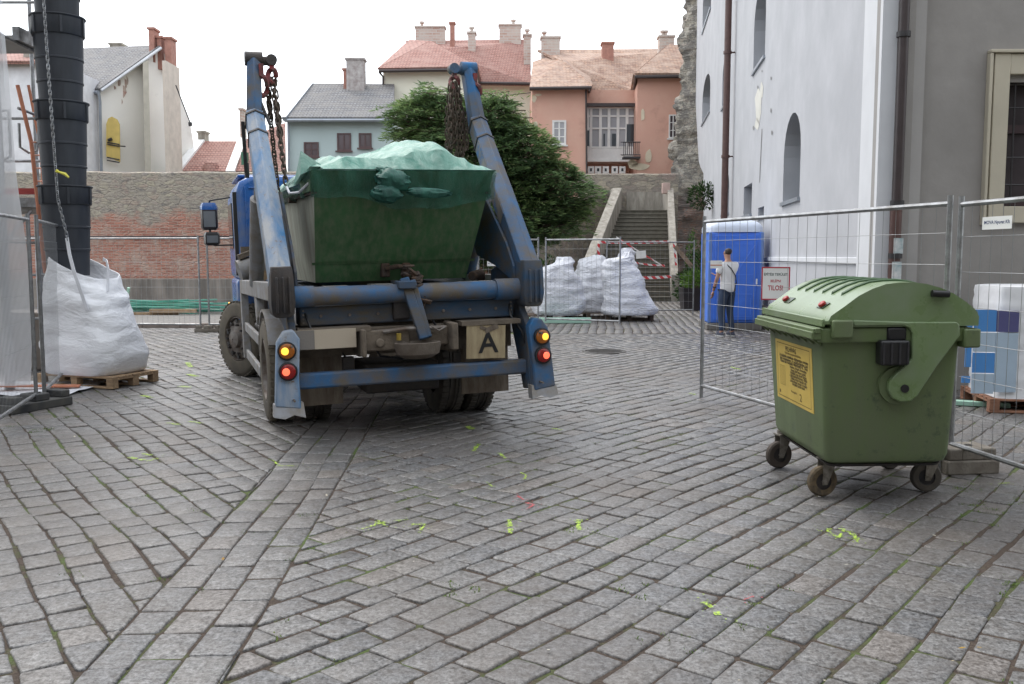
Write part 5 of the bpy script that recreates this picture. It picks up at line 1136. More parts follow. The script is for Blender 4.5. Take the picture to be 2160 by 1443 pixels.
wheel(Vector((-.74, 0, .53)), .50, .25, 0, False, 2, -1); wheel(Vector((.58, 0, .49)), .50, .25, 0, False, 2, 1)
wheel(Vector((-1.13, 3.62, .545)), .50, .28, R(27), True, False, -1); wheel(Vector((1.0, 3.62, .475)), .50, .28, R(24), False, False, 1)
b = MB(); b.tube([(-.9, 0, .52), (.9, 0, .50)], .09, 10); b.lathe([(.05, -.2), (.2, -.12), (.24, 0), (.2, .12), (.05, .2)], (0, 0, .5), (1, 0, 0), 16); b.tube([(-.95, 3.62, .52), (.95, 3.62, .5)], .07, 8); b.build('axle', m_mud, TK)
# chassis
b = MB()
for x in (-.42, .42): b.bb(x-.04, x+.04, -1.0, 5.0, .72, .98)
for y in (-.95, .4, 1.5, 2.6): b.bb(-.38, .38, y, y+.12, .74, .95)
b.build('chassis', m_mud, TK, bevel=.01)
b = MB()
b.bb(-1.05, -.5, 1.05, 2.1, .42, .98); b.bb(-1.0, -.5, 2.2, 2.75, .5, 1.12); b.bb(.5, 1.05, .9, 2.6, .42, 1.0); b.bb(-.38, .38, 2.7, 4.4, .6, 1.2); b.tube([(-.95, 1.1, 1.12), (-.7, 2.6, 1.12)], .09, 10); b.tube([(-.9, 1.3, .72), (-1.06, 2.4, .80)], .05, 8); b.tube([(.5, -.3, .45), (.5, .6, .35), (.2, 1.2, .4)], .05, 8); b.bb(-.35, .35, -.75, -.15, .34, .62)
b.build('tank_and_gearbox', m_dark, TK, bevel=.02)
b = MB()                                       # subframe deck the skip rests on
for x in (-.62, .62): b.bb(x-.09, x+.09, -.85, 2.55, 1.16, 1.33)
b.bb(-.95, .95, 2.1, 2.3, 1.0, 1.36); b.bb(-.95, .95, .7, .86, 1.0, 1.30); b.build('subframe', m_blue_dirty, TK, bevel=.012)
b = MB(); b.bb(-.72, -.5, -.95, -.7, 1.33, 1.36); b.bb(-.30, -.1, -.9, -.7, 1.33, 1.365); b.bb(.55, .9, -.9, -.75, 1.33, 1.36); b.build('worn_skid', mk('bare_scraped_steel', (.42, .40, .37), .5, .5), TK)
# cross pipe, box beam, bumper bar
b = MB(); b.tube([(-1.04, -1.2, 1.29), (-.86, -1.2, 1.29)], .092, 20); b.tube([(-.86, -1.2, 1.29), (.78, -1.2, 1.29)], .082, 20); b.tube([(.78, -1.2, 1.29), (1.04, -1.2, 1.29)], .098, 20); b.build('cross_pipe', m_blue, TK)
b = MB(); b.bb(-.98, .98, -1.15, -.85, 1.03, 1.20); b.build('rear_beam', m_blue_dirty, TK, bevel=.015)
b = MB(); b.bb(-1.06, 1.06, -1.31, -1.20, .505, .64); b.build('bumper_bar', m_blue, TK, bevel=.02)
b = MB(); b.bb(-1.0, 1.0, -1.0, -.92, .74, 1.03); b.build('rear_panel', m_mud, TK)
for s in (-1, 1):
    b = MB(); x0, x1 = (-.99, -.60) if s < 0 else (.52, .99); b.bb(x0, x1, -.93, -.905, .30, .86); b.build('mudflap', m_flap, TK)
# side frames (grey beams and rails on each flank)
for s in (-1, 1):
    b = MB(); X = s*1.17
    b.beam((X, 3.02, 1.26), (X, -.9, 1.33), .09, .17); b.beam((X, 2.98, 1.22), (X, 2.86, .36), .09, .17, (0, 1, 0)); b.beam((X, .72, 1.25), (X, .55, .98), .08, .18, (0, 1, 0))
    b.build('side_frame', m_grey, TK, bevel=.01)
    for z in (.76, .42):
        b = MB(); b.bb(X-.02, X+.02, .78, 2.85, z-.055, z+.055); b.build('side_guard_rail', m_grey, TK, bevel=.008)
    b = MB(); n_ = 14; rg = []
    for k in range(n_+1):
        a = R(8)+(R(150)-R(8))*k/n_; rg.append([Vector((s*x, math.cos(a)*r_*1.05, .53+math.sin(a)*r_)) for x, r_ in ((.78, .575), (1.2, .575), (1.2, .60), (.78, .60))])
    b.loft(rg); b.build('mudguard', m_grey, TK)
    # leg: from the beam down to the lamp plate
    b = MB(); poly = [(-1.0, 1.62), (-.35, 1.45), (-.35, 1.08), (-.9, 1.0), (-1.1, .62), (-1.22, .36), (-1.40, .38), (-1.36, .95), (-1.18, 1.1)] 
    b.prism(poly, lambda y, z, s=s: Vector((s*1.03, y, z)), lambda y, z, s=s: Vector((s*1.09, y, z))); b.build('leg_plate', m_blue_dirty, TK, bevel=.01)
    b = MB(); out = [(1.02, .95), (1.07, 1.03), (1.15, 1.02), (1.21, .93), (1.235, .62), (1.25, .40), (1.04, .37), (1.045, .62)]
    b.prism(out, lambda x, z, s=s: Vector((s*x, -1.43-.10*(1-z), z)), lambda x, z, s=s: Vector((s*x, -1.33-.10*(1-z), z))); lp = b.build('lamp_plate', m_blue if s > 0 else m_arm, TK, bevel=.014)
    b = MB(); b.loft([[Vector((s*x, y, z)) for x, y in ((1.02, -1.50), (1.26, -1.50), (1.26, -1.36), (1.02, -1.36))] for z in (.375, .30)]); 
    b = MB(); v = [(s*1.01, -1.52, .30), (s*1.10, -1.50, .325), (s*1.18, -1.52, .30), (s*1.27, -1.51, .32), (s*1.26, -1.475, .42), (s*1.02, -1.475, .42)]; b.add(v+[(x, y+.10, z) for x, y, z in v], [tuple(range(6)), tuple(range(11, 5, -1))]+[(k, 6+k, 6+(k+1) % 6, (k+1) % 6) for k in range(6)]); b.build('bent_foot', m_grey, lp)
    for zz, lm, on, nm in ((.86, m_amber, m_amber_on, 'indicator_lamp'), (.69, m_redlens, m_red_on, 'tail_lamp')):
        yy = -1.435-.10*(1-zz); xx = s*1.135
        b = MB(); b.lathe([(.076, .02), (.078, -.03), (.066, -.034), (.064, -.01)], (xx, yy, zz), (0, 1, 0), 24); lo = b.build(nm, m_black, TK)
        b = MB(); b.lathe([(.064, -.018), (.062, -.034), (.045, -.044), (.02, -.048), (.001, -.049)], (xx, yy, zz), (0, 1, 0), 24); b.build('lens', lm, lo)
        b = MB(); b.lathe([(.032, -.047), (.026, -.053), (.001, -.056)], (xx+(-.018 if s < 0 else .020), yy, zz), (0, 1, 0), 16); b.build('bulb_glow', on, lo)
# number plate, long-vehicle style A board, towing gear
b = MB(); b.box((-.80, -1.335, .93), (.53, .012, .165)); pt = b.build('number_plate', mk('blurred_number_plate', (.42, .36, .28), .6, var=.02), TK)
b = MB(); b.box((-.977, -1.343, .93), (.176, .006, .162)); b.build('plate_end', mk('plate_end_grey', (.17, .155, .14), .6), pt)
b = MB(); b.bb(-1.02, -.4, -1.33, -1.0, .98, 1.02); b.bb(.42, .98, -1.33, -1.0, .98, 1.02); b.build('bracket', m_mud, TK)
ab = MB(); Ra = Matrix.Rotation(R(2), 3, 'Y'); ab.box((.645, -1.318, .825), (.37, .010, .30), Ra)
ao = ab.build('waste_transport_board', mk('dirty_white_a_board', (.42, .35, .21), .6, dirt=(.26, .20, .12), amt=.5, ds=7, stretch=(3, 1, .6), dirt2=(.12, .09, .07), amt2=.3), TK)
b = MB(); m_ = frame((.665, -1.327, .81), (1, 0, 0), (0, 0, 1))
text('letter_a', 'A', .27, m_, m_black, ao, bold=.004)
b = MB(); b.box((.70, -1.326, .945), (.13, .005, .045), (0, R(-20), 0)); b.box((.62, -1.326, .953), (.06, .005, .03), (0, R(25), 0)); b.build('mud_splash', m_flap, ao)
b = MB(); b.bb(-.50, -.46, -1.42, -.95, .76, 1.0); b.bb(.30, .36, -1.42, -.95, .78, 1.02); b.bb(-.46, .30, -1.18, -1.1, .78, 1.0); b.bb(-.46, -.06, -1.33, -1.24, .80, .98); b.bb(.05, .3, -1.3, -1.22, .82, .99); b.tube([(-.33, -1.36, .87), (-.33, -1.30, .87)], .04, 12); b.build('tow_bracket', m_mud, TK, bevel=.012)
b = MB(); c = (-.02, -1.44, .0); n_ = 28; rg = []
for z, rx, ry in ((.725, .05, .04), (.735, .13, .09), (.77, .19, .13), (.84, .205, .14), (.868, .205, .14), (.872, .19, .125), (.85, .17, .11)): rg.append([Vector((c[0]+rx*math.cos(t), c[1]+ry*math.sin(t), z)) for t in [k/n_*2*math.pi for k in range(n_)]])
b.loft(rg); b.build('tow_bell', mk('muddy_grey_bell', (.13, .11, .09), .7, dirt=(.09, .07, .055), amt=.5, ds=8, bump=.4), TK)
b = MB(); b.tube([(-.30, -1.34, .965), (-.1, -1.36, .985), (.25, -1.35, .98)], .018, 8); b.tube([(.12, -1.40, 1.0), (.18, -1.42, .96), (.25, -1.40, .99)], .008, 6); b.build('tow_lever', m_rim, TK)
b = MB(); b.tube([(-.17, -1.38, .95), (-.17, -1.38, .89)], .022, 8); b.build('brass_coupling', mk('brass_fitting', (.35, .25, .05), .5, .5), TK)
# hook arm in the middle of the beam
b = MB(); b.beam((-.07, -1.22, 1.42), (.05, -1.40, .89), .085, .06, (0, 1, 0)); b.beam((.005, -1.22, 1.40), (.10, -1.38, .90), .05, .07, (0, 1, 0)); b.bb(-.14, .02, -1.32, -1.12, 1.33, 1.40); b.build('hook_arm', m_blue_dirty, TK, bevel=.01)
b = MB(); b.bb(-.17, -.02, -1.20, -1.05, 1.05, 1.24); b.build('hook_pivot', m_dark, TK, bevel=.02)
def torus_link(b, c, d, side, R_=.03, L_=.05, r=.0075, n=10, m=5):
    """one oval chain link centred c, long axis d, lying in the plane of d and side"""
    pts = []
    for k in range(n):
        a = k/n*2*math.pi; e = Vector(d)*(math.cos(a)*L_*.5+math.copysign(1, math.cos(a))*L_*.20)+Vector(side)*math.sin(a)*R_*.62; pts.append(Vector(c)+e)
    b.tube(pts, r, m, False, True)
def chain(name, pts, mat, parent, pitch=.062, R_=.034, r=.009):
    P = [Vector(p) for p in pts]; b = MB(); carry = 0; k = 0; prev = None
    for a, c in zip(P, P[1:]):
        d = c-a; L_ = d.length; d.normalize(); u, v = b.ring_frame(d); s = carry
        while s < L_:
            torus_link(b, a+d*s, d, u if k % 2 else v, R_, pitch*1.15, r); k += 1; s += pitch
        carry = s-L_
    return b.build(name, mat, parent)
rr = random.Random(9); b = MB()
for k in range(26):
    q = Vector((.03+.10*(k/26)+rr.gauss(0, .035), -1.14-.09*(k/26)+rr.gauss(0, .02), 1.50-.32*(k/26)+rr.gauss(0, .02))); d = Vector((rr.gauss(0, 1), rr.gauss(0, 1), rr.gauss(0, 1))).normalized(); u, v = b.ring_frame(d); torus_link(b, q, d, u, .045, .075, .013, 10, 6)
b.build('rusty_chain', m_rust, TK)
b = MB()
for s in (-1, 1):
    for k in range(4): b.tube([(s*(.95-.0*k), -1.162, 1.06+.035*k), (s*(.95), -1.15, 1.06+.035*k)], .009, 6)
    for x in (.30, .55, .80): b.tube([(s*x, -1.165, 1.115), (s*x, -1.148, 1.115)], .014, 6)
    for y, z in ((1.0, .90), (1.04, .45)): b.tube([(s*1.10, -1.56+.0*y, z), (s*1.10, -1.40, z)], .010, 6)
b.build('bolt_heads', m_rim, TK)
for q in ([(-.95, -1.1, 1.2), (-.9, -1.25, 1.0), (-1.02, -1.33, .85), (-1.06, -1.32, .7)], [(.95, -1.1, 1.2), (.92, -1.22, 1.05), (1.0, -1.3, .9), (1.06, -1.3, .72)], [(-.45, -1.0, 1.1), (-.40, -1.16, .9), (-.30, -1.2, .74), (-.1, -1.16, .70), (.1, -1.2, .76)], [(.2, -1.15, 1.03), (.24, -1.25, .92), (.36, -1.22, .86)], [(-.62, -.98, .80), (-.5, -1.05, .6), (-.3, -1.0, .56), (0, -.9, .6)]):
    b = MB(); b.tube(q, .011, 6); b.build('cable', m_black, TK)
b = MB(); b.bb(-.62, -.52, -1.12, -1.04, .62, .74); b.bb(.40, .47, -1.1, -1.03, .60, .72); b.build('junction_box', m_dark, TK, bevel=.008)
# lift arms
def arm(s, mat):
    foot_, collar, top = Vector((1.105 if s > 0 else -1.14, -1.22, 1.50)), Vector((s*1.15, .33, 3.02)), Vector((s*1.12, .50, 3.58))
    def hexring(p, d, w_, h):
        d = d.normalized(); u = Vector((1, 0, 0)); v = u.cross(d).normalized(); 
        if v.y > 0: v = -v                # v: towards the rear of the truck
        return [p+u*a*w_+v*c*h for a, c in ((-.5, -.5), (.5, -.5), (.5, .28), (.02*s, .5), (-.5, .28))]
    d = collar-foot_; b = MB(); b.loft([hexring(foot_-d.normalized()*.06, d, .185, .22), hexring(foot_+d*.45, d, .185, .22), hexring(collar, d, .165, .20)])
    a_ = b.build('lift_arm', mat, TK, bevel=.008)
    b = MB(); dn = d.normalized(); vv = Vector((1, 0, 0)).cross(dn).normalized(); vv = -vv if vv.y > 0 else vv; q0, q1 = foot_+d*.30, foot_+d*.82; xi = -s
    for dx_ in (0,): b.add([q0+Vector((xi*(.0925+.002), 0, 0))-vv*.10, q0+Vector((xi*(.0925+.002), 0, 0))+vv*.06, q1+Vector((xi*(.086+.002), 0, 0))+vv*.055, q1+Vector((xi*(.086+.002), 0, 0))-vv*.095]+[q0+Vector((xi*.08, 0, 0))-vv*.10, q0+Vector((xi*.08, 0, 0))+vv*.06, q1+Vector((xi*.075, 0, 0))+vv*.055, q1+Vector((xi*.075, 0, 0))-vv*.095], [(0, 1, 2, 3), (0, 4, 5, 1), (1, 5, 6, 2), (2, 6, 7, 3), (3, 7, 4, 0)])
    b.build('scuffed_side', m_scuff if s < 0 else m_scuff_brown, a_, smooth=False)
    b = MB()
    for t in (.975, .84): b.loft([hexring(foot_+d*t-dn*.012, d, .19, .225), hexring(foot_+d*t+dn*.012, d, .188, .222)])
    b.build('collar', m_dark, a_)
    d2 = top-collar; b = MB(); b.loft([hexring(collar-d2*.05, d2, .15, .2), hexring(top, d2, .13, .16)]); ex = b.build('extension', m_blue, a_, bevel=.01)
    b = MB(); b.tube([top+Vector((-.085, 0, .02)), top+Vector((.085, 0, .02))], .07, 14); b.tube([top+Vector((-s*.08, 0, .0)), top+Vector((-s*.19, -.02, .01))], .045, 12); b.tube([top+Vector((-s*.17, -.06, .01)), top+Vector((-s*.17, .05, .01))], .055, 12); b.build('head', m_dark if s < 0 else m_blue, a_)
    b = MB()
    for q, r_ in ((top+Vector((-s*.17, -.03, -.15)), .07), (top+Vector((s*.04 if s > 0 else -s*.06, -.10, -.26)), .095)):
        pts = [q+Vector((r_*.55*math.cos(t), -.03*math.sin(t*2), r_*math.sin(t))) for t in [k/14*2*math.pi for k in range(14)]]; b.tube(pts, .026, 7, False, True)
        b.beam(q+Vector((0, 0, r_)), q+Vector((0, 0, r_+.12)), .045, .035, (0, 1, 0))
    b.build('chain_hook', m_red, a_)
    b = MB()                               # inner gusset plate and ram
    poly = [(-1.15, 1.35), (-.62, 1.50), (-.05, 1.60), (.12, 1.78), (-.10, 2.12), (-.28, 2.24), (-.95, 1.72), (-1.15, 1.5)]
    b.prism(poly, lambda y, z: Vector((s*.985, y, z)), lambda y, z: Vector((s*1.01, y, z))); b.build('gusset_plate', m_blue_dirty, a_, bevel=.006)
    b = MB(); b.tube([(s*1.17, .9, 1.35), (s*1.17, .2, 2.2)], .075, 14); b.tube([(s*1.17, .2, 2.2), (s*1.16, -.05, 2.55)], .04, 10); b.build('lift_ram', m_grey if s < 0 else m_blue_dirty, a_)
    # dark folded stabiliser foot under the arm
    b = MB(); fx = 1.10 if s > 0 else -1.135
    for z0_, z1_, w0, w1 in ((1.56, 1.14, .23, .25),):
        b.loft([[Vector((fx+x*w_*.5, -1.25+y*.13+dy, z)) for x, y in ((-1, -1), (-.4, -1.25), (.4, -1.25), (1, -1), (1, 1), (-1, 1))] for z, w_, dy in ((1.555, .17, .02), (1.48, .185, 0), (1.25, .20, 0), (1.16, .18, .02), (1.13, .13, .02))])
    for k in range(-1, 2): b.bb(fx+k*.05-.01, fx+k*.05+.01, -1.43, -1.38, 1.17, 1.47)
    b.build('stabiliser_foot', m_dark if s < 0 else m_blue_dirty, a_, bevel=.008)
    return foot_, collar, top
m_scuff = mk('scuffed_pale_paint', (.40, .42, .44), .55, dirt=(.22, .20, .18), amt=.45, ds=5, stretch=(1, 1, .6), dirt2=(.07, .15, .30), amt2=.36, ds2=9)
m_scuff_brown = mk('scuffed_tan_paint', (.27, .24, .20), .6, dirt=(.10, .10, .12), amt=.5, ds=4, dirt2=(.04, .11, .24), amt2=.42, ds2=6)
fl_, cl_, tl_ = arm(-1, m_arm); fr_, cr_, tr_ = arm(1, m_blue)
b = MB(); b.tube([cl_+Vector((-.11, .08, -.05)), cl_+Vector((-.10, .10, -.55))], .02, 8); b.tube([tl_+Vector((.0, -.1, -.3)), cl_+Vector((.13, -.13, -.1))], .016, 6); b.build('hydraulic_hose', m_black, TK)
# chains: left pair down to the skip lug, right bundle hanging free
hl = tl_+Vector((.17, -.03, -.20)); sk1 = tl(603, 385, 0, -.90); sk2 = tl(588, 420, 0, -.93)
chain('lifting_chain', [hl, sk1], m_chain, TK); chain('lifting_chain', [hl+Vector((-.05, .03, -.03)), sk2], m_chain, TK)
for dx, dy, z_ in ((.02, 0, -1.0), (-.04, .03, -.65)): chain('lifting_chain', [hl+Vector((dx, dy, 0)), hl+Vector((dx*1.5+.03, dy, z_*.55)), hl+Vector((dx, dy, -.2))], m_chain, TK)
hr = tr_+Vector((-.17, -.03, -.16)); rr = random.Random(21)
for k in range(6):
    ox, oy = rr.uniform(-.13, .13), rr.uniform(-.06, .06); L_ = rr.uniform(.52, .86); e = hr+Vector((ox*1.1, oy, -L_))
    chain('hanging_chain', [hr+Vector((ox*.5, oy*.5, -.02)), hr+Vector((ox, oy, -L_*.45)), e, e+Vector((.04, .02, .05)), hr+Vector((ox+.045, oy+.03, -L_*.4))], m_chain, TK)
# cab
b = MB(); cabsec = [(-1.22, 1.34), (1.22, 1.34), (1.22, 2.42), (1.16, 2.58), (1.02, 2.66), (-1.02, 2.66), (-1.16, 2.58), (-1.22, 2.42)]
b.prism(cabsec, lambda x, z: Vector((x, 3.0, z)), lambda x, z: Vector((x, 4.75, z))); b.bb(-1.22, 1.22, 3.5, 4.8, .75, 1.345)
cb = b.build('cab', m_cab, TK, bevel=.07, seg=4)
b = MB(); b.bb(-1.02, -.55, 2.988, 3.02, 1.98, 2.40); b.bb(.55, 1.02, 2.988, 3.02, 1.98, 2.40); b.build('rear_window', m_glass, cb, bevel=.02)
b = MB(); b.bb(-1.232, -1.21, 3.7, 4.55, 1.75, 2.35); b.bb(1.21, 1.232, 3.7, 4.55, 1.75, 2.35); b.build('side_window', m_glass, cb)
b = MB(); b.bb(-1.0, 1.0, 4.74, 4.78, 1.7, 2.45); b.build('windscreen', m_glass, cb)
b = MB()
for z in (1.80, 1.92, 2.50): b.bb(-1.05, 1.05, 2.985, 3.01, z-.012, z+.012)
b.bb(-1.10, -1.085, 2.982, 3.01, 1.42, 2.52); b.bb(1.085, 1.10, 2.982, 3.01, 1.42, 2.52); b.build('pressed_rib', m_cab, cb, bevel=.006)
b = MB(); b.bb(-1.15, 1.15, 3.4, 4.7, 2.665, 2.70); b.build('roof_deck', m_cab, cb, bevel=.015)
b = MB(); b.bb(-1.245, -1.2, 3.02, 3.10, 1.4, 2.45); b.build('black_seal', m_black, cb)
b = MB(); b.tube([(-.95, 2.6, 1.2), (-.95, 2.62, 2.75)], .035, 8); b.tube([(-1.08, 2.7, 2.6), (-1.08, 2.7, 2.78)], .03, 8); b.build('exhaust_stack', m_black, cb)
# tank behind the cab
b = MB(); b.tube([(-1.24, 2.62, 1.46), (-.70, 2.68, 1.62)], .135, 18); tk = b.build('air_tank', m_grey, TK); b = MB(); b.beam((-1.24, 2.60, 1.63), (-.62, 2.66, 1.86), .12, .06, (0, 0, 1)); b.bb(-1.2, -1.08, 2.66, 2.76, 1.66, 1.76); b.build('tank_bracket', m_mud, tk)
b = MB(); b.bb(-.98, -.75, 2.45, 2.75, 1.34, 1.46); b.build('timber_block', m_wood, TK)
# mirrors
b = MB(); MX = tl(442, 470, 1, 4.6); cx_ = MX.x; b.loft([[Vector((cx_+x*.115*k, 4.6+y*.09*k, z)) for x, y in ((-.8, -1), (.8, -1), (1, 0), (.8, 1), (-.8, 1), (-1, 0))] for z, k in ((2.02, .8), (2.05, 1), (2.33, 1), (2.385, .8))]); mr_ = b.build('mirror', mk('mirror_housing', (.035, .03, .035), .4), TK, bevel=.012)
b = MB(); b.loft([[Vector((cx_+x*.118*k, 4.6+y*.093*k, z)) for x, y in ((-.8, -1), (.8, -1), (1, 0), (.8, 1), (-.8, 1), (-1, 0))] for z, k in ((2.30, 1.01), (2.345, 1.01), (2.40, .78))]); b.build('mirror_cap', m_cab, mr_)
b = MB(); b.loft([[Vector((cx_+.02+x*.11*k, 4.6+y*.08*k, z)) for x, y in ((-.8, -1), (.8, -1), (1, 0), (.8, 1), (-.8, 1), (-1, 0))] for z, k in ((1.80, .7), (1.83, 1), (1.95, 1), (1.99, .8))]); b.build('wide_mirror', m_black, mr_)
b = MB(); b.bb(cx_-.08, cx_+.08, 4.505, 4.512, 2.06, 2.28); b.bb(cx_-.05, cx_+.10, 4.515, 4.522, 1.84, 1.94); b.build('mirror_glass', glass('mirror_glass', (.10, .11, .12), .05), mr_)
b = MB(); b.tube([(cx_, 4.6, 2.38), (cx_+.02, 4.6, 2.43), (-1.2, 4.3, 2.46)], .012, 6); b.tube([(cx_, 4.6, 1.82), (cx_+.06, 4.6, 1.80), (-1.2, 4.3, 1.80)], .012, 6); b.tube([(cx_, 4.6, 2.05), (cx_, 4.6, 1.97)], .015, 6); b.build('mirror_bracket', m_black, mr_)
b = MB(); b.box((-1.26, 4.55, .95), (.06, .10, .08)); b.build('side_marker_lamp', m_amber_on, TK, bevel=.01)

# ================================================================ SKIP and NET
SB = Vector((0, .6, 1.37)); SK = thing('skip_container', 'dark green steel skip with rust at its foot riding on the blue truck', 'skip', TM @ SB, TR_ROT)
def sl(o): o.location = -SB; return o
zb, zr = 1.385, 2.20
lo_ = [(-.745, -.50), (.72, -.50), (.77, 1.75), (-.77, 1.75)]; hi_ = [(-.785, -.95), (.825, -.95), (.93, 2.20), (-.93, 2.20)]
b = MB(); L0 = [Vector((x, y, zb)) for x, y in lo_]; L1 = [Vector((x, y, zr)) for x, y in hi_]
b.add(L0+L1, [(0, 1, 5, 4), (2, 3, 7, 6), (0, 3, 2, 1)])
I1 = [Vector((x*.96, y*.96, zr)) for x, y in hi_]; I0 = [Vector((x*.94, y*.94, zb+.05)) for x, y in lo_]; b.add(I1+I0, [(0, 1, 5, 4), (2, 3, 7, 6), (4, 5, 6, 7)])
so1 = sl(b.build('end_panel', m_skip, SK, smooth=False, fix=False)); bm = bmesh.new(); bm.from_mesh(so1.data); bmesh.ops.recalc_face_normals(bm, faces=bm.faces); bm.to_mesh(so1.data); bm.free()
for s in (0, 1):
    b = MB(); a, c = (0, 3) if s == 0 else (1, 2); b.add([L0[a], L0[c], L1[c], L1[a]]+[I0[a], I0[c], I1[c], I1[a]], [(0, 1, 2, 3), (4, 5, 6, 7), (3, 2, 6, 7)]); sl(b.build('side_panel', m_skip_side if s == 0 else m_skip, SK, smooth=False))
    b = MB(); q0, q1 = L1[a], L1[c]; b.beam(q0, q1, .05, .05); b.tube([q0+(q1-q0)*.30+Vector((.0, 0, -.02)), q0+(q1-q0)*.30+Vector((-.07 if s == 0 else .07, 0, -.02))], .035, 10); sl(b.build('side_rail', m_rust, SK))
# flared collar at the rear end and front end
b = MB()
for yb, yt in ((-.95, -1.04), (2.20, 2.29)):
    v = [(-.79, yb, zr-.005), (.83, yb, zr-.005), (.85, yt, 2.375), (-.81, yt, 2.375)]; v += [(x, y+(.03 if yb < 0 else -.03), z) for x, y, z in v]
    b.add(v, [(0, 1, 2, 3), (7, 6, 5, 4), (0, 4, 5, 1), (1, 5, 6, 2), (2, 6, 7, 3), (3, 7, 4, 0)])
for s in (-1, 1):
    v = [(s*.825, -.955, zr), (s*(.83+.02*s), -1.04, 2.375), (s*.865, -.62, 2.30), (s*.84, -.55, zr)]; v += [(x-s*.025, y, z) for x, y, z in v]; b.add(v, [(0, 1, 2, 3), (7, 6, 5, 4), (0, 4, 5, 1), (1, 5, 6, 2), (2, 6, 7, 3), (3, 7, 4, 0)])
sl(b.build('flared_collar', m_skip, SK, smooth=False))
b = MB(); yz = lambda z: -.50-(z-zb)/(zr-zb)*.45
for z in (1.56,): b.add([(-.78, yz(z-.012)-.006, z-.012), (.78, yz(z-.012)-.006, z-.012), (.785, yz(z+.012)-.012, z+.012), (-.785, yz(z+.012)-.012, z+.012)], [(0, 1, 2, 3)])
sl(b.build('weld_seam', m_skip, SK))
b = MB(); b.tube([(-.10, -.62, 1.50), (.0, -.72, 1.52), (.10, -.62, 1.50)], .025, 8); b.bb(-.14, -.06, -.62, -.50, 1.42, 1.55); b.bb(.06, .14, -.62, -.50, 1.42, 1.55); b.tube([(.77, -.55, 1.40), (.90, -.42, 1.42), (.94, -.3, 1.36)], .05, 8); sl(b.build('lifting_lug', m_rust, SK, bevel=.01))
# rubble hump under the net
def hump(u, v):
    """u,v in 0..1 over the skip opening -> height above the rim"""
    e = (math.sin(math.pi*min(1, max(0, u)))**.32)*(math.sin(math.pi*min(1, max(0, v)))**.42)
    pk = .17+.34*math.exp(-((u-.71)/.15)**2)+.20*math.exp(-((u-.48)/.17)**2)+.20*math.exp(-((u-.20)/.13)**2)+.10*math.exp(-((u-.88)/.10)**2)
    pk *= 1-.35*max(0, v-.5)
    fold = .022*math.sin(u*46+3*noise.noise(Vector((u*4, v*4, 8))))*max(0, 1-v*2.2)+.035*(1-abs(noise.noise(Vector((u*5+v*4, v*9-u*6, 2))))*4)
    return e*(pk+fold+.05*noise.noise(Vector((u*6, v*7, 1.5)))+.012*(1-abs(noise.noise(Vector((u*9, v*8, 4))))*3))
NB = SB+Vector((0, 0, .83)); NT = thing('debris_net', 'green mesh net draped over the heaped skip, bunched into a knot at the back', 'net', TM @ NB, TR_ROT)
def nl(o): o.location = -NB; return o
m_net_top = None
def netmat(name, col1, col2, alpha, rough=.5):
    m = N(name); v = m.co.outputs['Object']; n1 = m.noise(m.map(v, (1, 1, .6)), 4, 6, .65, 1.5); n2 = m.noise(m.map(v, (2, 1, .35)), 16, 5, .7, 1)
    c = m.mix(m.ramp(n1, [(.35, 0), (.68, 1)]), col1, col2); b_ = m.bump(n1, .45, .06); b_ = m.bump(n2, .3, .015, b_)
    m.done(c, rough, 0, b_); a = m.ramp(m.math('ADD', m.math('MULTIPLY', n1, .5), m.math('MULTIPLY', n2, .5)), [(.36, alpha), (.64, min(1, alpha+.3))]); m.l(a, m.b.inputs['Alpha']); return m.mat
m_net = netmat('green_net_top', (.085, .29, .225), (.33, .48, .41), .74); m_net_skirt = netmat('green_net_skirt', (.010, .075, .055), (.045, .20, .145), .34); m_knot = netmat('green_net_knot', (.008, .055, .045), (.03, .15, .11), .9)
b = MB(); NU, NV = 60, 34; vs = []
for j in range(NV+1):
    for i in range(NU+1):
        u, v = i/NU, j/NV; hx = .85+.09*min(1, v*4); x = lerp(-hx+.025, hx+.015, u); y = lerp(-1.06, 2.2, v); z = lerp(2.385, 2.26, min(1, v*6) if True else v)+hump(u, v)
        if u < .06: z += .02
        vs.append((x, y, z))
b.add(vs, [(j*(NU+1)+i, j*(NU+1)+i+1, (j+1)*(NU+1)+i+1, (j+1)*(NU+1)+i) for j in range(NV) for i in range(NU)]); nl(b.build('net_cover', m_net, NT))
# peak snagged at the left corner
b = MB(); pk_ = tl(634, 318, 1, -.95); base = [Vector((-.90, -1.02, 2.34)), Vector((-.93, -.7, 2.26)), Vector((-.75, -.6, 2.36)), Vector((-.70, -.95, 2.42))]
rg = []
for k in range(7):
    t = k/6; rg.append([lerp(p, pk_, t**.8)+Vector((0, 0, -.0)) for p in base])
b.loft(rg, False); nl(b.build('snagged_peak', m_net, NT))
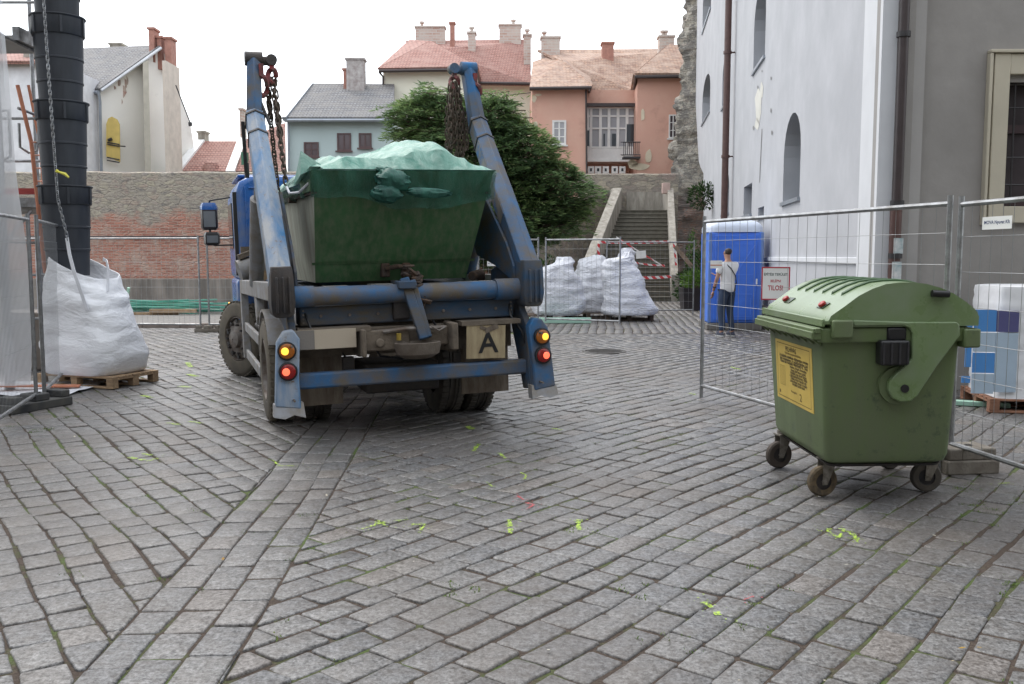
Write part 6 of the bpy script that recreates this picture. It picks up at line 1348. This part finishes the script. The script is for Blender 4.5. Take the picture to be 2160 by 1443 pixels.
# skirt hanging over the collar
def skirt(P0, P1, out_, hang, seed, mat=m_net_skirt):
    b = MB(); n = 40; P0, P1, out_ = Vector(P0), Vector(P1), Vector(out_).normalized(); vs = []; rows = 7
    for j in range(rows+1):
        for i in range(n+1):
            u = i/n; h_ = hang(u); t = j/rows; q = P0.lerp(P1, u)+out_*(.012+.015*math.sin(u*37+seed)*t+.01*noise.noise(Vector((u*9, t*3, seed))))+Vector((0, 0, -h_*t))-out_*t*.55*max(0, h_)*.5
            vs.append(q)
    b.add(vs, [(j*(n+1)+i, j*(n+1)+i+1, (j+1)*(n+1)+i+1, (j+1)*(n+1)+i) for j in range(rows) for i in range(n)]); return nl(b.build('net_skirt', mat, NT))
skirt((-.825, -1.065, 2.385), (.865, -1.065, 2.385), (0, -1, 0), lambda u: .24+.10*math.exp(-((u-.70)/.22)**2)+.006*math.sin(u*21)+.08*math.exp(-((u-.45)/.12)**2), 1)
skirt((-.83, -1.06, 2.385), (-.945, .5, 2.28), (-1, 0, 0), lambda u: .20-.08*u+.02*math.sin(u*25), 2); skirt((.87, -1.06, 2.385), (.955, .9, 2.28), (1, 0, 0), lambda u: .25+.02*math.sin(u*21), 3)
def lump(c, rx, ry, rz, mat, name, tilt=0, seed=0):
    b = MB(); rg = []; A = Matrix.Rotation(tilt, 3, 'Y')
    for j in range(1, 16):
        th = j/16*math.pi; ring = []
        for i in range(28):
            ph = i/28*2*math.pi; d = Vector((math.cos(th), math.sin(th)*math.cos(ph), math.sin(th)*math.sin(ph))); k = 1+.22*noise.noise(Vector((d.x*2+seed, d.y*3, d.z*3)))+.12*noise.noise(Vector((d.x*1.5, d.y*8, d.z*8+seed)))
            ring.append(Vector(c)+A @ Vector((d.x*rx*k, d.y*ry*k, d.z*rz*k)))
        rg.append(ring)
    b.loft(rg); return nl(b.build(name, mat, NT))
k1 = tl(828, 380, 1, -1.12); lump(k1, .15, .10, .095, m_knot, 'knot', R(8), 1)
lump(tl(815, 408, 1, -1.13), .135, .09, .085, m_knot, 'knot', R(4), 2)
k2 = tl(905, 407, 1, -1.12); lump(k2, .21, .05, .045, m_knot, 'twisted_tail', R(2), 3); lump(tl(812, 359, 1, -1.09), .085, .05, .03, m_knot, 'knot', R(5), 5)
# corner lug & rope at left
b = MB(); q = tl(605, 395, 0, -.93); b.tube([q, q+Vector((.0, -.2, -.07)), q+Vector((.05, -.5, -.08)), q+Vector((.1, -.75, -.02))], .012, 6); nl(b.build('net_rope', m_strap, NT))

# ================================================================ GREEN WHEELED BIN
BN = thing('wheeled_bin', 'big green four wheeled refuse bin with round lid and yellow notice', 'bin', (2.02, 6.0, 0), (0, R(-.7), R(.5)))
BZ = lambda px, py, Y=5.78: (at(px, py, Y).x-2.02, at(px, py, Y).z)
BMI = (Matrix.Translation((2.02, 6.0, 0)) @ Euler((0, R(-.7), R(.5))).to_matrix().to_4x4()).inverted()
def bl_(px, py, ly):
    d = BMI.to_3x3() @ ray(px, py); o = BMI @ Vector((0, 0, CAM_H)); return o+d*((ly-o.y)/d.y)
YN, YF = -.20, 1.06          # near and far ends of the body (local y)
def c4(x, y): return (1580+x/2.775, 560+y/2.775)
# body loft, rounded rectangle
def rrect(x0, x1, y0, y1, z, r=.06, n=5):
    o = []
    for cx_, cy_, a0 in ((x1-r, y1-r, 0), (x0+r, y1-r, 90), (x0+r, y0+r, 180), (x1-r, y0+r, 270)):
        for k in range(n+1): a = R(a0+90*k/n); o.append(Vector((cx_+r*math.cos(a), cy_+r*math.sin(a), z)))
    return o
bot = bl_(1742, 985, YN+.05); botR = bl_(2005, 975, YN+.05); topL = bl_(1738, 700, YN); topR = bl_(2032, 695, YN)
zb_ = .275; b = MB()
xb0, xb1, xt0, xt1 = bot.x, botR.x, topL.x, topR.x
b.loft([rrect(xb0+.05, xb1-.05, YN+.11, YF-.11, zb_-.02), rrect(xb0+.015, xb1-.015, YN+.065, YF-.075, zb_+.005), rrect(xb0, xb1, YN+.05, YF-.06, zb_+.05), rrect(xt0, xt1, YN, YF, 1.145)])
bb1 = b.build('body', m_binp, BN)
b = MB()                                       # rim with ribbed front ledge
b.loft([rrect(xt0-.025, xt1+.02, YN-.03, YF+.03, 1.06, .04), rrect(xt0-.03, xt1+.025, YN-.035, YF+.035, 1.075, .04), rrect(xt0-.03, xt1+.025, YN-.035, YF+.035, 1.145, .04), rrect(xt0-.02, xt1+.02, YN-.025, YF+.025, 1.155, .04)])
b.bb(xt0-.075, xt0-.02, YN-.02, YF+.02, 1.08, 1.15); b.bb(xt0-.088, xt0-.072, YN-.03, YF+.03, 1.085, 1.13); b.bb(xt0-.065, xt0-.03, YN-.03, YF+.03, 1.12, 1.152)
for k in range(9): y = YN+.05+k*.145; b.add([(xt0-.065, y, 1.082), (xt0-.065, y+.02, 1.082), (xt0+.0, y+.02, 1.082), (xt0+.0, y, 1.082), (xt0+.003, y, 1.03), (xt0+.003, y+.02, 1.03)], [(0, 1, 2, 3), (0, 4, 5, 1), (0, 3, 4), (1, 5, 2)])
b.build('rim', m_binp, BN, bevel=.006)
b = MB(); p0 = bl_(*c4(480, 300), YN-.04); p1 = bl_(*c4(600, 425), YN-.04)
b.bb(p0.x, p1.x, YN-.075, YN-.02, p1.z+.0, p0.z-.02); b.bb(topR.x-.02, topR.x+.085, YN-.06, YN+.1, 1.02, 1.14); b.bb(topR.x-.02, topR.x+.085, YF-.1, YF+.06, 1.02, 1.14); b.build('corner_bracket', m_binp, BN, bevel=.012)
# round lid: profile in the near end plane
prof = [(467, 322), (480, 296), (560, 240), (640, 180), (720, 138), (800, 110), (880, 100), (960, 98), (1040, 108), (1120, 130), (1200, 165), (1270, 212), (1330, 262), (1348, 300), (1345, 325)]
pr = [bl_(*c4(*q), YN-.045) for q in prof]; pr = [(p.x, p.z) for p in pr]
y0_, y1_ = YN-.045, YF+.045; b = MB(); ins = .02
outer_ = pr; b.loft([[Vector((x, y, z)) for y in (y0_,)]+[Vector((x, y1_, z))] for x, z in pr], False)
b.v = []; b.f = []
n = len(pr); vs = []; NYL = 30
for j in range(NYL+1):
    y = lerp(y0_, y1_, j/NYL)
    for x, z in pr: vs.append((x, y, z))
b.add(vs, [(j*n+i, j*n+i+1, (j+1)*n+i+1, (j+1)*n+i) for j in range(NYL) for i in range(n-1)])
cheek = pr+[(pr[-1][0]-.0, 1.158), (pr[0][0]+.02, 1.158)]
for y in (y0_, y1_): b.add([(x, y, z) for x, z in cheek], [tuple(range(len(cheek)))])
b.add([(pr[0][0], y0_, pr[0][1]), (pr[0][0], y1_, pr[0][1]), (pr[0][0]+.02, y1_, 1.158), (pr[0][0]+.02, y0_, 1.158)], [(0, 1, 2, 3)]); b.add([(pr[-1][0], y0_, pr[-1][1]), (pr[-1][0], y1_, pr[-1][1]), (pr[-1][0], y1_, 1.158), (pr[-1][0], y0_, 1.158)], [(0, 1, 2, 3)])
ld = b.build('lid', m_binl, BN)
b = MB()                                       # raised ridges along the curve, front handle lip
for y in (.02, .20, .38, .56, .74, .92):
    P = [Vector((x, y, z+.003)) for x, z in pr[3:10]]; b.tube([P[0]-Vector((0, 0, .012))]+P+[P[-1]-Vector((0, 0, .012))], .013, 6)
b.build('lid_ridge', mk('dark_green_lid_ridge', (.05, .10, .045), .35), ld)
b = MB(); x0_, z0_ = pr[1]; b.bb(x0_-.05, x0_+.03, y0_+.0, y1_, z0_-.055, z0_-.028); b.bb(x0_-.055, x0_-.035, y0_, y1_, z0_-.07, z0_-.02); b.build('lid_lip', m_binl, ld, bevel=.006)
for y, xo in ((.08, .09), (.80, .09)):
    b = MB(); q = Vector((pr[2][0]-.02, y, pr[2][1]-.012)); b.box(q, (.06, .12, .012), (0, R(-36), 0)); b.build('lid_recess', mk('recess_green', (.03, .055, .03), .4), ld)
    b = MB(); b.lathe([(.026, -.0), (.026, .016), (.018, .022), (.001, .024)], q+Vector((-.01, .055 if y > .5 else -.015, .005)), (-.6, 0, .8), 14); b.build('red_button', m_redp, ld)
b = MB(); q = bl_(*c4(1118, 163), YN-.07); b.tube([q+Vector((-.05, 0, 0)), q+Vector((.055, 0, -.006))], .022, 10); b.build('lid_hinge', m_black, ld)
# pivot arm on the near end (and the far end)
armp = [(612, 320), (935, 330), (1215, 330), (1232, 345), (1236, 410), (1100, 590), (985, 765), (945, 797), (885, 800), (838, 778), (815, 730), (822, 680), (862, 632), (930, 570), (952, 545), (955, 400), (940, 368), (900, 352), (612, 356)]
ap = [bl_(*c4(*q), YN-.055) for q in armp]
for s in (0, 1):
    dy = 0 if s == 0 else (YF-YN)+.10; b = MB(); y_a, y_b = (YN-.060, YN-.012) if s == 0 else (YF+.012, YF+.060)
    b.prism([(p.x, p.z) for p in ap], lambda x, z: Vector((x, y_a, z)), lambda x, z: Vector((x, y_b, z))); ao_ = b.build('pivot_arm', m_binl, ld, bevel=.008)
q = bl_(*c4(915, 722), YN-.07); b = MB(); b.tube([(q.x, YN-.068, q.z), (q.x, YN-.05, q.z)], .026, 16); b.build('pivot_bolt', m_black, BN)
b = MB(); q2 = bl_(*c4(880, 705), YN-.03); b.lathe([(.12, -.012), (.12, .03)], (q2.x, YN, q2.z), (0, 1, 0), 30, True); b.build('pivot_boss', m_binp, BN)
b = MB(); a = bl_(*c4(772, 440), YN-.09); c = bl_(*c4(938, 585), YN-.09); b.bb(a.x, c.x, YN-.10, YN, c.z, a.z); a2 = bl_(*c4(812, 362), YN-.05); c2 = bl_(*c4(925, 442), YN-.05); b.bb(a2.x, c2.x, YN-.05, YN, c2.z, a2.z)
lt = b.build('lifting_trunnion', m_black, BN, bevel=.015); b = MB()
for k in range(4): x = lerp(a.x+.015, c.x-.015, k/3); b.bb(x-.006, x+.006, YN-.108, YN-.099, c.z+.01, a.z-.01)
b.build('trunnion_rib', mk('glossy_black_rib', (.03, .03, .035), .2), lt)
# yellow notice on the front (left) face: local x ~ front plane, text runs from far to near
dxb = (xb0-xt0)
def fx_(z): t = (z-(zb_+.05))/(1.145-(zb_+.05)); return lerp(xb0, xt0, t)
yA, yB, zA, zB = .86, .05, .56, .995
nz = Vector((dxb*-1, 0, 0)); up_ = Vector((fx_(zB)-fx_(zA), 0, zB-zA)).normalized(); rt = Vector((0, -1, 0)); nrm = rt.cross(up_)
def sp_(u, v, off=.004): return Vector((fx_(lerp(zA, zB, v)), lerp(yA, yB, u), lerp(zA, zB, v)))+nrm*off
if nrm.x > 0: nrm = -nrm
b = MB(); b.add([sp_(0, 0, .003), sp_(1, 0, .003), sp_(1, 1, .003), sp_(0, 1, .003)]+[sp_(0, 0, -.001), sp_(1, 0, -.001), sp_(1, 1, -.001), sp_(0, 1, -.001)], [(0, 1, 2, 3), (0, 4, 5, 1), (1, 5, 6, 2), (2, 6, 7, 3), (3, 7, 4, 0)]); stk = b.build('yellow_notice', m_yel, BN, smooth=False)
def onstk(name, body, u, v, size, mat, xs=1, align='CENTER'):
    o = sp_(u, v, .0045); M_ = Matrix(((rt.x, up_.x, nrm.x, o.x), (rt.y, up_.y, nrm.y, o.y), (rt.z, up_.z, nrm.z, o.z), (0, 0, 0, 1))); text(name, body, size, M_, mat, stk, align, .0006, xs)
onstk('title', 'FELHÍVÁS', .45, .875, .046, m_print, 1.25)
b = MB()
def bar(u0, u1, v0, v1): b.add([sp_(u0, v0, .0042), sp_(u1, v0, .0042), sp_(u1, v1, .0042), sp_(u0, v1, .0042)], [(0, 1, 2, 3)])
bar(.05, .95, .945, .955); bar(.05, .95, .05, .06); bar(.05, .055, .06, .945); bar(.945, .95, .06, .945); bar(.08, .115, .10, .155)
b.build('printed_frame', m_printl, stk, smooth=False)
lines = [(.08, .95, .75, 'A hulladék szabályos elhelyezése minden'), (.08, .95, .70, 'lakó kötelessége. A gyűjtőedénybe csak'), (.08, .95, .655, 'háztartási hulladék helyezhető el. Tilos'), (.34, .93, .605, 'folyékony, mérgező, tűzveszélyes'), (.34, .93, .555, 'anyagot, állati tetemet, építési'), (.34, .93, .51, 'törmeléket, nagy méretű tárgyat'), (.34, .93, .465, 'a gyűjtőedénybe elhelyezni. Kérjük'), (.34, .93, .42, 'a fedelet minden használat után'), (.34, .93, .375, 'szíveskedjenek lecsukni. Az edény'), (.34, .93, .33, 'környékét tartsák tisztán!')]
for u0, u1, v, s in lines: onstk('small_print', s, (u0+u1)/2, v, .030 if u0 < .2 else .027, m_print, 1.30 if u0 < .2 else 1.0)
onstk('small_print', 'Köszönjük az együttműködésüket', .5, .81, .022, m_printl, 1.2); onstk('small_print', '2', .68, .15, .075, m_printl, 1.3); onstk('small_print', 'Közszolgáltató', .5, .20, .022, m_printl)
b = MB()
for k in range(5): bar(.12+k*.035, .125+k*.035, .25, .58)
bar(.12, .26, .25, .254); bar(.12, .26, .576, .58); b.build('bin_drawing', m_printl, stk, smooth=False)
# castors
def castor(px, py, col, ang, xo=None):
    c = g(px, py); p = BMI @ Vector((c.x, c.y+.04, .105)); r = .102; b = MB(); A = Matrix.Translation(p) @ Matrix.Rotation(ang, 4, 'Z'); b.m = A
    b.lathe([(r*.55, -.024), (r*.9, -.026), (r, -.016), (r*1.01, 0), (r, .016), (r*.9, .026), (r*.55, .024)], (0, 0, 0), (0, 1, 0), 30)
    w_ = b.build('castor', col, BN); b = MB(); b.m = A; b.lathe([(r*.56, -.022), (r*.5, -.012), (r*.2, -.014), (.001, -.02)], (0, 0, 0), (0, 1, 0), 20); b.lathe([(r*.56, .022), (r*.5, .012), (r*.2, .014), (.001, .02)], (0, 0, 0), (0, 1, 0), 20); b.build('hub', m_dark, w_)
    b = MB(); b.m = A
    for s in (-1, 1): b.add([(-.018, s*.040, -.02), (.018, s*.040, -.02), (.09, s*.04, .15), (-.01, s*.04, .15)]+[(-.018, s*.036, -.02), (.018, s*.036, -.02), (.09, s*.036, .15), (-.01, s*.036, .15)], [(0, 1, 2, 3), (7, 6, 5, 4), (0, 4, 5, 1), (1, 5, 6, 2), (2, 6, 7, 3), (3, 7, 4, 0)])
    b.bb(-.02, .10, -.045, .045, .148, .160); b.tube([(0, -.05, 0), (0, .05, 0)], .012, 8); b.lathe([(.05, .16), (.05, .185)], (.04, 0, 0), (0, 0, 1), 16, True); b.build('fork', mk('zinc_fork', (.30, .28, .25), .45, .5, dirt=(.12, .10, .07), amt=.4, ds=20), w_)
m_cast = mk('muddy_yellow_wheel', (.20, .145, .08), .8, var=.3, vs=12, dirt=(.05, .045, .04), amt=.45, ds=14)
castor(1737, 1050, m_cast, R(12)); castor(1645, 990, mk('brown_wheel', (.07, .055, .045), .8), R(15)); castor(1957, 1040, m_rubber, R(-4)); castor(1880, 992, m_rubber, R(10))
b = MB(); b.loft([rrect(xb0+.04, xb1-.04, YN+.10, YF-.10, zb_-.035), rrect(xb0+.03, xb1-.03, YN+.09, YF-.09, zb_-.018)]); b.build('underside', m_dark, BN)

# ================================================================ SCAFFOLD, CHUTE, LADDER at the left
SC = thing('scaffold', 'steel scaffold with planks and guard rails at the left edge behind white sheeting', 'scaffold', (-6.6, 12.4, 0))
def scl(o): o.location = -Vector(SC.location); return o
Ys = 12.3; xA = at(92, 200, Ys).x; xBk = at(36, 200, 11.0).x; 
for (x, y, nm, r_) in ((xA, Ys, 'standard', .027), (xA-.95, Ys+.5, 'standard', .027), (-6.0, 10.95, 'standard', .058), (-6.9, 13.6, 'standard', .027)):
    b = MB(); b.tube([(x, y, 0), (x, y, 7.5)], r_, 10); scl(b.build(nm, mk('yellowed_tube', (.36, .34, .20), .5, .4) if x == xA else m_galv, SC))
XL = -9.5
for z0_ in (.75, 2.18, 4.35, 6.4):
    b = MB(); a = Vector((xA, Ys, z0_)); b.bb(XL, xA+.02, Ys-.2, Ys+.6, z0_, z0_+.06); scl(b.build('deck', mk('scaffold_deck', (.30, .29, .27), .7), SC)) if z0_ > 1 else None
b = MB()
for y_, py, ex in ((Ys, 250, 0), (Ys, 340, 0), (Ys, 580, 0), (Ys, 672, 0), (Ys, 5, 0), (Ys, 512, -.4)):
    z = at(70, py, y_).z; b.tube([(XL, y_, z), (xA, y_, z)], .02, 6)
b.tube([at(38, 228, 12.0), at(80, 244, 12.3)], .02, 6); b.tube([at(40, 260, 12), at(42, 310, 12), at(60, 322, 12.1), at(78, 318, 12.2), at(84, 250, 12.25)], .018, 6); b.tube([at(-30, 560, 11.6), at(82, 425, 12.2)], .022, 6); b.tube([(-6.0, 10.95, 4.2), (xA, Ys, 4.2)], .02, 6)
b.tube([at(-30, 240, 11.1), at(18, 232, 11), at(22, 330, 11), at(-10, 345, 11.1)], .02, 6)
scl(b.build('guard_rail', m_galv, SC))
b = MB(); b.beam(at(33, 70, 11.5), at(88, 96, 12.2), .08, .16); b.beam((XL, Ys-.22, at(60, 415, Ys).z), (xA, Ys-.22, at(60, 430, Ys).z), .05, .12); scl(b.build('toe_board', m_galv, SC))
b = MB(); b.beam((XL, Ys-.1, at(60, 405, Ys).z), (xA+.02, Ys-.1, at(60, 405, Ys).z), .1, .075); scl(b.build('red_board', mk('red_painted_board', (.36, .05, .045), .6), SC))
b = MB(); b.bb(xA-.10, xA-.03, Ys-.05, Ys+.02, at(80, 252, Ys).z, at(80, 238, Ys).z); b.tube([at(82, 240, Ys-.05), at(88, 262, Ys-.05)], .03, 6); scl(b.build('clamp', mk('rust_red_clamp', (.25, .07, .06), .6), SC))
for side in (0,):
    b = MB(); b.tube([at(37, 180, 12.0), at(66, 300, 12.0), at(95, 575, 11.9)], .026, 8); b.tube([at(60, 180, 12.6), at(84, 300, 12.6), at(106, 575, 12.5)], .02, 8)
    t = thing('ladder', 'thin salmon coloured ladder leaning against the scaffold beside the chute', 'ladder', (-6.0, 11.9, 0)); 
    for k in range(10): f_ = k/10; q = at(lerp(66, 95, f_), lerp(300, 575, f_), 11.95); q2 = at(lerp(84, 106, f_), lerp(300, 575, f_), 12.55); b.tube([q, q2], .012, 5)
    o = b.build('ladder_frame', m_orangelat, t); o.location = -Vector(t.location)
# sheeting: translucent white plastic over the scaffold front
m = N('translucent_white_sheeting'); v = m.co.outputs['Object']; nn_ = m.noise(m.map(v, (1, 1, .3)), 2.2, 5, .6, 1)
m.done((.72, .73, .75), .45, 0, m.bump(nn_, .6, .12)); tb_ = m.n('BsdfTranslucent'); tb_.inputs[0].default_value = (.75, .76, .78, 1); tp_ = m.n('BsdfTransparent'); m1 = m.n('MixShader'); m2 = m.n('MixShader'); m1.inputs[0].default_value = .45; m2.inputs[0].default_value = .30
m.l(m.b.outputs[0], m1.inputs[1]); m.l(tb_.outputs[0], m1.inputs[2]); m.l(m1.outputs[0], m2.inputs[1]); m.l(tp_.outputs[0], m2.inputs[2]); m.l(m2.outputs[0], m.t.nodes['Material Output'].inputs[0]); m_sheet = m.mat
b = MB(); vs = []; nI, nJ = 30, 46; pA = Vector((-10.5, 10.2, 0)); pB = Vector((at(60, 500, 10.85).x, 10.85, 0))
for j in range(nJ+1):
    for i in range(nI+1):
        u, v = i/nI, j/nJ; q = pA.lerp(pB, u); z = .1+v*7.2; dy = .10*noise.noise(Vector((u*6, z*.5, 0)))+.05*noise.noise(Vector((u*20, z*.8, 3)))-.35*max(0, 1-z/1.6)**2*(.4+.6*noise.noise(Vector((u*5, 1, 2))))
        vs.append((q.x+(.04*noise.noise(Vector((z*.9, u, 5))) if i == nI else 0)-(.25*min(1, z/7) if i == nI else 0)*u, q.y+dy, z))
b.add(vs, [(j*(nI+1)+i, j*(nI+1)+i+1, (j+1)*(nI+1)+i+1, (j+1)*(nI+1)+i) for j in range(nJ) for i in range(nI)])
sh = b.build('sheeting', m_sheet); tag(sh, 'translucent white plastic sheeting hung down the scaffold at the left edge', 'sheeting')
b = MB(); b.bb(-9.2, at(106, 730, 12.9).x, 12.9, 13.6, .0, .82); sb2 = b.build('covered_stack', mk('brown_tarpaulin', (.19, .155, .13), .75, var=.15, dirt=(.26, .24, .22), amt=.4, ds=2, bump=.5, bs=6), bevel=.03); tag(sb2, 'brown covered stack behind the wire fence, left of the white bag', 'covered stack')
b = MB(); vs = []
for j in range(9):
    for i in range(13): u, v = i/12, j/8; vs.append((lerp(-6.5, -5.1, u)+.05*noise.noise(Vector((u*3, v*3, 1))), lerp(10.35, 11.6, v)+.12*u, .015+.05*abs(noise.noise(Vector((u*5, v*5, 2))))))
b.add(vs, [(j*13+i, j*13+i+1, (j+1)*13+i+1, (j+1)*13+i) for j in range(8) for i in range(12)]); tag(b.build('ground_sheet', m_strap), 'crumpled pale sheet lying on the cobbles under the left fence', 'ground sheet')
b = MB(); b.box((-5.65, 10.95, .06), (.9, .12, .02), (0, R(2), R(15))); tag(b.build('loose_board', m_orangelat), 'pinkish board lying on the pale ground sheet', 'board')
b = MB(); b.bb(-8.2, -6.4, 10.0, 10.7, .03, .35); tag(b.build('timber_stack', m_wood), 'stack of light timber behind the wire mesh at the bottom left edge', 'timber')
# chute: tapered buckets nested one into another
def chute_seg(parent, x, y, z_lip, tilt=0):
    b = MB(); H = 1.12
    pf = [(.322, 0), (.325, -.012), (.308, -.03), (.304, -.225), (.296, -.235), (.283, -.24), (.276, -.50), (.281, -.505), (.281, -.525), (.272, -.53), (.262, -.78), (.268, -.785), (.268, -.805), (.257, -.81), (.246, -H), (.238, -H), (.250, -.8), (.27, -.2), (.295, -.03), (.30, 0)]
    b.lathe(pf+[pf[0]], (x, y, z_lip), (0, 0, 1), 40)
    o = b.build('chute_bucket', m_chute, parent); b = MB()
    for a in (R(-58), R(-122), R(0), R(180)): b.box((x+math.cos(a)*.312, y+math.sin(a)*.312, z_lip-.13), (.02, .03, .20), (0, 0, a))
    b.build('lug', m_chute, o)
CT = thing('rubbish_chute', 'black rubbish chute of nested tapered buckets hanging into the white bag', 'rubbish chute', (-5.62, 11.75, 1.35))
for k in range(6): chute_seg(CT, .0, 0, 1.13+k*1.03)
Cx, Cy = -5.62, 11.75
chx = at(152, 505, 11.42); CTc = chain('chute_chain', [Vector((at(88, -60, 11.3).x, 11.3, at(88, -60, 11.3).z))-Vector((Cx, Cy, 1.35)), at(100, 120, 11.32)-Vector((Cx, Cy, 1.35)), at(113, 300, 11.34)-Vector((Cx, Cy, 1.35)), at(122, 420, 11.33)-Vector((Cx, Cy, 1.35)), at(143, 505, 11.33)-Vector((Cx, Cy, 1.35))], m_galv, CT, .05, .026, .0055)
b = MB(); q = at(122, 362, 11.30)-Vector((Cx, Cy, 1.35)); b.tube([q, q+Vector((.09, 0, -.03)), q+Vector((.13, 0, -.07))], [.012, .02, .014], 5); b.tube([q, q+Vector((-.02, 0, .01))], .02, 5); b.build('yellow_ribbon', mk('yellow_tape', (.65, .60, .08), .5), CT)

# ================================================================ ROAD SIGN behind the skip
rs = at(1008, 470, 22); t = thing('road_sign', 'triangular road sign on a pole, seen edge-on between skip and truck arm', 'road sign', (rs.x, 22, 0))
b = MB(); b.tube([(0, 0, 0), (0, 0, 3.1)], .03, 8); b.build('pole', m_galv, t)
b = MB(); A = Matrix.Rotation(R(68), 3, 'Z'); tri_ = [Vector((0, 0, 3.25)), Vector((-.42, 0, 2.55)), Vector((.42, 0, 2.55))]; b.add([A @ p for p in tri_]+[A @ (p+Vector((0, .02, 0))) for p in tri_], [(0, 1, 2), (5, 4, 3), (0, 3, 4, 1), (1, 4, 5, 2), (2, 5, 3, 0)]); o = b.build('plate', m_white, t, smooth=False)
b = MB(); 
for a, c in ((0, 1), (1, 2), (2, 0)): b.beam(A @ (tri_[a]+Vector((0, -.012, 0))), A @ (tri_[c]+Vector((0, -.012, 0))), .02, .08, (A @ Vector((0, 0, 1)).cross(tri_[c]-tri_[a]).normalized()))
b.build('red_border', m_inkred, t)

# ================================================================ unseen houses added behind the camera (close the square, shade what faces them)
for nm, x0, x1, y0, y1, h, lb in (('shade_house', -34, -3.4, -13, -4.6, 11, 'unseen plain rendered house added across the street, behind the camera to the left, for its shade'), ('shade_house', .6, 34, -14, -4.0, 12, 'unseen plain rendered house added across the street, behind the camera to the right, for its shade'), ('shade_house', -24, -12.4, -4.0, 9.0, 10, 'unseen plain rendered house added on the left side of the square for its shade')):
    t = thing(nm, lb, 'house', ((x0+x1)/2, (y0+y1)/2, 0)); c = Vector(t.location)
    b = MB(); b.bb(x0-c.x, x1-c.x, y0-c.y, y1-c.y, -.02, h); b.build('wall', m_plas_grey, t)
    b = MB(); b.prism([(y0-c.y-.4, h+.003), (y1-c.y+.4, h+.003), (0, h+3)], lambda y, z: Vector((x0-c.x, y, z)), lambda y, z: Vector((x1-c.x, y, z))); b.build('roof', m_tile_red, t, smooth=False)
    n = int((x1-x0)/3)
    for i in range(n):
        for z in (1.2, 4.6, 7.9):
            if z+1.7 > h: continue
            x = x0-c.x+1.5+i*3; f = MB(); yy = y1-c.y+.02
            for a, d_, e, f_ in ((x-.55, x-.47, z, z+1.7), (x+.47, x+.55, z, z+1.7), (x-.47, x+.47, z, z+.08), (x-.47, x+.47, z+1.62, z+1.7), (x-.04, x+.04, z+.08, z+1.62)): f.bb(a, d_, yy-.015, yy+.05, e, f_)
            o = f.build('window', m_wood_white, t); f = MB(); f.bb(x-.47, x+.47, yy-.015, yy+.01, z+.08, z+1.62); f.build('pane', m_glass, o)

def split_loose(o):
    """separate islands of one mesh into parts of their own"""
    bm = bmesh.new(); bm.from_mesh(o.data); seen = set(); isl = []
    for f in bm.faces:
        if f.index in seen: continue
        st = [f]; cur = []; seen.add(f.index)
        while st:
            q = st.pop(); cur.append(q.index)
            for v in q.verts:
                for h in v.link_faces:
                    if h.index not in seen: seen.add(h.index); st.append(h)
        isl.append(set(cur))
    bm.free()
    if len(isl) < 2: return
    src = o.data; kids = list(o.children)
    for k, s_ in enumerate(isl):
        me = src.copy(); b_ = bmesh.new(); b_.from_mesh(me); b_.faces.ensure_lookup_table()
        bmesh.ops.delete(b_, geom=[f for f in b_.faces if f.index not in s_], context='FACES'); b_.to_mesh(me); b_.free()
        if k == 0: o.data = me
        else: c = o.copy(); c.data = me; link(c)
for o in list(sc.objects):
    if o.type == 'MESH' and o.name.split('.')[0] in ('bracket', 'corner_bracket', 'corner_post', 'side_window', 'rear_window', 'lifting_lug', 'guard_rail', 'hub', 'ear', 'worn_skid', 'stem_', 'wall_chips', 'stripped_render_patch', 'bare_brick_patch', 'corner_post', 'net_rope', 'open_pane', 'exhaust_stack', 'mirror_glass', 'side_guard_rail', 'toe_board', 'clamp', 'socket', 'axle', 'lug', 'junction_box'): split_loose(o)

# ================================================================ put every thing's empty at the base of what it holds
bpy.context.view_layer.update()
for o in list(sc.objects):
    if o.type == 'EMPTY' and o.parent is None and o.location.length < 1e-6 and o.children:
        lo = Vector((1e9,)*3); hi = Vector((-1e9,)*3)
        for ch in o.children:
            for v in ch.bound_box:
                q = ch.matrix_world @ Vector(v); lo = Vector(map(min, lo, q)); hi = Vector(map(max, hi, q))
        base = Vector(((lo.x+hi.x)/2, (lo.y+hi.y)/2, lo.z)); o.location = base
        for ch in o.children: ch.location = ch.location-base
